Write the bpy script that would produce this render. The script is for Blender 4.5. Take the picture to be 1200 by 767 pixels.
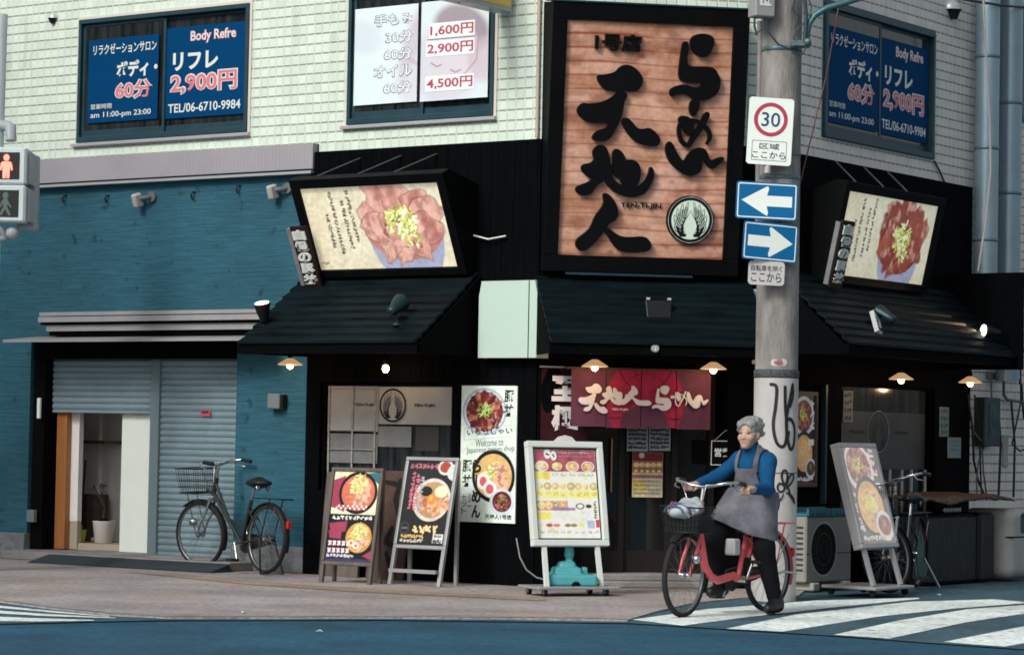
import bpy, math, random
import numpy as np
from mathutils import Vector, Matrix
random.seed(7); RNG = np.random.RandomState(11)
for o in list(bpy.data.objects): bpy.data.objects.remove(o)
SC = bpy.context.scene; COL = SC.collection
# ------------------------------------------------------------------ camera
F, PIT, ROL, HC = 3185., .0405, .0186, 1.25
AL, AC = .619, .18                                   # headings of the side wall and of the chamfered corner wall
FW = np.array([0, math.cos(PIT), math.sin(PIT)]); _r = np.array([1., 0, 0]); _u = np.cross(_r, FW)
CR = math.cos(ROL)*_r + math.sin(ROL)*_u; CU = -math.sin(ROL)*_r + math.cos(ROL)*_u
CAMP = np.array([0, 0, HC])
cd = bpy.data.cameras.new('camera'); cam = bpy.data.objects.new('camera', cd); COL.objects.link(cam)
cd.sensor_fit = 'HORIZONTAL'; cd.sensor_width = 36; cd.lens = F/1200*36; cd.clip_start = .1; cd.clip_end = 3000
cam.matrix_world = Matrix(((CR[0], CU[0], -FW[0], 0), (CR[1], CU[1], -FW[1], 0), (CR[2], CU[2], -FW[2], HC), (0, 0, 0, 1)))
SC.camera = cam
# ------------------------------------------------------------------ world, sun, exposure
SUN_DIR = Vector((-.52, -.61, .60)).normalized()      # towards the sun
sel = math.asin(SUN_DIR.z); srot = math.atan2(SUN_DIR.x, SUN_DIR.y)
W = bpy.data.worlds.new('World'); SC.world = W; W.use_nodes = True
nt = W.node_tree; bg = nt.nodes['Background']
sky = nt.nodes.new('ShaderNodeTexSky'); sky.sky_type = 'NISHITA'; sky.sun_disc = False
sky.sun_elevation = sel; sky.sun_rotation = srot; sky.air_density = 1.2; sky.dust_density = 4.0; sky.ozone_density = 1.0
hs = nt.nodes.new('ShaderNodeHueSaturation'); hs.inputs['Saturation'].default_value = .35
nt.links.new(sky.outputs[0], hs.inputs['Color']); nt.links.new(hs.outputs[0], bg.inputs['Color'])
bg.inputs['Strength'].default_value = .085
sl = bpy.data.lights.new('sun', 'SUN'); sl.energy = 1.5; sl.angle = math.radians(16); sl.color = (1, .965, .90)
so = bpy.data.objects.new('sun', sl); COL.objects.link(so); so.rotation_euler = (-SUN_DIR).to_track_quat('-Z', 'Y').to_euler()
SC.view_settings.view_transform = 'Standard'; SC.view_settings.look = 'None'; SC.view_settings.gamma = 1
SC.view_settings.exposure = .64
SC.render.engine = 'CYCLES'; SC.cycles.filter_width = 1.7
SC.cycles.max_bounces = 6; SC.cycles.sample_clamp_indirect = 4; SC.cycles.use_denoising = True
# ------------------------------------------------------------------ camera rays and wall frames (photo pixels of a 1200 x 767 frame -> points on real planes)
def ray(x, y): return (x-600)/F*CR - (y-383.5)/F*CU + FW
def ground(x, y, z=0):
    d = ray(x, y); return CAMP + d*(z-HC)/d[2]
def at(x, y, Y):
    d = ray(x, y); return CAMP + d*Y/d[1]
class Fr:
    """a wall: X along it, Z up it, N out of it; local y points into the wall"""
    def __init__(s, O, X, Z=(0, 0, 1)):
        s.O = np.array(O, float); s.X = np.array(X, float)/np.linalg.norm(X); s.Z = np.array(Z, float)/np.linalg.norm(Z); s.N = np.cross(s.X, s.Z)
    def uv(s, x, y, w=0):
        d = ray(x, y); t = ((s.O+w*s.N-CAMP)@s.N)/(d@s.N); q = CAMP+t*d-s.O
        return (q@s.X, q@s.Z)
    def p(s, u, v, w=0): return s.O+u*s.X+v*s.Z+w*s.N
    def mat(s, u=0, v=0, w=0):
        p = s.p(u, v, w); X, Y, Z = s.X, -s.N, s.Z
        return Matrix(((X[0], Y[0], Z[0], p[0]), (X[1], Y[1], Z[1], p[1]), (X[2], Y[2], Z[2], p[2]), (0, 0, 0, 1)))
    def sub(s, u, v, w, tilt=0, yaw=0):
        """a frame at (u, v, w) leaning its top outwards by tilt, turned by yaw about the vertical"""
        X = math.cos(yaw)*s.X - math.sin(yaw)*(-s.N)*-1; X = math.cos(yaw)*s.X + math.sin(yaw)*(-s.N)
        N = np.cross(X, s.Z); Z = math.cos(tilt)*s.Z + math.sin(tilt)*N
        return Fr(s.p(u, v, w), X, Z)
OL = np.array([.218, 23.01, 0]); OC2 = np.array([2.147, 23.361, 0])
L = Fr(OL, (math.cos(AL), -math.sin(AL), 0)); C = Fr(OL, (math.cos(AC), math.sin(AC), 0)); R = Fr(OC2, (math.sin(AL), math.cos(AL), 0))
def WF(x, y, z=0, heading=0): return Fr((x, y, z), (math.cos(heading), math.sin(heading), 0))
# ------------------------------------------------------------------ colours and materials
def lin(c):
    c = np.asarray(c, float)/255.; return np.where(c <= .04045, c/12.92, ((c+.055)/1.055)**2.4)
def hx(s): return lin([int(s[i:i+2], 16) for i in (0, 2, 4)])
MATS = {}
def mat(name, col, rough=.6, metal=0., spec=.4, vary=0., vscale=6., bump=0., bscale=40., emit=0., ecol=None, stretch=(1, 1, 1), alpha=None, trans=0.):
    if name in MATS: return MATS[name]
    m = bpy.data.materials.new(name); m.use_nodes = True; n = m.node_tree.nodes; lk = m.node_tree.links
    b = n['Principled BSDF']; col = tuple(col)[:3]
    b.inputs['Base Color'].default_value = (*col, 1); b.inputs['Roughness'].default_value = rough; b.inputs['Metallic'].default_value = metal
    b.inputs['Specular IOR Level'].default_value = spec
    if trans: b.inputs['Transmission Weight'].default_value = trans
    if emit:
        b.inputs['Emission Color'].default_value = (*(ecol if ecol is not None else col), 1); b.inputs['Emission Strength'].default_value = emit
    if vary or bump:
        tc = n.new('ShaderNodeTexCoord'); mp = n.new('ShaderNodeMapping'); mp.inputs['Scale'].default_value = stretch
        lk.new(tc.outputs['Object'], mp.inputs['Vector'])
    if vary:
        nz = n.new('ShaderNodeTexNoise'); nz.inputs['Scale'].default_value = vscale; nz.inputs['Detail'].default_value = 8; nz.inputs['Roughness'].default_value = .65
        lk.new(mp.outputs[0], nz.inputs['Vector'])
        r = n.new('ShaderNodeMapRange'); r.inputs[1].default_value = .3; r.inputs[2].default_value = .7; r.inputs[3].default_value = 1-vary; r.inputs[4].default_value = 1+vary
        lk.new(nz.outputs['Fac'], r.inputs[0])
        v = n.new('ShaderNodeVectorMath'); v.operation = 'SCALE'; v.inputs[0].default_value = col; lk.new(r.outputs[0], v.inputs['Scale']); lk.new(v.outputs[0], b.inputs['Base Color'])
        rr = n.new('ShaderNodeMapRange'); rr.inputs[3].default_value = max(.02, rough-.15*min(1, vary*3)); rr.inputs[4].default_value = min(1, rough+.12); lk.new(nz.outputs['Fac'], rr.inputs[0]); lk.new(rr.outputs[0], b.inputs['Roughness'])
    if bump:
        nb = n.new('ShaderNodeTexNoise'); nb.inputs['Scale'].default_value = bscale; nb.inputs['Detail'].default_value = 5
        lk.new(mp.outputs[0], nb.inputs['Vector'])
        bu = n.new('ShaderNodeBump'); bu.inputs['Strength'].default_value = bump; bu.inputs['Distance'].default_value = .01
        lk.new(nb.outputs['Fac'], bu.inputs['Height']); lk.new(bu.outputs[0], b.inputs['Normal'])
    MATS[name] = m; return m
def print_mat(name, rough=.5, emit=0., spec=.3):
    """printed sheet: colours of the print come from the mesh's own colour attribute"""
    if name in MATS: return MATS[name]
    m = bpy.data.materials.new(name); m.use_nodes = True; n = m.node_tree.nodes; lk = m.node_tree.links; b = n['Principled BSDF']
    a = n.new('ShaderNodeAttribute'); a.attribute_name = 'Col'; lk.new(a.outputs['Color'], b.inputs['Base Color'])
    b.inputs['Roughness'].default_value = rough; b.inputs['Specular IOR Level'].default_value = spec
    if emit: lk.new(a.outputs['Color'], b.inputs['Emission Color']); b.inputs['Emission Strength'].default_value = emit
    MATS[name] = m; return m
# ------------------------------------------------------------------ mesh builder
TXC = {}
def text_geo(s, bold=0., ext=0.):
    k = (s, bold, ext)
    if k in TXC: return TXC[k]
    c = bpy.data.curves.new('t', 'FONT'); c.body = s; c.offset = bold; c.extrude = ext; c.resolution_u = 3
    o = bpy.data.objects.new('t', c); m = o.to_mesh()
    v = np.array([x.co[:] for x in m.vertices]) if len(m.vertices) else np.zeros((0, 3)); f = [tuple(p.vertices) for p in m.polygons]
    o.to_mesh_clear(); bpy.data.objects.remove(o); bpy.data.curves.remove(c)
    TXC[k] = (v, f); return TXC[k]
class MB:
    def __init__(s): s.v = []; s.f = []; s.m = []; s.s = []; s.n = 0; s.x = None
    def add(s, v, f, m=0, smooth=False):
        v = np.asarray(v, float).reshape(-1, 3)
        if s.x is not None: v = v@np.array(s.x)[:3, :3].T+np.array(s.x)[:3, 3]
        s.v.append(v); n = s.n
        for q in f: s.f.append(tuple(i+n for i in q)); s.m.append(m); s.s.append(smooth)
        s.n += len(v); return s
    def box(s, x0, x1, y0, y1, z0, z1, m=0, bev=0):
        if bev:
            b = bev; V = []; 
            for x, y, z in ((a, c, d) for a in (x0, x1) for c in (y0, y1) for d in (z0, z1)):
                sx, sy, sz = (1 if x == x0 else -1), (1 if y == y0 else -1), (1 if z == z0 else -1)
                V += [(x, y+sy*b, z+sz*b), (x+sx*b, y, z+sz*b), (x+sx*b, y+sy*b, z)]
            I = lambda i, j, k, a: (i*4+j*2+k)*3+a
            Fs = []
            for i in (0, 1):
                q = [I(i, 0, 0, 0), I(i, 0, 1, 0), I(i, 1, 1, 0), I(i, 1, 0, 0)]; Fs.append(q if i == 0 else q[::-1])
                q = [I(0, i, 0, 1), I(1, i, 0, 1), I(1, i, 1, 1), I(0, i, 1, 1)]; Fs.append(q if i == 0 else q[::-1])
                q = [I(0, 0, i, 2), I(0, 1, i, 2), I(1, 1, i, 2), I(1, 0, i, 2)]; Fs.append(q if i == 0 else q[::-1])
            for j in (0, 1):
                for k in (0, 1):
                    Fs.append([I(0, j, k, 1), I(1, j, k, 1), I(1, j, k, 2), I(0, j, k, 2)][::1 if j == k else -1][::-1])
                    Fs.append([I(j, 0, k, 0), I(j, 1, k, 0), I(j, 1, k, 2), I(j, 0, k, 2)][::1 if j == k else -1])
                    Fs.append([I(j, k, 0, 0), I(j, k, 1, 0), I(j, k, 1, 1), I(j, k, 0, 1)][::1 if j == k else -1][::-1])
            for i in (0, 1):
                for j in (0, 1):
                    for k in (0, 1): Fs.append([I(i, j, k, 0), I(i, j, k, 1), I(i, j, k, 2)][::1 if (i+j+k) % 2 == 0 else -1])
            return s.add(V, Fs, m)
        V = [(x0, y0, z0), (x1, y0, z0), (x1, y1, z0), (x0, y1, z0), (x0, y0, z1), (x1, y0, z1), (x1, y1, z1), (x0, y1, z1)]
        return s.add(V, [(0, 3, 2, 1), (4, 5, 6, 7), (0, 1, 5, 4), (1, 2, 6, 5), (2, 3, 7, 6), (3, 0, 4, 7)], m)
    def quad(s, *p, m=0): return s.add(p, [tuple(range(len(p)))], m)
    def prism(s, poly, y0, y1, m=0, mside=None):
        """poly in (x, z), counter-clockwise seen from -y; y0 the front"""
        n = len(poly); a = np.array(poly)
        if np.sum(a[:, 0]*np.roll(a[:, 1], -1)-np.roll(a[:, 0], -1)*a[:, 1]) < 0: a = a[::-1]
        V = [(x, y0, z) for x, z in a]+[(x, y1, z) for x, z in a]
        s.add(V, [tuple(range(n)), tuple(range(2*n-1, n-1, -1))], m)
        return s.add(V, [(i, i+n, (i+1) % n+n, (i+1) % n) for i in range(n)], m if mside is None else mside)
    def tube(s, pts, r, n=8, m=0, caps=True, smooth=True):
        P = [np.array(p, float) for p in pts]; N = len(P); rs = r if hasattr(r, '__len__') else [r]*N
        T = [P[min(i+1, N-1)]-P[max(i-1, 0)] for i in range(N)]; T = [t/max(np.linalg.norm(t), 1e-9) for t in T]
        a = np.array([0, 0, 1.]) if abs(T[0][2]) < .9 else np.array([1., 0, 0]); e = np.cross(T[0], a); e /= np.linalg.norm(e)
        V = []
        for i in range(N):
            e = e-T[i]*(e@T[i]); e /= max(np.linalg.norm(e), 1e-9); g = np.cross(T[i], e)
            for k in range(n):
                th = 2*math.pi*k/n; V.append(P[i]+rs[i]*(math.cos(th)*e+math.sin(th)*g))
        Fs = [(i*n+k, i*n+(k+1) % n, (i+1)*n+(k+1) % n, (i+1)*n+k) for i in range(N-1) for k in range(n)]
        s.add(V, Fs, m, smooth)
        if caps: s.add(V[:n], [tuple(range(n-1, -1, -1))], m); s.add(V[-n:], [tuple(range(n))], m)
        return s
    def bar(s, p, q, w, h=None, m=0):
        """straight bar of rectangular section"""
        p, q = np.array(p, float), np.array(q, float); t = q-p; t /= np.linalg.norm(t); h = h or w
        a = np.array([0, 0, 1.]) if abs(t[2]) < .9 else np.array([0, 1., 0]); e = np.cross(t, a); e /= np.linalg.norm(e); g = np.cross(e, t)
        V = [b+sx*w/2*e+sy*h/2*g for b in (p, q) for sx, sy in ((-1, -1), (1, -1), (1, 1), (-1, 1))]
        return s.add(V, [(0, 1, 2, 3)[::1], (7, 6, 5, 4), (0, 4, 5, 1), (1, 5, 6, 2), (2, 6, 7, 3), (3, 7, 4, 0)], m)
    def lathe(s, prof, n=20, o=(0, 0, 0), ax='z', m=0, smooth=True):
        V = []; N = len(prof)
        for r, z in prof:
            for k in range(n):
                c, q = r*math.cos(2*math.pi*k/n), r*math.sin(2*math.pi*k/n)
                V.append({'z': (c, q, z), 'y': (c, z, -q), 'x': (z, c, q)}[ax])
        V = np.array(V)+np.array(o)
        Fs = [(i*n+k, i*n+(k+1) % n, (i+1)*n+(k+1) % n, (i+1)*n+k) for i in range(N-1) for k in range(n)]
        s.add(V, Fs, m, smooth)
        if prof[0][0] > 1e-6: s.add(V[:n], [tuple(range(n-1, -1, -1))], m)
        if prof[-1][0] > 1e-6: s.add(V[-n:], [tuple(range(n))], m)
        return s
    def ball(s, c, r, m=0, n=14, k=8):
        r = r if hasattr(r, '__len__') else (r, r, r)
        P = [(math.sin(math.pi*i/k), -math.cos(math.pi*i/k)) for i in range(k+1)]
        V = [(c[0]+r[0]*a*math.cos(2*math.pi*j/n), c[1]+r[1]*a*math.sin(2*math.pi*j/n), c[2]+r[2]*b) for a, b in P for j in range(n)]
        return s.add(V, [(i*n+j, i*n+(j+1) % n, (i+1)*n+(j+1) % n, (i+1)*n+j) for i in range(k) for j in range(n)], m, True)
    def disc(s, cx, cz, rx, rz, y, m=0, n=28, rot=0, r0=0):
        ca, sa = math.cos(rot), math.sin(rot)
        o = [(math.cos(2*math.pi*k/n), math.sin(2*math.pi*k/n)) for k in range(n)]
        E = lambda q: [(cx+q*rx*a*ca-q*rz*b*sa, y, cz+q*rx*a*sa+q*rz*b*ca) for a, b in o]
        if not r0: return s.add(E(1), [tuple(range(n))], m)
        return s.add(E(1)+E(r0), [(k, (k+1) % n, n+(k+1) % n, n+k) for k in range(n)], m)
    def stroke(s, pts, r, y, m=0, depth=0, closed=False):
        """a flat brush stroke in the x-z plane at y, rounded at its ends"""
        P = np.array(pts, float); N = len(P); rs = np.array(r if hasattr(r, '__len__') else [r]*N, float)
        if N > 2:
            t = np.linspace(0, N-1, (N-1)*4+1); Q = []; Rr = []
            for x in t:
                i = min(int(x), N-2); f = x-i; p0, p1, p2, p3 = P[max(i-1, 0)], P[i], P[i+1], P[min(i+2, N-1)]
                Q.append(.5*(2*p1+(p2-p0)*f+(2*p0-5*p1+4*p2-p3)*f*f+(3*p1-p0-3*p2+p3)*f**3)); Rr.append(rs[i]*(1-f)+rs[i+1]*f)
            P, rs = np.array(Q), np.array(Rr); N = len(P)
        T = np.gradient(P, axis=0); T /= np.maximum(np.linalg.norm(T, axis=1), 1e-9)[:, None]; Nn = np.stack([-T[:, 1], T[:, 0]], 1)
        A = P+Nn*rs[:, None]; B = P-Nn*rs[:, None]
        Q3 = lambda a, yy: [(p[0], yy, p[1]) for p in a]
        V = Q3(A, y)+Q3(B, y); Fs = [(N+i, N+i+1, i+1, i) for i in range(N-1)]
        for e, sg in ((0, -1), (N-1, 1)):
            a0 = math.atan2(Nn[e][1], Nn[e][0]); k0 = len(V)
            arc = [(P[e][0]+rs[e]*math.cos(a0-sg*math.pi*k/6), y, P[e][1]+rs[e]*math.sin(a0-sg*math.pi*k/6)) for k in range(7)]
            V += arc; q = tuple(range(k0, k0+7)); Fs.append(q[::-1] if sg > 0 else q)
        s.add(V, Fs, m)
        if depth:
            V2 = Q3(A, y)+Q3(A, y+depth)+Q3(B, y)+Q3(B, y+depth)
            s.add(V2, [(i, i+1, N+i+1, N+i) for i in range(N-1)]+[(2*N+i+1, 2*N+i, 3*N+i, 3*N+i+1) for i in range(N-1)], m)
        return s
    def text(s, t, cx, cz, h=None, w=None, y=0, bold=0., m=0, ext=0., rot=0., al='c', sl=0.):
        v, f = text_geo(t, bold, ext)
        if not len(v): return s
        lo, hi = v.min(0), v.max(0); d = np.maximum(hi-lo, 1e-6)
        sy = (h/d[1]) if h else (w/d[0]); sx = (w/d[0]) if w else sy
        p = np.zeros((len(v), 3)); a = {'c': (lo[0]+hi[0])/2, 'l': lo[0], 'r': hi[0]}[al]
        X = (v[:, 0]-a)*sx; Z = (v[:, 1]-(lo[1]+hi[1])/2)*sy; X = X+sl*Z
        c, q = math.cos(rot), math.sin(rot)
        p[:, 0] = cx+c*X-q*Z; p[:, 2] = cz+q*X+c*Z; p[:, 1] = y-v[:, 2]*sy
        return s.add(p, f, m)
    def vtext(s, t, cx, z1, h, w=None, gap=.12, y=0, bold=0., m=0, ext=0.):
        """characters one under the other from z1 down, each in a cell of height h"""
        for i, ch in enumerate(t):
            if ch != ' ':
                a = (w or h)
                if ch in 'ー': s.box(cx-.06*h, cx+.06*h, y, y+.0004, z1-(i+1)*h*(1+gap)+gap*h, z1-i*h*(1+gap), m)
                else: s.text(ch, cx, z1-i*h*(1+gap)-h/2, h, a, y, bold, m, ext)
        return s
    def data(s, name, mats):
        me = bpy.data.meshes.new(name); V = np.concatenate(s.v) if s.v else np.zeros((0, 3))
        me.from_pydata(V.tolist(), [], s.f)
        for m in mats: me.materials.append(m)
        me.polygons.foreach_set('material_index', s.m); me.polygons.foreach_set('use_smooth', s.s); me.update(); return me
    def build(s, name, mats, parent=None, M=None, bevel=0.):
        if not isinstance(mats, (list, tuple)): mats = [mats]
        o = bpy.data.objects.new(name, s.data(name, mats)); COL.objects.link(o)
        if parent is not None: o.parent = parent
        if M is not None: o.matrix_local = M
        if bevel:
            b = o.modifiers.new('bevel', 'BEVEL'); b.width = bevel; b.segments = 2; b.limit_method = 'ANGLE'
        return o
def tag(o, label, cat, group=None):
    o['label'] = label; o['category'] = cat
    if group: o['group'] = group
    return o
def thing(name, label, cat, fr, u=0, v=0, w=0, group=None):
    o = bpy.data.objects.new(name, None); o.empty_display_size = .1; COL.objects.link(o); o.matrix_world = fr.mat(u, v, w)
    return tag(o, label, cat, group)
def solo(mb, name, mats, label, cat, fr, u=0, v=0, w=0, group=None, bevel=0.):
    o = mb.build(name, mats, None, fr.mat(u, v, w), bevel); return tag(o, label, cat, group)
def structure(o): o['kind'] = 'structure'; return o
# ------------------------------------------------------------------ painted prints (colour attribute on a fine grid)
def vnoise(X, Y, sc, seed=0, oct=4):
    out = np.zeros_like(X); a = 1.; tot = 0
    for k in range(oct):
        r = np.random.RandomState(seed+k*17); T = r.rand(64, 64); x = X*sc*2**k+r.rand()*50; y = Y*sc*2**k+r.rand()*50
        xi, yi = np.floor(x).astype(int), np.floor(y).astype(int); fx, fy = x-xi, y-yi; fx = fx*fx*(3-2*fx); fy = fy*fy*(3-2*fy)
        g = lambda i, j: T[(xi+i) % 64, (yi+j) % 64]
        out += a*((g(0, 0)*(1-fx)+g(1, 0)*fx)*(1-fy)+(g(0, 1)*(1-fx)+g(1, 1)*fx)*fy); tot += a; a *= .5
    return out/tot
class Cv:
    """x to the right, y down, metres"""
    def __init__(s, w, h, bgc='ffffff', res=.006):
        s.w, s.h, s.e = w, h, res; nx, ny = max(2, int(w/res)+1), max(2, int(h/res)+1)
        s.X, s.Y = np.meshgrid(np.linspace(0, w, nx), np.linspace(0, h, ny)); s.c = np.zeros((ny, nx, 3)); s.c[:] = hx(bgc)
    def mix(s, a, col):
        a = np.clip(a, 0, 1)[..., None]; col = hx(col) if isinstance(col, str) else col; s.c = s.c*(1-a)+col*a; return s
    def ell(s, cx, cy, rx, ry, col, rot=0, a=1., soft=None):
        c, q = math.cos(rot), math.sin(rot); dx, dy = s.X-cx, s.Y-cy; u, v = (c*dx+q*dy)/rx, (-q*dx+c*dy)/ry
        d = (np.sqrt(u*u+v*v)-1)*min(rx, ry); return s.mix(a*np.clip(.5-d/(soft or s.e), 0, 1), col)
    def ring(s, cx, cy, rx, ry, t, col, a=1.):
        d = np.abs((np.sqrt(((s.X-cx)/rx)**2+((s.Y-cy)/ry)**2)-1)*min(rx, ry))-t/2; return s.mix(a*np.clip(.5-d/s.e, 0, 1), col)
    def rect(s, x0, y0, x1, y1, col, a=1.):
        d = np.maximum(np.maximum(x0-s.X, s.X-x1), np.maximum(y0-s.Y, s.Y-y1)); return s.mix(a*np.clip(.5-d/s.e, 0, 1), col)
    def line(s, pts, r, col, a=1.):
        d = np.full(s.X.shape, 9.); N = len(pts); rs = r if hasattr(r, '__len__') else [r]*N
        for i in range(N-1):
            (x0, y0), (x1, y1) = pts[i], pts[i+1]; L2 = max((x1-x0)**2+(y1-y0)**2, 1e-12)
            t = np.clip(((s.X-x0)*(x1-x0)+(s.Y-y0)*(y1-y0))/L2, 0, 1); d = np.minimum(d, np.hypot(s.X-x0-t*(x1-x0), s.Y-y0-t*(y1-y0))-(rs[i]*(1-t)+rs[i+1]*t))
        return s.mix(a*np.clip(.5-d/s.e, 0, 1), col)
    def poly(s, pts, col, a=1., tex=None):
        ins = np.zeros(s.X.shape, bool); d = np.full(s.X.shape, 9.); N = len(pts)
        for i in range(N):
            (x0, y0), (x1, y1) = pts[i], pts[(i+1) % N]
            c = ((y0 > s.Y) != (y1 > s.Y)) & (s.X < (x1-x0)*(s.Y-y0)/(y1-y0+1e-12)+x0); ins ^= c
            L2 = max((x1-x0)**2+(y1-y0)**2, 1e-12); t = np.clip(((s.X-x0)*(x1-x0)+(s.Y-y0)*(y1-y0))/L2, 0, 1); d = np.minimum(d, np.hypot(s.X-x0-t*(x1-x0), s.Y-y0-t*(y1-y0)))
        d = np.where(ins, -d, d); m = a*np.clip(.5-d/s.e, 0, 1)
        if tex is not None: m = m*tex
        return s.mix(m, col)
    def grain(s, amt, sc, seed=0, col=None, thr=None):
        n = vnoise(s.X, s.Y, sc, seed)
        if col is not None: return s.mix(np.clip((n-thr)*8, 0, 1)*amt, col)
        s.c = np.clip(s.c*(1+amt*2*(n[..., None]-.5)), 0, 1); return s
    def scrib(s, x, y, w, h, n, col, vert=False, r=None, seed=0):
        """a line of n small hand-written looking characters"""
        rd = random.Random(seed+int(x*1000)+int(y*777)); k = (h if vert else w)/n; cw = (w if vert else k)*.8; ch = (k if vert else h)*.8
        for i in range(n):
            ox, oy = (x+w*.1, y+i*k) if vert else (x+i*k, y+h*.1)
            for _ in range(4):
                a = (ox+rd.random()*cw, oy+rd.random()*ch); b = (ox+rd.random()*cw, oy+rd.random()*ch)
                if rd.random() < .6: b = (b[0], a[1]+(b[1]-a[1])*.2)
                s.line([a, b], r or max(s.e*.35, min(cw, ch)*.07), col)
        return s
    def sheet(s, name, parent, x0, z1, y=0., material=None, yf=None, M=None, mask=None):
        """the print as a mesh hanging from (x0, z1)"""
        g_ = vnoise(s.X, s.Y, 38, len(name)+int(s.w*1000) % 97, 3); h_ = vnoise(s.X, s.Y, 9, 5+int(s.h*1000) % 89, 3); s.c = s.c*(1+(0 if name.startswith(('sheet', 'crest', 'curtain')) else 1)*(.34*(g_-.5)+.22*(h_-.5)))[..., None]
        ny, nx = s.X.shape; V = np.zeros((ny*nx, 3)); V[:, 0] = x0+s.X.ravel(); V[:, 2] = z1-s.Y.ravel(); V[:, 1] = y if yf is None else y+yf(s.X.ravel(), s.Y.ravel())
        i = np.arange(ny*nx).reshape(ny, nx); q = np.stack([i[1:, :-1], i[1:, 1:], i[:-1, 1:], i[:-1, :-1]], -1).reshape(-1, 4)
        if mask is not None: q = q[mask.ravel()[q].all(1)]
        me = bpy.data.meshes.new(name); me.vertices.add(len(V)); me.vertices.foreach_set('co', V.ravel())
        me.loops.add(q.size); me.loops.foreach_set('vertex_index', q.ravel()); me.polygons.add(len(q)); me.polygons.foreach_set('loop_start', np.arange(0, q.size, 4)); me.polygons.foreach_set('use_smooth', np.ones(len(q), bool))
        me.update(calc_edges=True)
        at_ = me.color_attributes.new('Col', 'FLOAT_COLOR', 'POINT'); cc = np.ones((ny*nx, 4)); cc[:, :3] = np.clip(s.c.reshape(-1, 3), 0, .9); at_.data.foreach_set('color', cc.ravel())
        me.materials.append(material or print_mat('printed_paper')); o = bpy.data.objects.new(name, me); COL.objects.link(o)
        if parent is not None: o.parent = parent
        if M is not None: o.matrix_local = M
        return o
# food for the printed menus
def scallion(c, x, y, r, n=40, seed=1, cols=('c8d060', 'e8e8a0', '90b040', 'f4f4d0')):
    rd = random.Random(seed)
    for i in range(n):
        a = rd.random()*6.28; q = r*math.sqrt(rd.random()); b = rd.random()*6.28; l = r*.28
        px, py = x+q*math.cos(a), y+q*math.sin(a)*.9; c.line([(px, py), (px+l*math.cos(b), py+l*math.sin(b))], max(c.e*.5, r*.07), cols[rd.randrange(len(cols))])
def blob(c, x, y, rx, ry, rot, col, k=.12, n=14, seed=0, dark='5a2a24'):
    rd = random.Random(seed); P = []
    for i in range(n):
        a = 2*math.pi*i/n; q = 1+k*(rd.random()*2-1); u, v = rx*q*math.cos(a), ry*q*math.sin(a); P.append((x+u*math.cos(rot)-v*math.sin(rot), y+u*math.sin(rot)+v*math.cos(rot)))
    c.poly(P, col); t = vnoise(c.X, c.Y, 2.2/max(rx, ry), seed+3)
    c.poly(P, dark, .75, np.clip((t-.52)*6, 0, 1)); c.poly(P, 'f0c8b0', .5, np.clip((.40-t)*6, 0, 1))
def pork_bowl(c, x, y, r, sq=.95, bowl='a9aec4', meats=('b8746c', 'c98878', 'a86058', 'd09a88'), side=True, seed=3):
    if side:
        c.poly([(x-r*.92, y+r*.05), (x+r*.98, y+r*.0), (x+r*.86, y+r*.6), (x+r*.62, y+r*1.1), (x-r*.50, y+r*1.1), (x-r*.74, y+r*.7)], bowl); c.grain(.04, 20, 2)
    else: c.ell(x, y, r*1.12, r*1.12*sq, 'dfe3ea'); c.ring(x, y, r*1.06, r*1.06*sq, r*.06, '6f86b8')
    c.ell(x+.02*r, y+.08*r, r*.92, r*.80*sq, meats[2]); rd = random.Random(seed)
    for a, q, l, w in ((-2.75, .72, .52, .34), (-2.15, .80, .50, .36), (-1.50, .84, .55, .34), (-.72, .78, .46, .30), (-.20, .84, .55, .32), (.35, .74, .50, .32), (.95, .62, .46, .26), (1.7, .60, .50, .24), (2.4, .66, .48, .26), (2.95, .72, .46, .30)):
        P = []; n = 16; rot = a+rd.uniform(-.7, .7); col = meats[rd.randrange(4)]; cx, cy = x+q*.72*r*math.cos(a), y+q*.66*r*math.sin(a)
        for i in range(n):
            t = 2*math.pi*i/n; u = l*r*(1+.45*(rd.random()-.5))*math.cos(t); v = w*r*(1+.6*(rd.random()-.5))*math.sin(t); P.append((cx+u*math.cos(rot)-v*math.sin(rot), cy+u*math.sin(rot)+v*math.cos(rot)))
        c.poly(P, '7a443c', .55); P2 = [(cx+(px-cx)*.93, cy+(py-cy)*.93) for px, py in P]; c.poly(P2, col)
        t = vnoise(c.X*1.5, c.Y, 4.5/r, int(seed+(a+3)*10)); c.poly(P2, '8a4c46', .55, np.clip((t-.5)*5, 0, 1)); c.poly(P2, 'e6bcae', .55, np.clip((.44-t)*6, 0, 1))
    for i in range(7):
        a = 2*math.pi*i/7+.4; blob(c, x+.30*r*math.cos(a), y+.10*r+.24*r*sq*math.sin(a), r*.30, r*.17, a+1.2, meats[(i+1) % len(meats)], .25, 12, seed+30+i)
    scallion(c, x+.02*r, y-.02*r, r*.33, 90, seed); scallion(c, x+.16*r, y+.26*r, r*.22, 40, seed+2)
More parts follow.
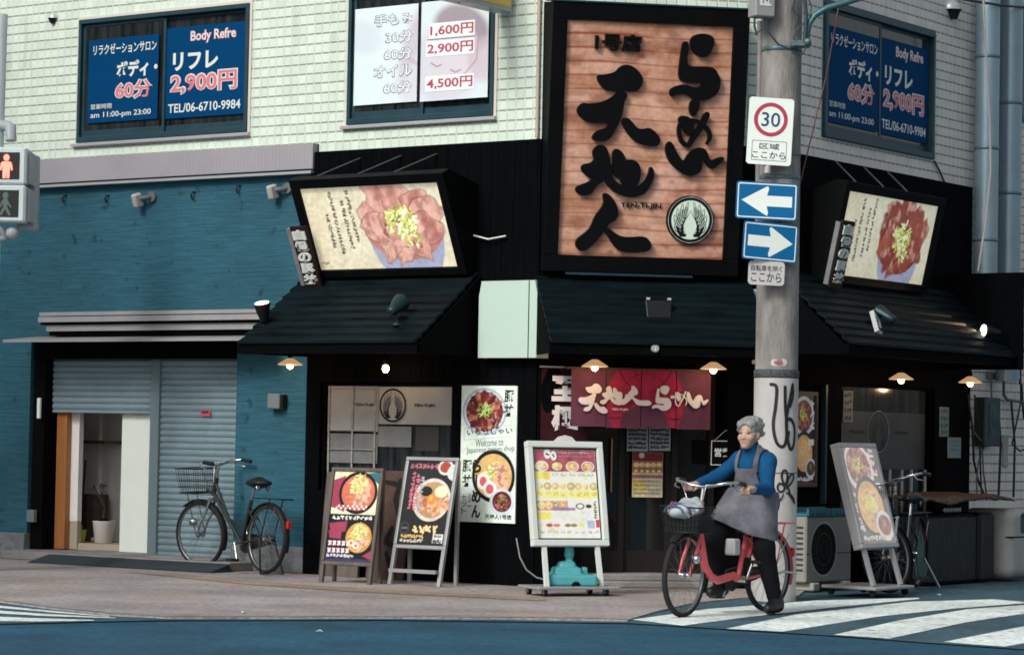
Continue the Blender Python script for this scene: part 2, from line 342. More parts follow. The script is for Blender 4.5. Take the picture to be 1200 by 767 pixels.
def ramen(c, x, y, r, sq=.85, soup='d89a50', rim='15161c', egg=True, seed=5, noodle='ecd890'):
    c.ell(x, y, r, r*sq, rim); c.ell(x, y, r*.86, r*.84*sq, soup); c.grain(.10, 14, seed)
    rd = random.Random(seed)
    for i in range(18):
        a = rd.random()*6.28; q = r*.6*rd.random(); c.line([(x+q*math.cos(a)-r*.2, y+q*sq*math.sin(a)), (x+q*math.cos(a), y+q*sq*math.sin(a)-r*.07), (x+q*math.cos(a)+r*.2, y+q*sq*math.sin(a))], max(c.e*.4, r*.018), noodle)
    for i in range(3): blob(c, x+r*(.35+.1*i)*math.cos(i-.5), y+r*.45*sq*math.sin(i*.9-.6), r*.34, r*.24, i*.8, 'e0b498', .1, 14, seed+i, 'a06050')
    scallion(c, x-.1*r, y-.15*r, r*.3, 45, seed)
    if egg:
        for ex, ey in ((-.45, .3), (-.12, .45)): c.ell(x+ex*r, y+ey*r*sq, r*.2, r*.17, 'f4f0e6'); c.ell(x+ex*r, y+ey*r*sq, r*.11, r*.1, 'd8705a')
def crest(c, x, y, r, ink='0c0e10', paper='dfeee4', asp=1.):
    """round crest: a pale drop between two fans of outlined leaves inside a ring"""
    X0, Y0 = c.X, c.Y; e0 = c.e; c.X, c.Y = (X0-x)/r, (Y0-y)/(r*asp); c.e = e0/r; P = hx(paper) if isinstance(paper, str) else np.array(paper)
    c.ell(0, 0, 1, 1, ink); c.ell(0, 0, .86, .86, P)
    for s in (-1, 1):
        for k, (a, rt) in enumerate(((-14, .70), (14, .74), (38, .76), (60, .77), (80, .76))):
            t = np.array((math.cos(math.radians(a)), math.sin(math.radians(a))))*rt; o = np.array((.24+.02*(4-k)*.3, -.55+.13*k)); m = (o+t)/2+np.array((.10-.02*k, -.10+.02*k)); pt = [(s*q[0], -q[1]) for q in (o, (o+m)/2+np.array((.03, -.02)), m, (m+t)/2+np.array((.02, 0)), t)]
            w = .105 if k < 4 else .075
            c.line(pt, [.03, w*.8, w, w*.85, .035], ink); c.line(pt[1:], [w*.45, w*.6, w*.5, .015], P); c.line(pt[1:4], [.02, w*.28, .02], ink)
        for a, rr in ((26, .52), (50, .50), (70, .52), (0, .52)):
            q = (s*rr*math.cos(math.radians(a)), -rr*math.sin(math.radians(a))); c.ell(q[0], q[1], .06, .06, ink); c.ell(q[0], q[1], .028, .028, P)
        c.line([(s*.60, .30), (s*.52, .52), (s*.38, .66), (s*.24, .68)], [.03, .07, .10, .075], ink); c.line([(s*.36, .20), (s*.37, .42), (s*.30, .56)], [.02, .06, .03], ink)
    D = [(0, -.40), (.09, -.22), (.22, .02), (.30, .24), (.27, .44), (.16, .60), (.15, .80)]
    D = D+[(-u, v) for u, v in D[::-1]]; c.poly([(u*1.14, v*1.0-.03) for u, v in D], ink); c.poly(D, P); c.poly([(-.16, .5), (.16, .5), (.16, .84), (-.16, .84)], P)
    c.X, c.Y, c.e = X0, Y0, e0
def surfnet(Fv, o, h):
    """naive surface nets of a signed distance grid"""
    ins = Fv < 0; nx, ny, nz = Fv.shape
    acc = np.zeros((nx-1, ny-1, nz-1, 3)); cnt = np.zeros((nx-1, ny-1, nz-1))
    for ax in range(3):
        for a in (0, 1):
            for b in (0, 1):
                sl0 = [None]*3; sl1 = [None]*3; off = [0, 0, 0]; oth = [k for k in range(3) if k != ax]
                for k, vv in zip(oth, (a, b)): sl0[k] = sl1[k] = slice(vv, Fv.shape[k]-1+vv); off[k] = vv
                sl0[ax] = slice(0, Fv.shape[ax]-1); sl1[ax] = slice(1, Fv.shape[ax])
                A, B = Fv[tuple(sl0)], Fv[tuple(sl1)]; ch = (A < 0) != (B < 0); t = np.where(ch, A/np.where(ch, A-B, 1), 0)
                cnt += ch
                for k in range(3): acc[..., k] += ch*((t if k == ax else off[k]))
    cell = cnt > 0; idx = -np.ones(cell.shape, int); idx[cell] = np.arange(cell.sum())
    V = np.argwhere(cell)+acc[cell]/cnt[cell][:, None]; V = V*h+np.array(o); Q = []
    for ax in range(3):
        u, v = (ax+1) % 3, (ax+2) % 3
        sl0 = [slice(1, -1)]*3; sl1 = [slice(1, -1)]*3; sl0[ax] = slice(0, -1); sl1[ax] = slice(1, None)
        A, B = ins[tuple(sl0)], ins[tuple(sl1)]
        for sgn in (0, 1):
            g = np.argwhere((A & ~B) if sgn == 0 else (~A & B))
            if not len(g): continue
            g = g.copy(); 
            for k in range(3):
                if k != ax: g[:, k] += 1
            def I(du, dv):
                k = g.copy(); k[:, u] -= du; k[:, v] -= dv; return idx[k[:, 0], k[:, 1], k[:, 2]]
            q = np.stack([I(1, 1), I(0, 1), I(0, 0), I(1, 0)], 1); Q.append(q if sgn == 0 else q[:, ::-1])
    return V, np.concatenate(Q)
class SDF:
    def __init__(s, lo, hi, h):
        s.o, s.h = np.array(lo, float), h; n = [int((b-a)/h)+1 for a, b in zip(lo, hi)]
        g = np.meshgrid(*[lo[k]+h*np.arange(n[k]) for k in range(3)], indexing='ij'); s.P = np.stack(g, -1); s.d = np.full(n, 9.)
    def cap(s, a, b, ra, rb):
        a, b = np.array(a, float), np.array(b, float); ab = b-a; t = np.clip(((s.P-a)@ab)/max(ab@ab, 1e-9), 0, 1)
        return np.linalg.norm(s.P-a-t[..., None]*ab, axis=-1)-(ra+(rb-ra)*t)
    def ell(s, c, r, rot=None):
        q = s.P-np.array(c, float)
        if rot is not None: q = q@np.array(rot)
        r = np.array(r, float); k = np.linalg.norm(q/r, axis=-1); return (k-1)*r.min()*np.clip(k, .6, 1.4)/np.clip(k, .6, 1.4)
    def box(s, c, r, rd=0):
        q = np.abs(s.P-np.array(c, float))-np.array(r, float)+rd; return np.linalg.norm(np.maximum(q, 0), axis=-1)+np.minimum(q.max(-1), 0)-rd
    def u(s, d, k=.02):
        hh = np.clip(.5+.5*(s.d-d)/k, 0, 1); s.d = s.d*(1-hh)+d*hh-k*hh*(1-hh); return s
    def sub(s, d): s.d = np.maximum(s.d, -d); return s
    def cut(s, d): s.d = np.maximum(s.d, d); return s
    def noise(s, amt, sc, seed=0):
        n = vnoise(s.P[..., 0]+s.P[..., 2]*.7, s.P[..., 1]-s.P[..., 2]*.6, sc, seed, 3); s.d = s.d+amt*(n-.5)*2; return s
    def mb(s, m=0):
        b = MB(); V, Q = surfnet(s.d, s.o, s.h); b.add(V, [tuple(q) for q in Q.tolist()], m, True); return b
# ================================================================== ground
def sheet_xy(pts, z): return MB().add([(p[0], p[1], z) for p in pts], [tuple(range(len(pts)))], 0)
def G(px, py): q = ground(px, py); return (q[0], q[1])
def ground_mat(name, col, v1, s1, patch=None, pcol=None, rough=.85, bump=.6, plo=.48, phi=.58):
    m = bpy.data.materials.new(name); m.use_nodes = True; n = m.node_tree.nodes; lk = m.node_tree.links; b = n['Principled BSDF']
    tc = n.new('ShaderNodeTexCoord'); b.inputs['Roughness'].default_value = rough; b.inputs['Specular IOR Level'].default_value = .3
    def noise(s, d=6, off=0):
        mp = n.new('ShaderNodeMapping'); mp.inputs['Location'].default_value = (off, off*2, 0); lk.new(tc.outputs['Object'], mp.inputs[0])
        z = n.new('ShaderNodeTexNoise'); z.inputs['Scale'].default_value = s; z.inputs['Detail'].default_value = d; z.inputs['Roughness'].default_value = .6; lk.new(mp.outputs[0], z.inputs['Vector']); return z.outputs['Fac']
    def rng(i, a, c, d, e):
        r = n.new('ShaderNodeMapRange'); r.inputs[1].default_value = a; r.inputs[2].default_value = c; r.inputs[3].default_value = d; r.inputs[4].default_value = e; lk.new(i, r.inputs[0]); return r.outputs[0]
    mul = n.new('ShaderNodeMath'); mul.operation = 'MULTIPLY'; lk.new(rng(noise(s1), .3, .7, 1-v1, 1+v1), mul.inputs[0]); lk.new(rng(noise(110, 2, 3), .3, .7, .60, 1.42), mul.inputs[1])
    st_ = rng(noise(.9, 5, 14), .35, .65, .80, 1.15)
    base = n.new('ShaderNodeMix'); base.data_type = 'RGBA'; base.inputs['A'].default_value = (*col, 1); base.inputs['B'].default_value = (*(pcol if pcol is not None else col), 1)
    lk.new(rng(noise(patch or 1., 4, 9), plo, phi, 0, 1), base.inputs['Factor'])
    sc = n.new('ShaderNodeVectorMath'); sc.operation = 'SCALE'; lk.new(base.outputs['Result'], sc.inputs[0]); mu2 = n.new('ShaderNodeMath'); mu2.operation = 'MULTIPLY'; lk.new(mul.outputs[0], mu2.inputs[0]); lk.new(st_, mu2.inputs[1]); mu3 = n.new('ShaderNodeMath'); mu3.operation = 'MULTIPLY'; lk.new(mu2.outputs[0], mu3.inputs[0]); lk.new(rng(noise(20, 4, 21), .34, .68, .74, 1.30), mu3.inputs[1]); lk.new(mu3.outputs[0], sc.inputs['Scale']); lk.new(sc.outputs[0], b.inputs['Base Color'])
    bu = n.new('ShaderNodeBump'); bu.inputs['Strength'].default_value = bump; bu.inputs['Distance'].default_value = .006; lk.new(noise(90, 4, 5), bu.inputs['Height']); lk.new(bu.outputs[0], b.inputs['Normal'])
    return m
m_road = ground_mat('fresh_asphalt', (.010, .066, .116), .22, 1.3, .5, (.013, .075, .128))
m_cross = ground_mat('worn_asphalt', (.035, .085, .115), .34, 1.6, .8, (.045, .095, .125))
m_pave = ground_mat('paving', (.285, .265, .270), .16, 1.2, .9, (.31, .27, .245))
m_paint = ground_mat('road_paint', (.66, .74, .72), .12, 3., 7., (.16, .22, .25), .6, .3, .60, .68)
m_tact = ground_mat('worn_tactile', (.27, .215, .165), .2, 2., 1.5, (.25, .21, .19))
road = structure(sheet_xy([(-400, -60), (400, -60), (400, 500), (-400, 500)], -.02).build('road', m_road))
edge = [G(*p) for p in ((0, 728), (110, 725.5), (200, 724), (450, 723.5), (740, 727.5), (960, 741), (1200, 758))]
wa = structure(sheet_xy([(-9, edge[0][1]-.1)]+edge+[(6.5, 16.4), (14, 22), (16, 44), (5, 44), (2, 24), (-2, 26), (-14, 30)], -.012).build('crossing_asphalt', m_cross))
pv_edge = [G(*p) for p in ((-120, 692), (0, 703.5), (60, 711.5), (130, 719), (200, 722.5), (450, 722.3), (600, 723.5), (735, 725.5), (765, 716.5), (810, 706), (870, 699.5), (935, 697.5))]
mb = MB(); poly = pv_edge+[(2.6, 23.6), (2.0, 25.5), (-6, 30), (-14, 36), (-16, 30)]
n_ = len(poly); mb.add([(x, y, 0) for x, y in poly]+[(x, y, -.03) for x, y in poly], [tuple(range(n_))]+[(i, i+n_, (i+1) % n_+n_, (i+1) % n_) for i in range(n_)])
structure(mb.build('pavement', m_pave))
structure(sheet_xy([G(*p) for p in ((150, 666.5), (300, 681), (420, 689), (640, 700), (640, 704), (420, 693.5), (300, 685.5), (150, 670.5))], .004).build('tactile_paving', m_tact))
kb = sheet_xy([G(*p) for p in ((-120, 690.5), (0, 701.5), (60, 709.5), (130, 717), (200, 720.5), (450, 720.3), (600, 721.5), (735, 723.5), (735, 725), (600, 723), (450, 721.9), (200, 722.1), (130, 718.6), (60, 711.1), (0, 703.1), (-120, 692.1))], .003)
structure(kb.build('kerb', ground_mat('kerb_stone', (.26, .25, .255), .2, 3., 3., (.2, .2, .21))))
mb = MB()
S_ = [((735, 727, 957, 701.7), (805, 732.5, 958, 711.5), (957, 701.7, 1073, 698.6), (958, 711.5, 1073, 699.4))]
def stripe(up, lo):
    U, D = [G(*p) for p in up], [G(*p) for p in lo]; n = len(U)
    mb.add([(x, y, -.008) for x, y in U+D], [(n+i, n+i+1, i+1, i) for i in range(n-1)])
stripe([(741, 724), (830, 711.5), (957, 701.7), (1076, 698.6)], [(800, 731), (880, 720.5), (980, 709.5), (1078, 699.8)])
stripe([(850, 734.6), (933, 718), (1067, 703.2), (1165, 700.3)], [(917, 738), (1033, 720), (1120, 711), (1210, 704.2)])
stripe([(977, 741.6), (1053, 725), (1133, 712), (1215, 706)], [(1042, 746), (1133, 727), (1200, 717), (1260, 709)])
stripe([(1105, 750), (1200, 731.7), (1280, 720)], [(1177, 755.5), (1260, 741), (1330, 729)])
stripe([(-60, 702), (60, 713.5), (128, 719.8)], [(-60, 705), (60, 715.5), (128, 720.6)])
stripe([(-60, 709), (50, 717), (135, 721.6)], [(-60, 713.5), (50, 719.5), (135, 722.3)])
stripe([(-60, 718), (40, 722), (110, 724.2)], [(-60, 725), (40, 726), (110, 725.2)])
structure(mb.build('crossing_stripes', m_paint))
# ================================================================== building
def tile_mat(name, col, grout, dark, rough=.35):
    m = bpy.data.materials.new(name); m.use_nodes = True; n = m.node_tree.nodes; lk = m.node_tree.links; b = n['Principled BSDF']
    tc = n.new('ShaderNodeTexCoord'); sp = n.new('ShaderNodeSeparateXYZ'); lk.new(tc.outputs['Object'], sp.inputs[0])
    def M(op, a, c=None, d=None):
        z = n.new('ShaderNodeMath'); z.operation = op
        for i, q in enumerate((a, c, d)):
            if q is None: continue
            if isinstance(q, (int, float)): z.inputs[i].default_value = q
            else: lk.new(q, z.inputs[i])
        return z.outputs[0]
    px = M('DIVIDE', sp.outputs['X'], .09); pz = M('DIVIDE', sp.outputs['Z'], .09)
    dx = M('ABSOLUTE', M('SUBTRACT', M('FRACT', px), .5)); dz = M('ABSOLUTE', M('SUBTRACT', M('FRACT', pz), .5))
    def st(v, a, c):
        r = n.new('ShaderNodeMapRange'); r.inputs[1].default_value = a; r.inputs[2].default_value = c; r.interpolation_type = 'SMOOTHSTEP'; lk.new(v, r.inputs[0]); return r.outputs[0]
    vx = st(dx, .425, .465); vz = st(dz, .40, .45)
    wn = n.new('ShaderNodeTexWhiteNoise'); wn.noise_dimensions = '2D'; cb = n.new('ShaderNodeCombineXYZ'); lk.new(M('FLOOR', px), cb.inputs[0]); lk.new(M('FLOOR', pz), cb.inputs[1]); lk.new(cb.outputs[0], wn.inputs['Vector'])
    nz = n.new('ShaderNodeTexNoise'); nz.inputs['Scale'].default_value = 2.2; nz.inputs['Detail'].default_value = 6; lk.new(tc.outputs['Object'], nz.inputs['Vector'])
    sc = M('ADD', M('MULTIPLY', wn.outputs['Value'], .13), M('MULTIPLY', nz.outputs['Fac'], .14)); mp2 = n.new('ShaderNodeMapping'); mp2.inputs['Scale'].default_value = (5, 1, .5); lk.new(tc.outputs['Object'], mp2.inputs[0]); nz2 = n.new('ShaderNodeTexNoise'); nz2.inputs['Scale'].default_value = 1.5; nz2.inputs['Detail'].default_value = 5; lk.new(mp2.outputs[0], nz2.inputs['Vector']); r9 = n.new('ShaderNodeMapRange'); r9.inputs[1].default_value = .55; r9.inputs[2].default_value = .75; r9.inputs[3].default_value = 0; r9.inputs[4].default_value = -.16; lk.new(nz2.outputs['Fac'], r9.inputs[0]); sc = M('ADD', M('ADD', sc, .885), r9.outputs[0])
    def mixc(fac, a, c):
        z = n.new('ShaderNodeMix'); z.data_type = 'RGBA'
        if fac is not None: lk.new(fac, z.inputs['Factor'])
        for k, q in (('A', a), ('B', c)):
            if isinstance(q, tuple): z.inputs[k].default_value = (*q, 1)
            else: lk.new(q, z.inputs[k])
        return z.outputs['Result']
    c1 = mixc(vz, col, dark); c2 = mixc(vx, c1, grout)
    v = n.new('ShaderNodeVectorMath'); v.operation = 'SCALE'; lk.new(c2, v.inputs[0]); lk.new(sc, v.inputs['Scale']); lk.new(v.outputs[0], b.inputs['Base Color'])
    b.inputs['Roughness'].default_value = rough; b.inputs['Specular IOR Level'].default_value = .35
    bu = n.new('ShaderNodeBump'); bu.inputs['Strength'].default_value = .9; bu.inputs['Distance'].default_value = .006
    h = M('SUBTRACT', 1., M('MAXIMUM', st(dx, .40, .46), st(dz, .38, .45))); lk.new(h, bu.inputs['Height']); lk.new(bu.outputs[0], b.inputs['Normal'])
    return m
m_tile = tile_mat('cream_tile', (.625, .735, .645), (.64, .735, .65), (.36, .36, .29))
m_tileR = tile_mat('pale_tile', (.66, .645, .60), (.78, .77, .73), (.25, .24, .225))
def siding_mat():
    m = bpy.data.materials.new('blue_siding'); m.use_nodes = True; n = m.node_tree.nodes; lk = m.node_tree.links; b = n['Principled BSDF']
    tc = n.new('ShaderNodeTexCoord'); mp = n.new('ShaderNodeMapping'); mp.inputs['Scale'].default_value = (1.3, 1, 22); lk.new(tc.outputs['Object'], mp.inputs[0])
    a = n.new('ShaderNodeTexNoise'); a.inputs['Scale'].default_value = 2.2; a.inputs['Detail'].default_value = 7; a.inputs['Roughness'].default_value = .7; lk.new(mp.outputs[0], a.inputs['Vector'])
    r = n.new('ShaderNodeMapRange'); r.inputs[1].default_value = .28; r.inputs[2].default_value = .72; r.inputs[3].default_value = .62; r.inputs[4].default_value = 1.35; lk.new(a.outputs['Fac'], r.inputs[0])
    s = n.new('ShaderNodeTexNoise'); s.inputs['Scale'].default_value = 7; s.inputs['Detail'].default_value = 3; lk.new(tc.outputs['Object'], s.inputs['Vector'])
    r2 = n.new('ShaderNodeMapRange'); r2.inputs[1].default_value = .30; r2.inputs[2].default_value = .37; r2.inputs[3].default_value = .55; r2.inputs[4].default_value = 1; lk.new(s.outputs['Fac'], r2.inputs[0])
    q = n.new('ShaderNodeMath'); q.operation = 'MULTIPLY'; lg = n.new('ShaderNodeTexNoise'); lg.inputs['Scale'].default_value = .8; lg.inputs['Detail'].default_value = 5; lk.new(tc.outputs['Object'], lg.inputs['Vector']); r3 = n.new('ShaderNodeMapRange'); r3.inputs[1].default_value = .35; r3.inputs[2].default_value = .65; r3.inputs[3].default_value = .78; r3.inputs[4].default_value = 1.14; lk.new(lg.outputs['Fac'], r3.inputs[0]); q0 = n.new('ShaderNodeMath'); q0.operation = 'MULTIPLY'; lk.new(r3.outputs[0], q0.inputs[0]); lk.new(r2.outputs[0], q0.inputs[1]); lk.new(r.outputs[0], q.inputs[0]); lk.new(q0.outputs[0], q.inputs[1])
    v = n.new('ShaderNodeVectorMath'); v.operation = 'SCALE'; v.inputs[0].default_value = (.024, .100, .143); lk.new(q.outputs[0], v.inputs['Scale']); lk.new(v.outputs[0], b.inputs['Base Color'])
    bu = n.new('ShaderNodeBump'); bu.inputs['Strength'].default_value = .8; bu.inputs['Distance'].default_value = .012; lk.new(a.outputs['Fac'], bu.inputs['Height']); lk.new(bu.outputs[0], b.inputs['Normal'])
    b.inputs['Roughness'].default_value = .7; b.inputs['Specular IOR Level'].default_value = .2; return m
m_blue = siding_mat()
m_black = mat('black_boards', (.0016, .0021, .0028), .85, spec=.04, vary=.5, vscale=3., stretch=(9, 1, .6), bump=.5, bscale=14)
m_band = mat('grey_band', (.30, .29, .315), .5, vary=.07, vscale=2.)
m_alu = mat('aluminium', (.42, .43, .44), .4, .3)
m_teal = mat('teal_aluminium', (.018, .055, .075), .4, .2, vary=.15, vscale=4)
m_granite = mat('granite', (.15, .165, .18), .6, vary=.45, vscale=16, bump=.5)
m_glass = mat('dark_glass', (.018, .022, .024), .06, spec=.5, vary=.95, vscale=1.6, stretch=(9, 1, .7))
m_dark = mat('dark_interior', (.003, .003, .0035), .9, spec=.05)
m_brown = mat('dark_brown_wood', (.006, .004, .0035), .7, vary=.5, vscale=4, stretch=(1, 1, 6))
def wallsheet(mb, x0, x1, z0, z1, w, holes=(), rev=.12, m=0, mr=0, low=True):
    xs = sorted({x0, x1, *[h[0] for h in holes], *[h[1] for h in holes]}); zs = sorted({z0, z1, *[h[2] for h in holes], *[h[3] for h in holes]})
    for a, b in zip(xs, xs[1:]):
        for c, d in zip(zs, zs[1:]):
            if any(h[0] <= (a+b)/2 <= h[1] and h[2] <= (c+d)/2 <= h[3] for h in holes): continue
            mb.quad((a, -w, c), (b, -w, c), (b, -w, d), (a, -w, d), m=m)
    for a, b, c, d in holes:
        y0, y1 = -w, rev
        mb.quad((a, y0, c), (a, y0, d), (a, y1, d), (a, y1, c), m=mr); mb.quad((b, y0, c), (b, y1, c), (b, y1, d), (b, y0, d), m=mr)
        mb.quad((a, y0, d), (b, y0, d), (b, y1, d), (a, y1, d), m=mr)
        if c > .01 and low: mb.quad((a, y0, c), (a, y1, c), (b, y1, c), (b, y0, c), m=mr)
    return mb
BLD = thing('corner_building', 'two storey corner building of cream tile over blue siding and black boards', 'building', L)
iL = L.mat().inverted(); MC = iL@C.mat(); MR = iL@R.mat()
WL, WM, WR = (-5.457, -3.29, 4.01, 5.205), (-2.11, -.497, 4.01, 5.205), (1.03, 3.18, 3.985, 5.195)
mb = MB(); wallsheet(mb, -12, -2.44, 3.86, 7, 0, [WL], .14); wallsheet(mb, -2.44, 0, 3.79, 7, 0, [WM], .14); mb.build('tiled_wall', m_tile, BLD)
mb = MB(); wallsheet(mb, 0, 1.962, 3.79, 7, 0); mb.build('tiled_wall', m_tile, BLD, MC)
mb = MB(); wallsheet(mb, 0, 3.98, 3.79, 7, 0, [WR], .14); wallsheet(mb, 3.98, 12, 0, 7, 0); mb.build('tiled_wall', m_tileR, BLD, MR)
mb = MB(); wallsheet(mb, -12, -2.49, .235, 3.6, 0, [(-6.02, -3.36, .235, 2.13)], .28, low=False); mb.build('blue_wall', m_blue, BLD)
mb = MB(); mb.box(-12, -2.455, -.07, 0, 3.635, 3.862, 0); mb.box(-12, -2.46, -.085, 0, 3.592, 3.615, 1); mb.box(-12, -2.46, -.05, 0, 3.615, 3.635, 2)
for i in range(42): mb.box(-4.2+i*.042, -4.190+i*.042, -.0712, -.07, 3.64, 3.86, 0)
mb.build('grey_band', [m_band, m_alu, m_teal], BLD)
mb = MB(); mb.box(-12, -6.02, -.035, .28, 0, .235, 0, .006); mb.box(-3.36, -2.50, -.035, .28, 0, .235, 0, .006); mb.build('plinth', m_granite, BLD)
# black shopfront boards
mb = MB(); wallsheet(mb, -2.49, .03, 0, 3.785, .045, [(-2.33, -.86, .76, 1.715)], .12); mb.quad((-2.49, -.045, 3.785), (.03, -.045, 3.785), (.03, 0, 3.785), (-2.49, 0, 3.785)); mb.quad((-2.49, -.045, 0), (-2.49, -.045, 3.785), (-2.49, .2, 3.785), (-2.49, .2, 0))
for i in range(21): mb.box(-2.40+i*.12, -2.396+i*.12, -.049, -.045, 1.75, 3.78)
mb.build('black_boarding', m_black, BLD)
mb = MB(); wallsheet(mb, 0, 1.962, 0, 3.79, .045, [(.40, 1.66, 0, 1.86)], .5); mb.build('black_boarding', m_black, BLD, MC)
mb = MB(); wallsheet(mb, -.03, 3.98, 0, 3.785, .045, [(1.37, 3.22, .40, 1.80)], .12); mb.quad((-.03, -.045, 3.785), (3.98, -.045, 3.785), (3.98, 0, 3.785), (-.03, 0, 3.785)); mb.quad((3.98, -.045, 0), (3.98, .02, 0), (3.98, .02, 3.785), (3.98, -.045, 3.785)); mb.build('black_boarding', m_black, BLD, MR)
# roof slab and rear walls close the building
far_l, far_r = L.p(-12, 0), R.p(12, 0); bk = far_l+(far_r-OC2)
mb = MB(); P_ = [far_l, OL, OC2, far_r, bk]; mb.x = iL
mb.add([(p[0], p[1], 7.) for p in P_]+[(p[0], p[1], 7.15) for p in P_], [(4, 3, 2, 1, 0), (5, 6, 7, 8, 9)]+[(i, (i+1) % 5, 5+(i+1) % 5, 5+i) for i in range(5)]); mb.build('roof', m_band, BLD)
mb = MB(); mb.x = iL; mb.add([(p[0], p[1], z) for p in (far_l, bk, far_r) for z in (0, 7)], [(0, 2, 3, 1), (2, 4, 5, 3)]); mb.build('rear_wall', m_band, BLD)
# windows
def window(M, x0, x1, z0, z1, sill=True, mull=None, trimm=None):
    mid = mull if mull is not None else (x0+x1)/2
    mb = MB(); t = .045
    mb.box(x0+.002, x1-.002, -.035, .06, z1-t, z1-.002); mb.box(x0+.002, x1-.002, -.035, .06, z0+.002, z0+t+.01)
    mb.box(x0+.002, x0+t*.8, -.033, .06, z0+t, z1-t); mb.box(x1-t*.8, x1-.002, -.033, .06, z0+t, z1-t)
    w = mb.build('window', m_teal, BLD, M, .004)
    for k, (a, b) in enumerate(((x0+t*.8, mid+.03), (mid-.03, x1-t*.8))):
        s = MB(); y = .028 if k else .002; e = .032
        s.box(a, b, y, y+.022, z1-t-e, z1-t); s.box(a, b, y, y+.022, z0+t+.01, z0+t+.01+e*1.9); s.box(a, a+e, y+.001, y+.021, z0+t+.02, z1-t-.01); s.box(b-e, b, y+.001, y+.021, z0+t+.02, z1-t-.01)
        s.build('sash', m_teal, w, None, .003)
        g = MB(); g.box(a+e, b-e, y+.008, y+.014, z0+t+.01+e, z1-t-e); g.build('pane', m_glass, w)
    tr = MB(); tr.box(x0-.028, x0, -.012, .02, z0, z1+.028); tr.box(x1, x1+.028, -.012, .02, z0, z1+.028); tr.box(x0, x1, -.012, .02, z1, z1+.028); tr.build('trim', trimm or mat('window_trim', (.62, .58, .52), .6), w)
    if sill: s = MB(); s.box(x0-.06, x1+.03, -.045, .04, z0-.036, z0-.004); s.build('sill', m_alu, w, None, .005)
    b = MB(); b.box(x0, x1, .135, .14, z0, z1); b.build('curtain', mat('dim_curtain', (.035, .036, .036), .9, vary=.6, vscale=3, stretch=(10, 1, .3)), w)
window(None, *WL); window(None, *WM); window(MR, *WR, sill=False, trimm=m_teal)
# restaurant windows on the ground floor
m_film = mat('frosted_film', (.30, .315, .315), .35, vary=.12, vscale=3)
def shop_window(M, x0, x1, z0, z1, film, mul):
    w = MB(); t = .03
    for a, b, c, d in ((x0, x1, z1-t, z1-.002), (x0, x1, z0+.002, z0+t), (x0+.002, x0+t, z0+t, z1-t), (x1-t, x1-.002, z0+t, z1-t)): w.box(a, b, .0, .07, c, d)
    for q in mul: w.box(q-.012, q+.012, .003, .06, z0+t, z1-t)
    o = w.build('shop_window', m_black, BLD, M); g = MB(); g.box(x0+t, x1-t, .04, .046, z0+t, z1-t); g.build('pane', m_glass, o)
    return o
SWL = shop_window(None, -2.33, -.86, .76, 1.715, None, ()); SWR = shop_window(MR, 1.37, 3.22, .40, 1.80, None, ())
mb = MB(); mb.box(-1.72, -.90, .030, .036, 1.35, 1.68); mb.box(-2.29, -1.72, .022, .028, 1.28, 1.685); mb.build('frosted_film', m_film, SWL)
mb = MB(); mb.box(-1.72, -1.35, .030, .036, 1.15, 1.33, 0); mb.box(-1.30, -1.05, .031, .036, 1.12, 1.33, 1); mb.box(-2.29, -1.72, .024, .028, 1.0, 1.26, 0); mb.build('window_print', [mat('dim_film', (.15, .16, .165), .4, vary=.2), mat('dim_kitchen', (.03, .03, .03), .8)], SWL)
mb = MB()
for z in (1.66, 1.29, 1.12): mb.bar((-2.28, .016, z), (-1.74, .016, z), .02, .006)
for x in (-2.27, -2.0, -1.745): mb.bar((x, .014, .9), (x, .014, 1.68), .018, .006)
mb.build('taped_edge', mat('old_tape', (.27, .26, .24), .6, vary=.4, vscale=30), SWL)
mb = MB(); mb.box(1.42, 3.16, .030, .036, 1.02, 1.55); mb.build('frosted_film', mat('dim_grey_film', (.034, .037, .038), .4, vary=.25, vscale=3), SWR)
mb = MB()
for x in (2.29, 2.53, 2.72, 3.0): mb.bar((x, -.06, .45), (x, -.06, 1.02), .018, .018)
mb.build('window_bar', mat('white_bar', (.40, .40, .39), .4), SWR)
def crest_print(parent, cx, cz, y, r, paper, ink, matl, rx=1.):
    c = Cv(2.06*r*rx, 2.06*r, 'ffffff', max(.003, r/64)); c.X = c.X/rx; crest(c, 1.03*r, 1.03*r, r, ink, paper); mk = np.hypot(c.X-1.03*r, c.Y-1.03*r) < r*1.02; c.X = c.X*rx
    return c.sheet('crest_print', parent, cx-1.03*r*rx, cz+1.03*r, y, matl, None, None, mk)
m_filmprint = print_mat('film_print', .4, spec=.3)
crest_print(SWL, -1.555, 1.515, .021, .152, (.30, .315, .315), '0a0c0e', m_filmprint)
mb = MB(); mb.text('TEN-TI-JIN', -1.865, 1.515, .032, .23, .018, .03); mb.build('lettering', mat('ink', (.008, .009, .01), .6), SWL); mb = MB(); mb.text('TEN-TI-JIN', -1.21, 1.515, .032, .23, .025, .03); mb.build('lettering', mat('ink', (.008, .009, .01), .6), SWL)
crest_print(SWR, 2.22, 1.37, .027, .19, (.034, .037, .038), '040506', m_filmprint, 1.05)
mb = MB(); mb.text('TEN-TI-JIN', 1.80, 1.36, .032, .28, .026, .03); mb.build('lettering', MATS['ink'], SWR); mb = MB(); mb.text('TEN-TI-JIN', 2.68, 1.36, .032, .28, .026, .03); mb.build('lettering', MATS['ink'], SWR)
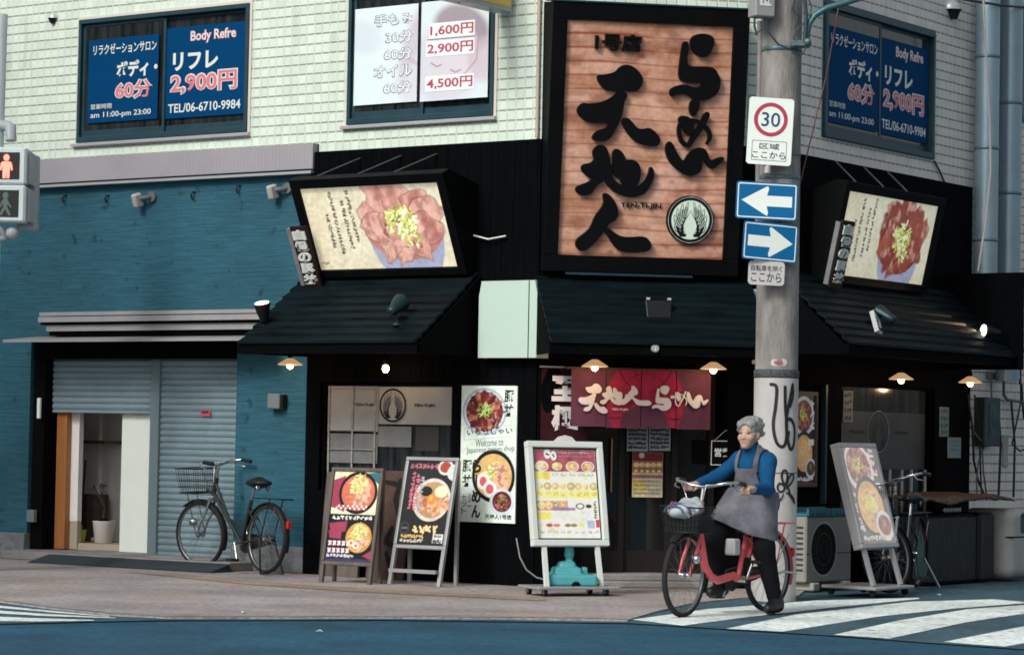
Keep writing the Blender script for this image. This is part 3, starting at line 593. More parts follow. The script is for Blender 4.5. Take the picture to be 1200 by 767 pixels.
# ---------------------------------------------------------------- shutter bay with the open house door
m_shut = mat('shutter_slats', (.20, .285, .325), .5, .05, vary=.14, vscale=3)
m_post = mat('shutter_post', (.15, .21, .235), .5)
def slats(mb, x0, x1, z0, z1, y):
    z = z1; 
    while z > z0+.02:
        P = [(0, 0), (-.012, -.008), (-.014, -.03), (-.006, -.05), (.004, -.056)]
        for (a, b), (c, d) in zip(P, P[1:]): mb.quad((x0, y+c, z+d), (x1, y+c, z+d), (x1, y+a, z+b), (x0, y+a, z+b))
        mb.quad((x0, y, z-.06), (x1, y, z-.06), (x1, y+.004, z-.056), (x0, y+.004, z-.056)); z -= .06
mb = MB(); mb.box(-6.0, -3.37, .02, .26, 1.93, 2.12, 1); mb.box(-4.53, -4.42, .11, .20, .085, 1.95, 2); mb.box(-3.40, -3.365, .12, .2, .085, 1.95, 2)
mb.box(-6.0, -5.85, .03, .26, .085, 2.0, 1)
SHUT = mb.build('shutter_frame', [m_shut, m_dark, m_post], BLD)
mb = MB(); slats(mb, -4.42, -3.40, .09, 1.98, .15); mb.build('closed_shutter', m_shut, BLD)
mb = MB(); slats(mb, -5.85, -4.53, 1.44, 1.98, .15); mb.box(-5.85, -4.53, .14, .17, 1.415, 1.44); mb.build('raised_shutter', m_shut, BLD)
mb = MB(); mb.box(-3.9, -3.78, .118, .1185, 1.40, 1.455, 0); mb.box(-3.885, -3.80, .117, .1175, 1.425, 1.447, 1); mb.build('sticker_print', [mat('red_sticker', hx('c04a58')), mat('ink_blue', (.02, .03, .06))], BLD)
mb = MB(); mb.box(-5.835, -5.70, .19, .26, .09, 1.44, 0, .004); mb.build('door_jamb', mat('orange_wood', (.36, .145, .05), .45, vary=.18, vscale=3, stretch=(6, 6, .5)), BLD)
m_white = mat('white_paint', (.74, .80, .74), .5, vary=.04, vscale=2)
mb = MB(); mb.box(-4.985, -4.53, .21, .255, .09, 1.43, 0, .003); mb.build('white_door', m_white, BLD)
# the entry room
m_room = mat('room_wall', (.80, .78, .75), .8, vary=.06); mb = MB()
x0_, x1_, y1_, f_, c_ = -6.5, -4.4, 1.0, .15, 1.75
mb.quad((x0_, .281, f_), (x0_, y1_, f_), (x0_, y1_, c_), (x0_, .281, c_)); mb.quad((x1_, .281, f_), (x1_, .281, c_), (x1_, y1_, c_), (x1_, y1_, f_)); mb.quad((x0_, y1_, f_), (x1_, y1_, f_), (x1_, y1_, c_), (x0_, y1_, c_)); mb.quad((x0_, .281, c_), (x0_, y1_, c_), (x1_, y1_, c_), (x1_, .281, c_))
mb.quad((x0_, .281, f_), (x1_, .281, f_), (x1_, y1_, f_), (x0_, y1_, f_), m=2); mb.quad((x0_, .2805, .08), (x1_, .2805, .08), (x1_, .2805, f_), (x0_, .2805, f_), m=2); mb.quad((x0_, .2815, f_), (x0_, .2815, c_), (-6.02, .2815, c_), (-6.02, .2815, f_), m=0)
mb.box(-5.735, -5.60, .265, .32, .09, .36, 2); mb.box(-5.735, -5.60, .262, .32, .362, 1.43, 0)
mb.quad((-6.02, .28, 0), (-3.36, .28, 0), (-3.36, .28, .084), (-6.02, .28, .084), m=1); mb.quad((-6.02, .281, 2.13), (-3.36, .281, 2.13), (-3.36, .281, 2.3), (-6.02, .281, 2.3), m=1)
mb.quad((-4.42, .279, .08), (-3.36, .279, .08), (-3.36, .279, 2.13), (-4.42, .279, 2.13), m=1)
mb.build('entry_room', [m_room, m_dark, mat('beige_board', (.42, .35, .27), .7)], BLD)
mb = MB(); mb.box(-6.3, -5.70, .72, .99, 1.115, 1.145); mb.build('room_shelf', mat('shelf_wood', (.12, .055, .03), .6), BLD)
m_conc = mat('concrete', (.22, .215, .215), .85, vary=.2, vscale=5, bump=.5)
mb = MB(); mb.box(-6.0, -3.08, -.36, .28, 0, .082, 0, .008); mb.box(-5.3, -3.36, -.2, .3, .083, .095, 0); mb.build('step', m_conc, BLD)
# grey metal hood over the shutter
m_hood = mat('grey_hood', (.30, .30, .31), .5, .1, vary=.12, vscale=3)
mb = MB(); mb.box(-5.72, -2.80, -.20, 0, 2.335, 2.37); mb.box(-5.72, -2.80, -.215, 0, 2.275, 2.325); mb.box(-5.72, -2.80, -.18, 0, 2.25, 2.275, 1); mb.box(-5.66, -2.80, -.16, 0, 2.19, 2.25); mb.box(-5.66, -2.8, -.12, 0, 2.15, 2.19, 1)
mb.add([(-5.98, 0, 2.145), (-2.85, 0, 2.145), (-2.85, -.42, 2.10), (-5.98, -.42, 2.10), (-5.98, 0, 2.13), (-2.85, 0, 2.13), (-2.85, -.42, 2.075), (-5.98, -.42, 2.075)], [(3, 2, 1, 0), (4, 5, 6, 7), (7, 6, 2, 3), (4, 7, 3, 0), (6, 5, 1, 2)])
solo(mb, 'metal_hood', [m_hood, m_dark], 'grey stepped metal hood over the roller shutters', 'hood', L)
# ---------------------------------------------------------------- entrance
m_door = mat('door_glass', (.008, .009, .010), .05, spec=.55)
mb = MB(); mb.quad((.40, .5, 0), (1.66, .5, 0), (1.66, .5, 1.86), (.40, .5, 1.86), m=0); ENT = mb.build('entrance_back', m_dark, BLD, MC)
mb = MB(); mb.box(.40, 1.66, -.10, .5, 0, .055, 0, .01); mb.box(.42, 1.64, .02, .5, .055, .11, 0, .008); mb.build('entrance_step', mat('pale_step', (.26, .25, .245), .8, vary=.2, vscale=6, bump=.4), BLD, MC)
mb = MB()
for a, b in ((.42, .84), (.84, 1.26), (1.26, 1.64)):
    y = .30 if a != .84 else .34
    mb.box(a, b, y, y+.04, 1.76, 1.84); mb.box(a, b, y, y+.04, .115, .30); mb.box(a, a+.05, y+.001, y+.039, .30, 1.76); mb.box(b-.05, b, y+.001, y+.039, .30, 1.76)
dr = mb.build('sliding_door', m_brown, BLD, MC); mb = MB()
for a, b in ((.47, .79), (.89, 1.21), (1.31, 1.59)): mb.box(a, b, .318 if a != .89 else .358, .322 if a != .89 else .362, .30, 1.76)
mb.build('pane', m_door, dr); mb = MB(); mb.tube([(.72, .27, .80), (.72, .27, 1.26)], .011); mb.build('handle', mat('brass', (.35, .2, .07), .35, .8), dr)
# ---------------------------------------------------------------- board roofs over the shop
m_roofb = mat('roof_boards', (.0024, .0072, .0095), .6, spec=.09, vary=.75, vscale=4, stretch=(.6, 3, 3), bump=.3, bscale=20)
def board_roof(fr, x0, x1, zt, zb, w0, w1, label, n=9, fascia=.09, ends=(1, 1), hip=None):
    t = thing('board_roof', label, 'roof', fr, (x0+x1)/2, zb, 0, 'dark boarded roofs over the shopfront'); c = (x0+x1)/2; a, b = x0-c, x1-c
    mb = MB()
    for i in range(n):
        f0, f1 = i/n, (i+1)/n; ya, yb = -(w0+(w1-w0)*f0), -(w0+(w1-w0)*f1); za, zc = zt-zb-(zt-zb)*f0, zt-zb-(zt-zb)*f1
        mb.add([(a, ya, za), (b, ya, za), (b, yb-.012, zc+.016), (a, yb-.012, zc+.016), (a, yb-.012, zc-.006), (b, yb-.012, zc-.006), (b, ya, za-.03), (a, ya, za-.03)], [(3, 2, 1, 0), (4, 5, 2, 3), (7, 6, 5, 4), (0, 7, 4, 3), (1, 2, 5, 6)])
    mb.build('roof_board', m_roofb, t); mb = MB()
    mb.box(a-.012, b+.012, -w1+.01, -w1+.045, -fascia, .002); mb.build('fascia', m_black, t); mb = MB()
    for e, x in zip(ends, (a, b)):
        if e: mb.prism([(0, 0), (1, 1)], 0, 0) if False else mb.add([(x, -w0, zt-zb-.03), (x, -w1+.04, -.02), (x, -w1+.04, -fascia), (x, -w0+.06, -fascia), (x+.02, -w0, zt-zb-.03), (x+.02, -w1+.04, -.02), (x+.02, -w1+.04, -fascia), (x+.02, -w0+.06, -fascia)], [(0, 1, 2, 3), (7, 6, 5, 4), (0, 4, 5, 1), (2, 6, 7, 3)])
    mb.quad((a, -w0+.06, -fascia+.02), (b, -w0+.06, -fascia+.02), (b, -w1+.04, -fascia+.02), (a, -w1+.04, -fascia+.02)); mb.build('soffit', m_black, t)
    return t
board_roof(L, -2.52, -.58, 2.66, 2.03, .06, .95, 'dark boarded roof over the shop window between blue wall and white sign')
board_roof(C, -.04, 1.83, 2.62, 2.04, .06, .80, 'dark boarded roof over the entrance curtain below the wooden sign')
t = board_roof(R, .12, 3.40, 2.74, 2.10, .06, .80, 'dark boarded roof on the side street behind the concrete pole', ends=(1, 0))
mb = MB(); mb.add([(x, y, z) for x in (1.64, 1.67) for y, z in ((-.04, -.12), (-.86, -.12), (-.86, .80), (-.04, .80))], [(0, 1, 2, 3), (7, 6, 5, 4), (0, 4, 5, 1), (1, 5, 6, 2), (2, 6, 7, 3), (3, 7, 4, 0)]); mb.build('end_board', m_black, t)

# unseen block added across the side street to cast shade on the blue wall's foot
ob = thing('added_shade_block', 'plain grey block across the side street, facing the blue wall', 'building', Fr((-13.2, 15.0, 0), L.X)); mb = MB(); mb.box(-14, 0, -9, 0, 0, 13.4); mb.box(-14.1, .1, -9.1, .1, 13.4, 13.7)
mb.x = None; mb.build('wall', mat('grey_render', (.22, .22, .22), .8), ob); mb = MB()
for i in range(5):
    for k in range(3): mb.box(-13+i*2.6, -11.6+i*2.6, 0, .03, 1+3.4*k, 2.6+3.4*k)
mb.build('window_glazing', m_glass, ob)
# ================================================================== signs and prints
m_ink = mat('ink', (.008, .009, .01), .6); m_wht = mat('white_print', (.66, .70, .66), .5); m_frame = mat('black_frame', (.0022, .0028, .0034), .6, spec=.08, vary=.3, vscale=5)
m_letter = mat('black_letter', (.002, .0026, .0034), .5, spec=.15)
pm = print_mat('printed_paper', .5); plit = print_mat('lit_print', .4, emit=.28)
def scaled(fr, poly, off, sc): return [fr.uv(off[0]+x/sc, off[1]+y/sc) for x, y in poly]
# ---- big wooden sign, leaning out over the entrance
SF = C.sub(0, 2.66, .14, .125); SGN = thing('wooden_shop_sign', 'large leaning wooden sign with black brush lettering in a black frame', 'shop sign', SF)
lo = SF.uv(653.2, 298); hi = SF.uv(859.2, 33); tl = SF.uv(665.8, 24); br = SF.uv(844.8, 304)
sx0, sx1, sz0, sz1 = .128, 1.562, .14, 2.115
mb = MB()
for a, b, c, d in ((0, 1.70, sz1, 2.26), (0, 1.70, .0, sz0), (0, sx0, sz0, sz1), (sx1, 1.70, sz0, sz1)): mb.box(a, b, -.02, .10, c, d)
mb.build('sign_frame', m_frame, SGN, None, .006)
mb = MB(); N_, Z_ = SF.N, SF.Z
bx = [(x, 0.102, z) for x in (0.004, 1.696) for z in (.004, 2.256)]
inv = SF.mat().inverted(); back = [tuple(inv@Vector(C.p(u, z, .02))) for u in (0.0, 1.70) for z in (2.60, 4.95)]
mb.add(bx+back, [(0, 1, 5, 4), (3, 2, 6, 7), (1, 3, 7, 5), (2, 0, 4, 6)]); mb.build('sign_box', m_frame, SGN)
mb = MB(); mb.box(-.03, 1.715, -.03, .14, 2.262, 2.275); mb.build('drip_flashing', m_teal, SGN); mb = MB(); mb.box(.2, 1.3, -.03, .0, -.022, -.004); mb.build('bottom_strip', m_teal, SGN)
cv = Cv(sx1-sx0, sz1-sz0, 'b9866a', .007); n1 = vnoise(cv.X*.25, cv.Y*1.6, 5, 4); n2 = vnoise(cv.X*.6, cv.Y*9, 4, 8); n3 = vnoise(cv.X, cv.Y, 5, 21)
cv.mix(np.clip((n1-.40)*4, 0, 1)*.9, 'd3a38b'); cv.mix(np.clip((n3-.52)*5, 0, 1)*.55, 'e0b3a4'); cv.mix(np.clip((n2-.55)*5, 0, 1)*.35, '8a4a30')
pw = .116; ph = np.abs(((cv.Y+.01*np.sin(cv.X*5))/pw) % 1-.5); wv = vnoise(cv.X*.7, cv.Y*.2, 4, 33)
cv.mix(np.clip((ph-.40+.10*(wv-.5))*11, 0, 1)*.85, '84462f'); cv.mix(np.clip((ph-.30)*4, 0, 1)*np.clip((wv-.35)*3, 0, 1)*.85, '8e442c')
cv.mix(np.clip((vnoise(cv.X*.8, cv.Y*1.3, 5, 91)-.56)*7, 0, 1)*.5, '7c3824'); cv.grain(.16, 30, 9)
cv.sheet('board_print', SGN, sx0, sz1, .012, print_mat('wood_print', .5))
TEN = [([(252,120),(300,118),(390,100),(420,60),(470,38),(530,62),(575,110),(592,155),(575,205),(540,235),(470,228),(400,232),(320,225),(285,195),(262,160)]),
 ([(420,228),(480,262),(448,310),(440,380),(420,450),(380,530),(340,590),(300,605),(225,600),(215,575),(260,530),(320,520),(345,480),(340,465),(200,470),(140,440),(95,380),(140,325),(180,335),(270,328),(340,300),(390,265)]),
 ([(430,455),(475,435),(510,470),(550,520),(600,525),(640,512),(690,550),(722,600),(705,640),(660,645),(580,630),(530,600),(480,550)])]
CHI = [[(200,60),(215,20),(250,0),(285,10),(305,50),(320,130),(310,200),(265,255),(235,262),(205,310),(180,340),(120,345),(85,315),(90,290),(130,275),(180,255),(205,235),(160,210),(120,165),(135,135),(190,130),(220,95)],
 [(340,45),(370,25),(410,60),(430,120),(425,190),(400,235),(365,215),(345,200),(345,100)],
 [(430,110),(470,102),(515,125),(530,180),(520,250),(490,290),(440,285),(400,262),(395,240),(425,210),(440,160)],
 [(290,170),(320,120),(335,150),(325,200),(345,245),(390,275),(450,298),(500,298),(560,260),(590,200),(598,150),(615,165),(622,215),(600,270),(560,330),(490,358),(420,350),(350,320),(300,270),(285,220)]]
JIN = [[(272,345),(290,332),(330,360),(365,420),(375,480),(350,520),(310,535),(260,615),(200,680),(150,725),(105,722),(85,690),(92,650),(150,610),(190,570),(220,490),(270,430),(285,390)],
 [(275,580),(300,570),(350,610),(400,638),(480,640),(560,632),(600,675),(600,710),(560,735),(400,735),(350,695),(310,625)]]
RA = [[(290,180),(330,130),(410,115),(470,130),(505,165),(495,220),(465,290),(430,320),(370,310),(320,270)],
 [(225,215),(240,185),(275,195),(270,260),(255,330),(262,400),(330,415),(470,412),(520,440),(540,490),(560,530),(550,610),(515,660),(450,700),(360,710),(310,690),(270,650),(210,640),(150,650),(125,675),(110,640),(125,605),(190,580),(250,575),(320,600),(370,600),(410,570),(415,550),(300,540),(220,535),(192,500),(200,400)]]
BAR = [[(290,60),(310,20),(370,25),(368,80),(340,150),(310,160),(290,120)]]
ME = [[(190,180),(230,160),(290,180),(320,230),(320,300),(285,330),(250,310),(220,250),(195,220)]]
MEs = [([(440,150),(385,260),(310,370),(270,425),(215,385),(192,300),(200,230)], [28,26,22,20,19,17,15]), ([(215,190),(280,195),(350,205),(415,245),(460,300),(468,360),(438,412)], [16,15,15,18,18,16,8])]
NN = [[(75,430),(100,390),(130,410),(160,480),(200,550),(240,575),(265,520),(320,465),(390,445),(440,480),(450,540),(480,570),(540,540),(598,530),(560,580),(490,635),(455,610),(430,560),(400,540),(385,570),(395,640),(330,690),(260,692),(180,640),(110,570),(78,500)]]
def inflate(P, d):
    P = np.array(P, float); A = np.sum(P[:, 0]*np.roll(P[:, 1], -1)-np.roll(P[:, 0], -1)*P[:, 1]); t = np.roll(P, -1, 0)-np.roll(P, 1, 0); t /= np.maximum(np.linalg.norm(t, axis=1), 1e-9)[:, None]; return P+d*(1 if A > 0 else -1)*np.stack([t[:, 1], -t[:, 0]], 1)
def sm(P, it=1):
    P = np.array(P, float)
    for _ in range(it): Q = np.roll(P, -1, 0); P = np.stack([.75*P+.25*Q, .25*P+.75*Q], 1).reshape(-1, 2)
    return P
GL = []                                              # every stroke of the name, in pixel space
for S, off, sc, ch in ((TEN, (660, 70), 6.392, 0), (CHI, (660, 170), 5.9, 1), (JIN, (660, 170), 5.9, 2), (RA, (770, 25), 7.667, 3), (BAR, (770, 115), 7.667, 4), (ME, (770, 115), 7.667, 5), (NN, (770, 115), 7.667, 6)):
    for P in S: GL.append((ch, inflate(sm(P, 2)/sc+np.array(off), .9)))
def brush_letters(mb, fn, y, depth, which=None, m=0, k=1.):
    for i, (ch, P) in enumerate(GL):
        if which is None or ch in which: mb.prism([fn(ch, x, q) for x, q in P], y-.0007*i, y+depth, m)
    if which is None or 5 in which:
        for j, (P, rr) in enumerate(MEs): mb.stroke([fn(5, 770+x/7.667, 115+q/7.667) for x, q in P], [r/7.667*k for r in rr], y-.008-.0007*j, m, depth+.008)
mb = MB(); pxm = (SF.uv(760, 100)[0]-SF.uv(750, 100)[0])/10
brush_letters(mb, lambda ch, x, q: SF.uv(x, q), -.025, .036, None, 0, pxm)
a, b = SF.uv(697, 38), SF.uv(752, 62); mb.text('1号店', (a[0]+b[0])/2, (a[1]+b[1])/2, .15, .40, -.0, .03, 0, .18)
a = SF.uv(751, 241.5); mb.text('TEN-TI-JIN', a[0], a[1], .058, .35, -.001, .012, 0, .06)
mb.build('brush_lettering', m_letter, SGN)
cx, cz = SF.uv(808, 257.5); mb = MB(); mb.lathe([(.205, -.03), (.205, .012)], 40, (cx, 0, cz), 'y'); rd_ = mb.build('crest_disc', m_letter, SGN)
crest_print(rd_, cx, cz, -.032, .192, hx('dcefdf'), '0a0c0e', print_mat('crest_paint', .5))
# ---- leaning light boxes with the pork bowl
def lightbox(fr, u0, u1, zb, zt, w0, w1, label, shade, seed, scaleb):
    H = math.hypot(zt-zb, w1-w0); f = fr.sub(u0, zb, w0, math.atan2(w1-w0, zt-zb)); wd = u1-u0
    t = thing('lightbox_sign', label, 'lightbox', f, 0, 0, 0, 'leaning pork bowl lightboxes'); mb = MB(); q = .085
    for a, b, c, d in ((-q, wd+q, H, H+q), (-q, wd+q, -q*.8, 0), (-q, 0, 0, H), (wd, wd+q, 0, H)): mb.box(a, b, -.02, .09, c, d)
    mb.build('sign_frame', m_frame, t, None, .004); mb = MB(); i2 = f.mat().inverted()
    fb = [(-q+.004, .092, -q*.8+.004), (wd+q-.004, .092, -q*.8+.004), (wd+q-.004, .092, H+q-.004), (-q+.004, .092, H+q-.004)]; bb = [tuple(i2@Vector(fr.p(u, z, .05))) for u, z in ((u0-q, zb-.02), (u1+q, zb-.02), (u1+q, zt+.02), (u0-q, zt+.02))]
    mb.add(fb+bb, [(0, 1, 5, 4), (1, 2, 6, 5), (2, 3, 7, 6), (3, 0, 4, 7)]); mb.build('sign_box', m_frame, t)
    for k in (.12, .42, .68):
        mb = MB(); a, b = (wd*k, .06, H+q), tuple(i2@Vector(fr.p(u0+wd*k+.12, zt+.30, .05))); mb.tube([a, b], .008, 6); mb.build('stay_rod', mat('stay_metal', (.05, .065, .07), .5), t)
    c = Cv(wd, H, 'dcd6bd', .0065); c.mix(np.clip(1-c.X/(wd*.25), 0, 1)*.25, 'd9bd8c'); c.mix(np.clip(c.Y/H-.75, 0, 1)*1.2, 'd8cfae')
    pork_bowl(c, wd*.665, H*.47, H*.60, .82, '9da3bd', shade, True, seed); c.grain(.05, 25, 3)
    for k, (x, y0, n) in enumerate(((.325, .04, 15), (.275, .16, 14), (.20, .05, 18), (.145, .32, 10))): c.scrib(wd*x-.022+.0*k, H*y0, .052, H*n*.043, n, '2a2620', True, .0045, seed+k)
    c.scrib(wd*.01, H*.9, .1, .03, 4, '4a4438', False, .003)
    c.sheet('lit_panel_print', t, 0, H, .01, plit if seed == 3 else print_mat('lit_print_dim', .4, emit=.34)); return t, f
LB1, F1 = lightbox(L, -2.225, -.70, 2.705, 3.405, .2, .52, 'leaning lightbox showing a pork bowl, beside the blue wall', ('c08a80', 'cc988c', 'b47c72', 'd6a89a'), 3, 1)
LB2, F2 = lightbox(R, .86, 2.62, 2.745, 3.475, .2, .36, 'leaning lightbox showing a darker pork bowl, behind the concrete pole', ('8c4436', '9c5040', '7c382c', 'a45c48'), 9, 1)
def plaque(fr, u, zt, h, wd, label, side):
    t = thing('wooden_plaque', label, 'plaque', fr, u, zt, 0, 'slanted plaques beside the lightboxes'); mb = MB()
    mb.box(-wd/2, wd/2, -.03, .0, -h, 0); mb.build('plaque_board', mat('plaque_brown', (.022, .012, .010), .6, spec=.1), t, None, .004); mb = MB(); mb.box(-wd/2-side, -wd/2-.003, -.015, .03, -h+.02, -.02); mb.build('plaque_side', mat('grey_side', (.17, .18, .19), .5, vary=.3), t)
    mb = MB(); mb.vtext('自慢の豚丼', 0, -.03, h*.16, wd*.80, .12, -.034, .05, 0, .08); mb.build('lettering', m_wht, t)
fq = F1.sub(-.02, .40, .07); plaque(fq, -.03, .05, .58, .185, 'slanted brown plaque with white letters beside the blue wall', .055)
fq = F2.sub(-.02, .40, .07); plaque(fq, -.03, .09, .60, .22, 'slanted brown plaque with white letters close to the concrete pole', .022)
# ---- salon posters in the upper windows
m_blueprint = mat('blue_print', (.0006, .046, .140), .6, spec=.04, vary=.05); m_blueprintR = m_blueprint
m_pinkprint = mat('pink_print', (.62, .18, .22), .5)
def salon(fr, WX, label, y, pl, pr):
    x0, x1, z0, z1 = WX; f = fr
    def line(P, t, cx, cz, hh, ww, bold, m=0, thin=None):
        mb = MB(); mb.text(t, cx, cz, hh, ww, -.005, bold, m)
        if thin is not None: mb.text(t, cx, cz, hh-thin[2], ww-thin[2], -.0065, thin[0], thin[1])
        mb.build('lettering', [m_wht, m_pinkprint], P)
    A = thing('salon_poster', label[0], 'window poster', f, pl[0], pl[2], -y, 'blue salon posters'); w = pl[1]-pl[0]; h = pl[3]-pl[2]
    mb = MB(); mb.box(0, w, -.003, 0, 0, h); mb.build('sheet', m_blueprint, A)
    line(A, 'リラクゼーションサロン', w*.52, h*.875, h*.125, w*.90, .015); line(A, 'ボディ・', w*.70, h*.62, h*.20, w*.58, .045)
    line(A, '営業時間', w*.20, h*.195, h*.062, w*.30, .004); line(A, 'am 11:00-pm 23:00', w*.48, h*.085, h*.085, w*.86, .01)
    line(A, '60分', w*.66, h*.37, h*.24, w*.54, .07, 0, (.022, 1, .022))
    B = thing('salon_poster', label[1], 'window poster', f, pr[0], pr[2], -y-.026, 'blue salon posters'); w = pr[1]-pr[0]; h = pr[3]-pr[2]
    mb = MB(); mb.box(0, w, -.003, 0, 0, h); mb.build('sheet', m_blueprint, B)
    line(B, 'Body Refre', w*.60, h*.875, h*.15, w*.58, .045, 1, (.012, 0, .012)); line(B, 'リフレ', w*.38, h*.62, h*.20, w*.58, .04)
    line(B, '2,900円', w*.49, h*.375, h*.25, w*.86, .07, 0, (.022, 1, .022)); line(B, 'TEL/06-6710-9984', w*.50, h*.11, h*.10, w*.92, .015)
    return A, B
LX = lambda a, b, c_, d: (L.uv(a, (b+d)/2)[0], L.uv(c_, (b+d)/2)[0], L.uv((a+c_)/2, d)[1], L.uv((a+c_)/2, b)[1])
salon(L, WL, ('blue salon poster in the sunlit window giving opening hours', 'blue salon poster in the sunlit window giving price and telephone'), -.006, LX(104, 44, 186, 142), LX(193, 29, 285, 136))
salon(R, WR, ('blue salon poster in the shaded side window giving opening hours', 'blue salon poster in the shaded side window giving price and telephone'), -.006, (1.075, 2.06, 4.13, 5.0), (2.14, 3.11, 4.13, 5.03))
def price_posters():
    q_ = LX(416, 8, 490, 121.5); w, h = q_[1]-q_[0], q_[3]-q_[2]; A = thing('price_poster', 'pale massage poster with outlined letters in the middle upper window', 'window poster', L, q_[0], q_[2], .006, 'pale massage posters')
    c = Cv(w, h, 'd6e6e8', .007); c.ell(w*.15, h*.30, w*.3, h*.17, 'c9d5e0', .3, .8, .08); c.ell(w*1.0, h*.55, w*.28, h*.5, 'cdcfda', .2, .9, .10); c.ell(w*.9, h*.42, w*.12, h*.35, 'bcb2c0', .35, .55, .05); c.line([(w*.75, h*.5), (w*1.0, h*.62)], .02, 'b7a2b3', .5); c.grain(.03, 10, 2)
    c.sheet('sheet_print', A, 0, h, -.003, pm); mb = MB(); ml = mat('lilac_print', hx('8489a8'), .5)
    for s, y, ww in (('手もみ', .86, .62), ('30分', .675, .44), ('60分', .50, .46), ('オイル', .33, .62), ('60分', .155, .46)):
        mb.text(s, w*.93, h*y, .115, w*ww, -.006, .045, 0, al='r'); mb.text(s, w*.918, h*y, .10, w*(ww-.03), -.0075, .008, 1, al='r'); mb.build('lettering', [ml, mat('pale_print', hx('e4ecee'), .5)], A); mb = MB()
    q2_ = LX(496, 0, 575, 117); B = thing('price_poster', 'pale massage poster with red prices in the middle upper window', 'window poster', L, q2_[0], q2_[2], .032, 'pale massage posters'); w, h = q2_[1]-q2_[0], q2_[3]-q2_[2]
    c = Cv(w, h, 'd2e0e4', .006); c.ell(w*.40, h*.62, w*.55, h*.42, 'ccccd8', -.5, .9, .10); c.ell(w*.60, h*.30, w*.42, h*.23, '8d7888', .35, .8, .05); c.ell(w*.52, h*.55, w*.33, h*.31, 'd0cdd6', .3, 1, .05); c.ell(w*.95, h*.62, w*.25, h*.22, 'c9b4c2', 0, .7, .06)
    c.line([(w*.16, h*.62), (w*.24, h*.66), (w*.31, h*.645)], .006, '8f7c8c', .9); c.line([(w*.45, h*.70), (w*.52, h*.73), (w*.6, h*.71)], .006, '8f7c8c', .9); c.line([(w*.85, h*.42), (w*.83, h*.62), (w*.55, h*.84)], .010, 'a58a96', .6); c.line([(w*.30, h*.9), (w*.55, h*.83)], .012, 'b59aa8', .6)
    c.grain(.03, 10, 6); c.sheet('sheet_print', B, 0, h, -.003, pm); mb = MB(); mr = mat('price_red', hx('b0485c'), .5)
    for s, y, x0 in (('1,600円', .70, .12), ('2,900円', .52, .08), ('4,500円', .17, .08)):
        mb.box(w*x0, w*.80, -.0055, -.005, h*y-.068, h*y+.068, 0); mb.text(s, w*(x0+.80)/2, h*y, .10, w*(.76-x0), -.007, .02, 1); mb.build('lettering', [mat('pale_print', hx('e4ecee'), .5), mr], B); mb = MB()
    mb.box(w*.10, w*.80, -.0055, -.005, h*.613, h*.622); mb.build('underline_print', mat('grey_print', hx('77788a'), .5), B)
price_posters()
# ---- projecting yellow sign at the top of the frame
t = thing('projecting_sign', 'yellow projecting sign box with pale underside above the middle window', 'sign', L, -.375, 4.885, 0); mb = MB()
mb.box(-.085, .085, -.95, -.06, 0, 1.1); mb.build('sign_box', mat('pale_metal', (.42, .44, .45), .4), t, None, .006); mb = MB(); mb.box(.086, .092, -.93, -.08, .035, 1.08); mb.box(-.092, -.086, -.93, -.08, .035, 1.08); mb.build('face', mat('yellow_face', (.72, .50, .10), .4), t); mb = MB()
for y in (-.25, -.7): mb.ball((0, y, -.004), (.012, .012, .006), 0, 8, 4)
mb.build('screw', m_alu, t)
for z in (.3, .8): mb = MB(); mb.tube([(0, -.07, z), (0, .0, z)], .02); mb.build('bracket', m_alu, t)
# ---- blank white box sign at the corner
def whitebox(fr, u0, u1, z0, z1, w, label, cut):
    t = thing('blank_sign_box', label, 'sign box', fr, (u0+u1)/2, z0, w, 'blank white sign boxes at the corners'); a = (u1-u0)/2; h = z1-z0; mb = MB()
    P = [(-a, 0), (a, 0), (a, h-.10), (a-.025, h), (-a+.025, h), (-a, h-.13)] if cut else [(-a, 0), (a, 0), (a, h), (-a, h)]
    mb.prism(P, 0, w+.02 if w > .05 else .10); mb.build('box', mat('blank_white', (.46, .60, .53), .4, vary=.04, vscale=2), t, None, .004)
    mb = MB(); mb.box(.225*a*2/.62-.004, .225*a*2/.62+.004, -.003, .0, .0, h-.004); mb.build('joint', m_dark, t)
whitebox(L, -.505, .10, 1.925, 2.578, .16, 'blank white sign box between two dark boarded roofs', True)
whitebox(R, -.12, .10, 1.92, 2.56, .16, 'blank white sign box mostly hidden behind the concrete pole', False)
# ---- tall white ramen poster
t = thing('ramen_poster', 'tall white poster with two bowls and brush writing on the black boards', 'poster', L, -.74, .525, .05); w, h = .585, 1.165
mb = MB(); mb.box(0, w, -.012, 0, 0, h); mb.build('poster_board', m_wht, t); c = Cv(w, h, 'dff0e4', .0045)
c.ell(w*.42, h*.19, w*.40, h*.175, 'cfd8e0'); c.ring(w*.42, h*.19, w*.38, h*.165, .012, '9fb2c4'); c.ell(w*.42, h*.19, w*.33, h*.145, '3a1a1c')
for i in range(16): a = i*.39; blob(c, w*.42+w*.22*math.cos(a), h*.19+h*.10*math.sin(a), w*.12, w*.06, a, ('7a2a2a', '8a3a34', '5a1a20', 'b06a58')[i % 4], .2, 10, i)
scallion(c, w*.43, h*.18, w*.12, 60, 4, ('a8c860', 'c8e080', 'd8ea98', '88a848')); 
c.line([(w*.06, h*.315), (w*.98, h*.285), (w*.98, h*.365), (w*.06, h*.40), (w*.06, h*.315)], .002, '8fa39c', .8)
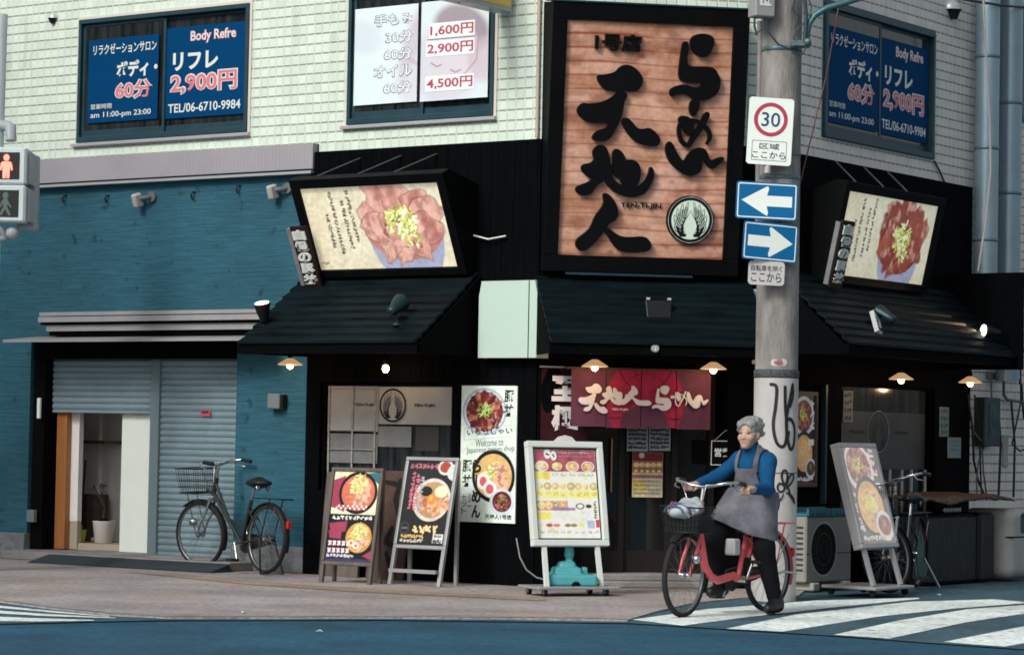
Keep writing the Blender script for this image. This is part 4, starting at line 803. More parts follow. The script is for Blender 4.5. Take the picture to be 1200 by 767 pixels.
ramen(c, w*.60, h*.66, w*.385, 1.0, 'd8b478', '10141a', False, 6, 'eadca0'); c.ell(w*.42, h*.70, w*.12, w*.12, 'f6f2ea'); c.ell(w*.42, h*.70, w*.065, w*.07, 'd4646a'); c.ell(w*.54, h*.755, w*.12, w*.12, 'f6f2ea'); c.ell(w*.54, h*.755, w*.07, w*.07, 'd4646a')
c.ell(w*.76, h*.85, w*.22, w*.20, 'cdd6e4'); c.ell(w*.76, h*.845, w*.17, w*.15, '4a2224'); 
for i in range(9): blob(c, w*.76+w*.09*math.cos(i*.7), h*.85+w*.08*math.sin(i*.7), w*.06, w*.04, i, ('8a2a30', 'b06058', '5a1a20')[i % 3], .2, 9, 60+i)
scallion(c, w*.76, h*.83, w*.06, 20, 5, ('80a850', 'a8c870', '406030')); c.sheet('poster_print', t, 0, h, -.0135, pm); mb = MB()
mb.vtext('豚丼', w*.86, h*.97, .105, .10, .15, -.016, .02); mb.text('いらっしゃい', w*.52, h*.665, .055, w*.82, -.016, .01, 0, 0, .05); mb.text('Welcome to', w*.52, h*.585, .062, w*.50, -.016, -.004, 1, 0, .06, sl=.12); mb.text('Japanese ramen shop', w*.54, h*.53, .062, w*.86, -.016, -.004, 1, 0, .06, sl=.12)
mb.vtext('豚丼', w*.13, h*.455, .105, .10, .2, -.016, .02); mb.vtext('らーめん', w*.30, h*.46, .115, .095, .12, -.0175, .04); mb.vtext('セット', w*.08, h*.20, .05, .05, .15, -.016, .0); mb.vtext('ミニ', w*.18, h*.205, .05, .04, .15, -.016, .0); mb.text('天地人1号店', w*.70, h*.045, .042, w*.48, -.016, .02)
mb.build('lettering', [m_ink, mat('grey_ink', (.10, .12, .12), .6)], t)
# ---- dark red banner and entrance curtain
t = thing('red_banner', 'dark red vertical cloth banner with white letters beside the entrance curtain', 'banner', C, .03, .55, .055); mb = MB(); w, h = .40, 1.30
c = Cv(w, h, '351a20', .012); c.grain(.15, 8, 3); c.sheet('cloth', t, 0, h, 0, print_mat('cloth_print', .9, spec=.05), lambda x, y: .012*np.sin(x*14+y*2)+.006*np.sin(y*9))
mb.vtext('至極の', .20, h-.07, .215, .23, .16, -.024, .06); mb.build('lettering', mat('white_cloth', (.62, .60, .61), .8), t); mb = MB(); mb.tube([(-.02, -.005, h+.005), (w+.02, -.005, h+.005)], .008); mb.build('rod', m_alu, t)
NZ0, NZ1, NX0, NX1 = 1.357, 1.845, .262, 1.478
t = thing('entrance_curtain', 'maroon entrance curtain with white brush lettering and a red crest', 'noren curtain', C, NX0, NZ0, .17); w, h = NX1-NX0, NZ1-NZ0
fold = lambda x, y: .007*np.sin(x*11+1)*(.3+y)+.006*np.sin(x*27+y*3)*(y)+.004*np.sin(x*55)*y
cw = w/4; m_cloth = print_mat('cloth_print', .9, spec=.05)
for k in range(4):
    c = Cv(cw-.006, h+.008*(k % 2), '5c3848', .006); c.X = c.X+k*cw
    U, V = (c.X-w*.525)/(w*.285), (c.Y-h*.56)/(h*.80); D = np.hypot(U, V); ang = np.arctan2(V+.2, np.abs(U)+.05)
    m = np.clip((1-D)*18, 0, 1)*(1-np.clip((.30-np.hypot((c.X-w*.525)/(w*.2), (c.Y-h*.98)/(h*.42))*.32)*30, 0, 1))
    c.mix(m, '9a2e4a'); leaf = np.abs(np.sin(ang*5.5+D*3.5)); c.mix(m*np.clip((.16-leaf)*12, 0, 1)*np.clip((D-.15)*8, 0, 1)*.85, '4a2438'); c.mix(m*np.clip((.02-np.abs(D-.62))*60, 0, 1)*.6, '4a2438')
    c.grain(.10, 22, 5+k); c.X = c.X-k*cw; c.sheet('curtain_panel', t, k*cw+.003, h, 0, m_cloth, lambda x, y, k=k: fold(x+k*cw, y)+.002*((k*7) % 3))
mb = MB(); mb.tube([(-.05, 0, h+.004), (w+.05, 0, h+.004)], .011); mb.build('rod', mat('bamboo', (.06, .035, .02), .6), t)
mb = MB()
base = {0: ((738, 73, 62), (.17, .575)), }
def nfn(ch, x, q):
    # the same brush characters set in one row: (photo x0, y0, x1, y1 of the character) -> cell on the cloth
    src = {0: (675, 76, 774, 166), 1: (674, 170, 766, 231), 2: (674, 226, 763, 295), 3: (784, 40, 843, 118), 4: (806, 117, 819, 137), 5: (793, 132, 833, 172), 6: (779, 165, 849, 206)}[ch]
    dst = {0: (.05, .26, .26, .74), 1: (.205, .30, .395, .62), 2: (.345, .28, .57, .62), 3: (.575, .27, .71, .70), 4: (.705, .43, .74, .49), 5: (.735, .35, .825, .63), 6: (.82, .36, .98, .65)}[ch]
    a, b = (x-src[0])/(src[2]-src[0]), (q-src[1])/(src[3]-src[1])
    if ch == 4: a, b = b, a
    return (w*(dst[0]+a*(dst[2]-dst[0])), h*(1-dst[1]-b*(dst[3]-dst[1])))
GL = [(a_, inflate(b_, .25)) for a_, b_ in GL]; brush_letters(mb, nfn, -.017, .001, None, 0, .0019); mb.text('TEN-TI-JIN', w*.345, h*.30, .022, .14, -.020, .03); mb.build('lettering', mat('white_cloth', (.62, .60, .61), .8), t)
# ================================================================== lamps
m_shade = mat('enamel_shade', (.60, .44, .28), .35, emit=.30, ecol=(1, .58, .28)); m_bulb = mat('lit_bulb', (1, .75, .45), .4, emit=9., ecol=(1, .62, .30)); m_bulb2 = mat('lit_spot', (1, .9, .75), .4, emit=2.2, ecol=(1, .92, .74))
m_lampm = mat('lamp_metal', (.012, .014, .016), .45, .4)
def dish_lamp(fr, px, py, w, label, shade=True, e=2.0):
    u, v = fr.uv(px, py, w); t = thing('dish_lamp' if shade else 'bare_bulb_lamp', label, 'lamp', fr, u, v, w, 'dish lamps under the dark roofs' if shade else None)
    mb = MB()
    if shade: mb.lathe([(.016, .052), (.035, .045), (.075, .018), (.108, -.002), (.112, -.012), (.104, -.008), (.07, .010), (.02, .03)], 22); mb.build('lamp_shade', m_shade, t)
    mb = MB(); mb.lathe([(.012, .16), (.012, .09), (.02, .085), (.022, .03), (.014, .02)], 10); mb.build('lamp_stem', m_lampm, t)
    mb = MB(); mb.ball((0, 0, -.012), (.031, .031, .036)); mb.build('bulb', m_bulb, t)
    l = bpy.data.lights.new('bulb_light', 'POINT'); l.energy = e; l.color = (1, .62, .32); l.shadow_soft_size = .035; o = bpy.data.objects.new('bulb_light', l); COL.objects.link(o); o.parent = t; o.location = (0, 0, -.065)
dish_lamp(L, 340, 426, .42, 'lit dish lamp in front of the blue wall beside the shutter'); dish_lamp(L, 452, 430, .30, 'lit bare bulb above the shop window with the crest', False)
dish_lamp(C, 697, 428, .42, 'lit dish lamp over the red banner side of the entrance curtain'); dish_lamp(C, 836, 431, .42, 'lit dish lamp between the entrance curtain and the concrete pole')
dish_lamp(R, 1056, 443, .42, 'lit dish lamp over the dim side window with the crest'); dish_lamp(R, 1137, 447, .42, 'lit dish lamp beside the electricity meter and cables')
m_tealm = mat('teal_metal', (.012, .035, .043), .4, .3)
def spot_lamp(fr, px, py, w, d, label, lit, base=(0, 0, -.16), s=1., m=None, name='spot_lamp'):
    """bell shaped spot pointing along d (local)"""
    u, v = fr.uv(px, py, w); t = thing(name, label, 'spot lamp', fr, u, v, w, None); d = np.array(d, float); d /= np.linalg.norm(d); mb = MB()
    a = lambda k: tuple(d*k*s)
    mb.tube([a(-.13), a(-.12), a(-.07), a(-.02), a(.04), a(.05)], [x*s for x in (.022, .035, .04, .055, .066, .066)], 16, 0); mb.build('lamp_head', m or m_tealm, t)
    mb = MB(); mb.tube([a(.051), a(.053)], .058*s, 16); mb.build('lens', m_bulb2 if lit else mat('lamp_lens', (.05, .07, .08), .1), t)
    mb = MB(); mb.tube([a(-.06), tuple(np.array(base)*.6+np.array(a(-.06))*.2), base], .010*s, 8); mb.ball(base, (.035*s, .035*s, .018*s), 0, 10, 5); mb.build('bracket', m or m_tealm, t); return t
spot_lamp(L, 308, 362, .75, (.06, -.35, 1), 'lit upward spot lamp at the edge of the boarded roof by the metal hood', True, (.0, .03, -.15), 1.1, m_lampm)
spot_lamp(L, 467, 357, .72, (-.1, .9, .5), 'unlit teal spot lamp on the boarded roof below the sunlit lightbox', False, (.02, -.04, -.17), 1.15)
t = spot_lamp(R, 1158, 388, .62, (-.80, .52, .10), 'lit spot lamp lighting the side street roof from its far end', True, (.03, .0, -.19), 1.0, m_lampm)
l = bpy.data.lights.new('spot_light', 'SPOT'); l.energy = 4; l.color = (1, .62, .36); l.spot_size = 1.0; l.spot_blend = .6; o = bpy.data.objects.new('spot_light', l); COL.objects.link(o); o.parent = t; o.location = (-.09, .05, .02); o.rotation_euler = Vector((-.9, .40, -.04)).to_track_quat('-Z', 'Y').to_euler()
spot_lamp(R, 1034, 368, .46, (.1, .9, .4), 'unlit teal spot lamp on the side street roof', False, (.0, -.02, -.13), 1.1)
u, v = R.uv(1028, 382, .62); t = thing('flood_lamp', 'small tilted white flood lamp on the side street roof', 'flood lamp', R, u, v, .62); mb = MB(); f2 = Matrix.Rotation(.62, 4, 'Y')@Matrix.Rotation(-.5, 4, 'X'); mb.x = f2
for a in ((-.075, .075, .10, .13), (-.075, .075, -.13, -.075), (-.075, -.055, -.075, .10), (.055, .075, -.075, .10)): mb.box(a[0], a[1], -.02, .02, a[2], a[3])
mb.build('lamp_frame', mat('white_metal', (.45, .48, .48), .4), t); mb = MB(); mb.x = f2; mb.box(-.055, .055, -.008, .01, -.075, .10); mb.build('lens', mat('lamp_lens', (.05, .07, .08), .1), t); mb = MB(); mb.tube([(-.02, 0, -.05), (-.07, .02, -.13)], .014); mb.ball((-.075, .02, -.14), (.035, .03, .015)); mb.build('bracket', MATS['white_metal'], t)
u, v = C.uv(772, 363, .5); t = thing('flood_lamp', 'square black flood lamp on the boarded roof over the entrance', 'flood lamp', C, u, v, .5); mb = MB()
mb.add([(-.10, -.02, -.09), (.10, -.02, -.09), (.125, .05, .085), (-.105, .05, .085), (-.10, .05, -.09), (.10, .05, -.09), (.115, .11, .085), (-.095, .11, .085)], [(0, 1, 2, 3), (7, 6, 5, 4), (0, 4, 5, 1), (1, 5, 6, 2), (2, 6, 7, 3), (3, 7, 4, 0)]); mb.build('lamp_housing', m_lampm, t, None, .008)
for x_ in (-.08, .10): mb = MB(); mb.box(x_-.015, x_+.015, .045, .055, .087, .105); mb.build('clip', mat('white_metal', (.45, .48, .48), .4), t)
mb = MB(); mb.tube([(0, .03, -.09), (.0, .03, -.15)], .03); mb.tube([(-.11, .03, -.02), (-.11, .03, -.12), (.11, .03, -.12), (.11, .03, -.02)], .008); mb.build('bracket', m_tealm, t)
u, v = C.uv(768, 408, .80); t = thing('porch_light', 'small round unlit light on the fascia above the entrance curtain', 'light', C, u, v, .78); mb = MB(); mb.lathe([(.035, 0), (.035, -.02), (.028, -.03)], 16, (0, 0, 0), 'y'); mb.build('light_body', m_alu, t); mb = MB(); mb.box(-.004, .004, -.034, -.031, -.02, .012); mb.build('clip', m_wht, t)
# small white floodlights, hooks and the vents on the walls
def wall_flood(px, py, label, flip):
    u, v = L.uv(px, py, .08); t = thing('wall_flood_lamp', label, 'flood lamp', L, u, v, 0, 'white flood lamps on the blue wall'); mb = MB()
    mb.x = Matrix.Rotation(.35, 4, 'X')@Matrix.Rotation(-.25, 4, 'Z'); mb.box(-.085, -.01, -.15, -.06, -.07, .06, 0, .014); mb.build('lamp_head', mat('aged_white', (.40, .40, .38), .5, vary=.2), t)
    mb = MB(); mb.tube([(-.03, -.09, -.02), (.03, -.06, -.01), (.05, 0, 0)], .022); mb.lathe([(.055, 0), (.05, -.03)], 14, (.05, 0, 0), 'y'); mb.build('bracket', mat('grey_plastic', (.12, .13, .14), .5), t)
wall_flood(168, 230, 'white flood lamp alone in the middle of the blue wall', 0); wall_flood(327, 220, 'white flood lamp on the blue wall close to the lightbox', 0)
for i, (x, y, lb) in enumerate(((77, 233, 'small hook on the blue wall beside the traffic signal'), (127, 233, 'small hook on the blue wall just before the lone flood lamp'), (228, 229, 'small hook on the blue wall just past the lone flood lamp'), (281, 222, 'small hook on the blue wall near the flood lamp by the lightbox'))):
    u, v = L.uv(x, y); mb = MB(); mb.tube([(.01, 0, .03), (.0, -.03, .03), (-.012, -.035, 0), (0, -.03, -.04)], .010, 6); solo(mb, 'wall_hook', m_lampm, lb, 'hook', L, u, v, 0, 'hooks on the blue wall')
def hood_vent(fr, px, py, s, label):
    u, v = fr.uv(px, py); t = thing('vent_hood', label, 'vent hood', fr, u, v, 0, 'vent hoods on the tiled walls'); mb = MB(); V = []; n = 12
    for i in range(7):
        a = math.pi*i/12
        for k in range(n+1): b = math.pi*k/n; V.append((s*math.cos(b)*math.cos(a*.0+0), -s*.9*math.sin(b)*math.sin(math.pi/2*i/6)-.0, 0)) if False else V.append((s*math.cos(b), -s*1.0*math.sin(b)*math.cos(a), s*math.sin(b)*math.sin(a)*1.1+s*.25*0))
    mb.add(V, [(i*(n+1)+k, i*(n+1)+k+1, (i+1)*(n+1)+k+1, (i+1)*(n+1)+k) for i in range(6) for k in range(n)], 0, True); mb.build('hood', mat('pale_steel', (.52, .55, .55), .3, .3), t)
    mb = MB(); mb.lathe([(s*.8, 0), (s*.62, -.02), (s*.35, -s*.9)], 14, (0, -s*.35, 0), 'z'); mb.build('duct', m_lampm, t); return t
hood_vent(L, 63, 22, .055, 'tiny vent hood on the sunlit tiles above the blue poster window'); hood_vent(R, 1114, 12, .10, 'round steel vent hood on the shaded tiled wall')
mb = MB(); mb.box(-.07, .07, -.09, 0, -.07, .07, 0, .01); u, v = L.uv(323, 470, .05); t = thing('junction_box', 'small grey junction box on blue wall beside the closed shutter', 'junction box', L, u, v, 0); mb.build('box', mat('grey_plastic2', (.14, .17, .18), .5), t); mb = MB(); mb.box(.071, .10, -.07, -.01, -.06, .06); mb.build('lid', m_lampm, t)
mb = MB(); mb.box(-.02, .02, -.03, 0, -.10, .10, 0, .006); u, v = L.uv(42, 478, .0); solo(mb, 'door_plate', m_white, 'narrow white plate on the post beside the house door', 'plate', L, u+.06, v, -.0)
mb = MB(); mb.box(-.05, .05, -.05, 0, -.06, .06, 0, .006); u, v = L.uv(50, 604, -.1); solo(mb, 'meter_box', mat('grey_plastic2', (.14, .17, .18), .5), 'small grey box low beside the orange door jamb', 'box', L, -5.93, v, -.0)
u, v = L.uv(570, 276, .06); mb = MB(); mb.tube([L_ for L_ in [(-.23, -.03, .07), (-.1, -.05, -.0), (.05, -.05, -.035), (.22, -.03, -.01)]], .008, 6); solo(mb, 'loose_cable', m_wht, 'short loose pale cable hanging on the black boards', 'cable', L, u, v, .05)
mb = MB(); mb.tube([(0, -.02, 0), (0, -.02, 1.6)], .018, 8); u, v = L.uv(634, 160); solo(mb, 'conduit_pipe', mat('pinkish_pipe', (.45, .38, .33), .5), 'thin pinkish conduit pipe on the sunlit tiles beside the wooden sign', 'pipe', L, -.03, 3.80, 0)
# ================================================================== traffic signal
p = at(3.5, 100, 23.9); sg = WF(p[0]-.005, p[1], 0, 0); t = thing('pedestrian_signal', 'pedestrian signal with a lit red figure on a pale pole', 'traffic signal', sg); m_sig = mat('signal_grey', (.60, .68, .70), .35, .1, vary=.06)
mb = MB(); mb.tube([(-.075, 0, 0), (-.05, 0, 3.0), (-.035, 0, 4.9)], [.075, .07, .066], 20); mb.build('pole', m_sig, t)
q = at(8, 215, 23.75); hxx, hz = q[0]-p[0]+.005, q[2]
H_ = Matrix.Translation((hxx+.005, -.17, hz-.015))@Matrix.Rotation(-.06, 4, 'Z')@Matrix.Scale(.86, 4); mb = MB(); mb.x = H_
for z0 in (-.385, .0): 
    mb.box(-.19, .20, -.04, .16, z0+.003, z0+.382, 0, .02)
hs_ = mb.build('housing', m_sig, t); mb = MB(); mb.x = H_
for z0 in (-.385, .0): mb.box(-.135, .135, -.046, -.0405, z0+.055, z0+.33, 0, .002)
mb.build('lens', mat('signal_lens', (.004, .007, .010), .15), t)
for k, (nm, z0, mm) in enumerate((('red_figure', .19, mat('red_light', (1, .18, .12), .4, emit=2.2, ecol=(1, .13, .09))), ('dim_figure', -.195, mat('dim_figure', (.10, .15, .15), .5)))):
    mb = MB(); mb.x = H_; y = -.048; mb.disc(0, z0+.085, .030, .034, y)
    if k == 0: mb.prism([(-.036, z0+.045), (.036, z0+.045), (.055, z0+.03), (.068, z0-.04), (.050, z0-.045), (.038, z0+.0), (.034, z0-.125), (.005, z0-.125), (.0, z0-.04), (-.005, z0-.125), (-.034, z0-.125), (-.038, z0), (-.05, z0-.045), (-.068, z0-.04), (-.055, z0+.03)], y-.001, y)
    else: mb.prism([(-.02, z0+.05), (.02, z0+.05), (.045, z0+.0), (.065, z0-.03), (.052, z0-.04), (.022, z0-.0), (.02, z0-.03), (.06, z0-.115), (.035, z0-.12), (.0, z0-.055), (-.035, z0-.12), (-.06, z0-.11), (-.02, z0-.03), (-.022, z0), (-.05, z0-.04), (-.06, z0-.03), (-.04, z0+.02)], y-.001, y)
    mb.build(nm, mm, t)
mb = MB(); mb.x = H_
for z0 in (-.36, .02): mb.add([(.205, .05, z0), (.235, .20, z0-.02), (.235, .20, z0+.30), (.205, .05, z0+.33), (.225, .05, z0), (.25, .20, z0-.02), (.25, .20, z0+.30), (.225, .05, z0+.33)], [(0, 1, 2, 3), (7, 6, 5, 4), (0, 4, 5, 1), (1, 5, 6, 2), (2, 6, 7, 3), (3, 7, 4, 0)])
mb.box(.06, .26, .19, .34, -.44, .33, 0, .015); mb.build('second_housing', mat('signal_grey2', (.36, .39, .41), .4), t)
mb = MB(); mb.tube([(-.06, 0, hz+.52), (.05, -.05, hz+.52), (.10, -.10, hz+.50), (.11, -.12, hz+.38)], .05, 14); mb.tube([(hxx-.06, -.12, hz-.385), (hxx+.0, -.10, hz-.46), (-.06, 0, hz-.50)], .035, 10); mb.ball((hxx+.05, -.1, hz-.43), .06); mb.build('bracket', mat('signal_grey2', (.36, .39, .41), .4), t)
# ================================================================== concrete pole with its fittings
pc = at(909, 500, 21.85); PF = WF(pc[0], pc[1], 0, 0); PX, PY = pc[0], pc[1]; PR0, PR1 = .172, .158
m_cp = mat('pole_concrete', (.22, .21, .20), .85, vary=.42, vscale=5, stretch=(1.6, 1.6, .45), bump=1.0); m_pp = mat('pole_paint', (.40, .395, .39), .6, vary=.09, vscale=4)
t = thing('concrete_pole', 'round concrete utility pole painted white near its foot with black graffiti', 'utility pole', PF); POLE = t
mb = MB(); mb.lathe([(PR0, 1.72), (PR1, 7.5)], 40); mb.build('shaft', m_cp, t); mb = MB(); mb.lathe([(PR0+.008, -.02), (PR0+.006, 1.0), (PR0+.006, 1.765)], 40)
mb.build('painted_wrap', m_pp, t); mb = MB(); mb.lathe([(PR0+.0075, 1.005), (PR0+.0075, 1.012)], 40); mb.build('wrap_seam', m_lampm, t); mb = MB(); mb.lathe([(PR0+.003, 1.766), (PR0+.012, 1.78), (PR0+.010, 1.80), (PR0+.013, 1.82), (PR0+.003, 1.835)], 40); mb.build('band', mat('rough_band', (.05, .06, .065), .8, vary=.7, vscale=40, bump=1.), t)
def oncyl(px, py, r):
    d = ray(px, py); o = CAMP-np.array([PX, PY, 0]); a = d[0]**2+d[1]**2; b = 2*(o[0]*d[0]+o[1]*d[1]); c = o[0]**2+o[1]**2-r*r; k = (-b-math.sqrt(max(b*b-4*a*c, 0)))/2/a; q = o+k*d; return (math.atan2(q[0], -q[1]), q[2])
def cyl_stroke(mb, pts, r, rad, m=0):
    P = [oncyl(x, y, rad) for x, y in pts]; P = [(a*rad, z) for a, z in P]; b = MB(); b.stroke(P, r, 0, m)
    for v, in zip(b.v): 
        th = v[:, 0]/rad; v[:] = np.stack([rad*np.sin(th), -rad*np.cos(th), v[:, 2]], 1)
    for v in b.v: pass
    n0 = 0
    for v in b.v: mb.v.append(v)
    for f, mm in zip(b.f, b.m): mb.f.append(tuple(i+mb.n for i in f)); mb.m.append(mm); mb.s.append(False)
    mb.n += b.n
Z8 = lambda pts: [(870+x/3.656, 410+y/3.656) for x, y in pts]
mb = MB(); GR = PR0+.010
for i, (P, r) in enumerate((([(122, 146), (146, 158), (143, 235), (132, 320), (145, 392), (170, 414), (186, 392), (190, 330), (184, 240), (183, 158)], .013), ([(216, 148), (203, 215), (189, 288), (192, 370), (206, 424), (221, 400), (224, 335), (208, 296), (190, 300)], .014), ([(205, 240), (218, 195), (216, 146)], .011), ([(200, 350), (193, 390)], .01),
    ([(178, 575), (168, 540), (176, 516), (190, 520), (192, 550), (184, 578)], .009), ([(190, 575), (200, 545), (215, 530), (220, 548), (205, 575), (193, 585)], .009), ([(178, 580), (160, 570), (150, 588), (160, 605), (176, 602), (180, 588), (178, 580)], .008), ([(188, 590), (200, 596), (200, 612), (190, 612)], .008), ([(152, 610), (158, 645), (176, 618)], .006), ([(200, 612), (214, 635), (224, 652)], .012), ([(212, 622), (222, 640)], .008))):
    cyl_stroke(mb, Z8(P), r, GR+.0006*i)
mb.build('graffiti_print', m_ink, t)
mb = MB(); cyl_stroke(mb, [(907, 424.5), (919, 424.5)], .028, PR0+.003, 0); cyl_stroke(mb, [(909, 424.5), (910, 424.5)], .012, PR0+.004, 1); cyl_stroke(mb, [(912, 423), (913.5, 426)], .005, PR0+.004, 1); cyl_stroke(mb, [(916, 422.5), (917, 426.5)], .006, PR0+.004, 1); mb.build('tag_print', [mat('tag_white', (.5, .45, .45), .6), mat('tag_red', (.4, .06, .06), .6)], t)
def zat(px, py, dy=-.2): d = ray(px, py); k = (PY+dy)/d[1]; q = CAMP+k*d; return q-np.array([PX, PY, 0])
for py in (55, 178, 206): mb = MB(); z = zat(909, py)[2]; mb.lathe([(PR1+.006+(0.004 if py > 100 else 0), z-.02), (PR1+.012, z-.018), (PR1+.012, z+.018), (PR1+.006, z+.02)], 32); mb.build('clamp_band', mat('band_metal', (.10, .17, .18), .5, .4, vary=.3, vscale=20), t)
mb = MB(); a = zat(884, 20), zat(884, 55), zat(882, 120), zat(881, 330)
mb.tube([zat(890.5, 25, -.02), zat(890.5, 60, -.02), zat(889.5, 110, -.02), zat(887, 330, -.02)], .022, 10); mb.build('conduit', mat('conduit_grey', (.20, .19, .19), .6, vary=.2), t)
q = zat(894, 8, -.24); mb = MB(); mb.x = Matrix.Translation((q[0], q[1], q[2]))@Matrix.Rotation(.35, 4, 'Z'); mb.box(-.085, .085, -.05, .10, -.085, .3, 0, .008); mb.build('box', mat('box_grey', (.27, .275, .28), .5, vary=.1), t); mb = MB(); mb.x = Matrix.Translation((q[0], q[1], q[2]))@Matrix.Rotation(.35, 4, 'Z'); mb.box(-.05, .05, -.053, -.051, .0, .12, 0); mb.text('T-1', 0, .055, .07, .085, -.055, .02, 1); mb.build('lettering', [m_wht, mat('slate_print', (.12, .12, .14), .6)], t)
def wire(mb, pts, r=.006, dy=-.25, m=0): mb.tube([zat(x, y, dy if not hasattr(dy, '__len__') else dy[i]) for i, (x, y) in enumerate(pts)], r, 6, m)
mb = MB()
wire(mb, [(898, 22), (900, 38), (912, 52), (924, 57), (938, 52)], .008); wire(mb, [(896, 22), (893, 34), (884, 41)], .006); wire(mb, [(883, 0), (885, 12), (884, 30), (887, 42)], .010); wire(mb, [(938, 52), (930, 45), (936, 33), (942, 28)], .006); wire(mb, [(928, 62), (940, 64), (945, 55)], .007); wire(mb, [(931, 0), (929, 12), (935, 20), (933, 30)], .009); wire(mb, [(943, 0), (945, 20), (943, 50)], .017); wire(mb, [(948, 0), (951, 8), (949, 20)], .006)
mb.build('wire', mat('cable_teal', (.018, .045, .055), .5), t)
t = thing('lamp_arm', 'curved teal pipe arm clamped to the concrete pole', 'lamp arm', PF); mb = MB(); wire(mb, [(945, 52), (945.5, 40), (948, 28), (955, 18), (968, 10), (985, 5), (1010, -3), (1050, -14)], .028, -.22); mb.build('arm', mat('arm_teal', (.05, .13, .155), .4, .3), t); q = zat(941, 52, -.2); mb = MB(); mb.box(q[0]-.10, q[0]+.06, q[1]-.06, q[1]+.06, q[2]-.025, q[2]+.025, 0, .008); mb.ball((q[0]+.03, q[1]-.07, q[2]+.01), .03); mb.build('clamp', mat('band_metal', (.10, .17, .18), .5, .4), t)
# signs on the pole
m_sw = mat('sign_white', (.78, .85, .80), .35, vary=.04, vscale=3); m_sb = mat('sign_blue', (.003, .125, .31), .45, spec=.2, vary=.05); m_sr = mat('sign_red', (.42, .045, .08), .4); m_back = mat('sign_back', (.3, .31, .31), .4, .5); m_navy = mat('sign_navy', (.02, .06, .13), .4)
def rrect(x0, x1, z0, z1, r, n=5):
    P = []
    for cx, cz, a0 in ((x1-r, z1-r, 0), (x0+r, z1-r, 90), (x0+r, z0+r, 180), (x1-r, z0+r, 270)): P += [(cx+r*math.cos(math.radians(a0+90*k/n)), cz+r*math.sin(math.radians(a0+90*k/n))) for k in range(n+1)]
    return P
def pole_sign(px, py, wpx, hpx, label, yaw, roll, dy=-.27):
    q = zat(px, py, dy)+np.array([PX, PY, 0]); f = WF(q[0], q[1], q[2], yaw); X = math.cos(roll)*f.X-math.sin(roll)*f.Z; Zz = math.sin(roll)*f.X+math.cos(roll)*f.Z; f = Fr(f.O, X, Zz); k = q[1]/F
    return thing('road_sign', label, 'road sign', f, 0, 0, 0), wpx*k/math.cos(yaw), hpx*k
t, w, h = pole_sign(902.5, 154, 53, 79, 'white thirty speed limit zone sign, topmost on the concrete pole', .05, .045); mb = MB(); mb.prism(rrect(-w/2, w/2, -h/2, h/2, .025), -.004, 0); mb.build('plate', m_sw, t); mb = MB()
mb.disc(0, h*.175, .136, .136, -.0052, 0, 40, 0, .77); mb.text('30', 0, h*.175, .115, .15, -.0055, .008, 1); mb.build('marking', [m_sr, m_navy], t); mb = MB()
P = rrect(-w*.39, w*.39, -h*.44, -h*.145, .008); n_ = len(P); Pi = rrect(-w*.39+.004, w*.39-.004, -h*.44+.004, -h*.145-.004, .006); mb.add([(x, -.005, z) for x, z in P+Pi], [(k, (k+1) % n_, n_+(k+1) % n_, n_+k) for k in range(n_)], 0)
mb.build('panel_border', mat('sign_ink', (.05, .05, .06), .5), t); mb = MB(); mb.text('区域', 0, -h*.225, .048, .16, -.0055, .012, 0); mb.build('lettering', mat('sign_ink', (.05, .05, .06), .5), t); mb = MB(); mb.text('ここから', 0, -h*.355, .055, .27, -.0055, .012, 0); mb.build('lettering', mat('sign_ink', (.05, .05, .06), .5), t); mb = MB(); mb.tube([(.0, .025, -h*.62), (.0, .025, h*.3)], .028, 12); mb.build('tube', m_alu, t)
def arrow_sign(px, py, wp, hp, label, yaw, roll, flip):
    t, w, h = pole_sign(px, py, wp, hp, label, yaw, roll); mb = MB(); mb.prism(rrect(-w/2, w/2, -h/2, h/2, .022), -.004, 0); mb.build('plate', m_sb, t)
    mb = MB(); P = rrect(-w/2+.012, w/2-.012, -h/2+.012, h/2-.012, .016); Q = rrect(-w/2+.021, w/2-.021, -h/2+.021, h/2-.021, .010); n = len(P); mb.add([(x, -.005, z) for x, z in P+Q], [(k, (k+1) % n, n+(k+1) % n, n+k) for k in range(n)])
    A = [(-.41, 0), (-.03, .33), (.01, .36), (.03, .30), (.0, .13), (.41, .13), (.41, -.13), (.0, -.13), (.03, -.30), (.01, -.36), (-.03, -.33)]; mb.prism([((-x if flip else x)*w, z*h*1.1) for x, z in A], -.0055, -.0042); mb.build('marking', m_sw, t)
    mb = MB(); mb.bar((.0, .02, -h*.3), (.0, .02, h*.3), .05, .02); mb.build('bracket', m_back, t)
arrow_sign(898.5, 235.5, 73, 44, 'blue one way sign, its white arrow pointing toward the wooden shop sign', .08, .03, False)
arrow_sign(902.5, 283.5, 66, 45, 'blue one way sign with its arrow pointing toward the side street, below the other', .30, .055, True)
t, w, h = pole_sign(898, 320, 43, 28, 'small white supplementary sign, lowest on the concrete pole', .1, .03); mb = MB(); mb.prism(rrect(-w/2, w/2, -h/2, h/2, .03), -.004, 0); mb.build('plate', mat('sign_white2', (.50, .49, .48), .4, vary=.06), t); mb = MB(); mb.text('自転車を除く', 0, h*.20, .048, w*.86, -.0055, .012); mb.build('lettering', MATS['sign_ink'], t); mb = MB(); mb.text('ここから', 0, -h*.17, .075, w*.84, -.0055, .012); mb.build('lettering', MATS['sign_ink'], t)
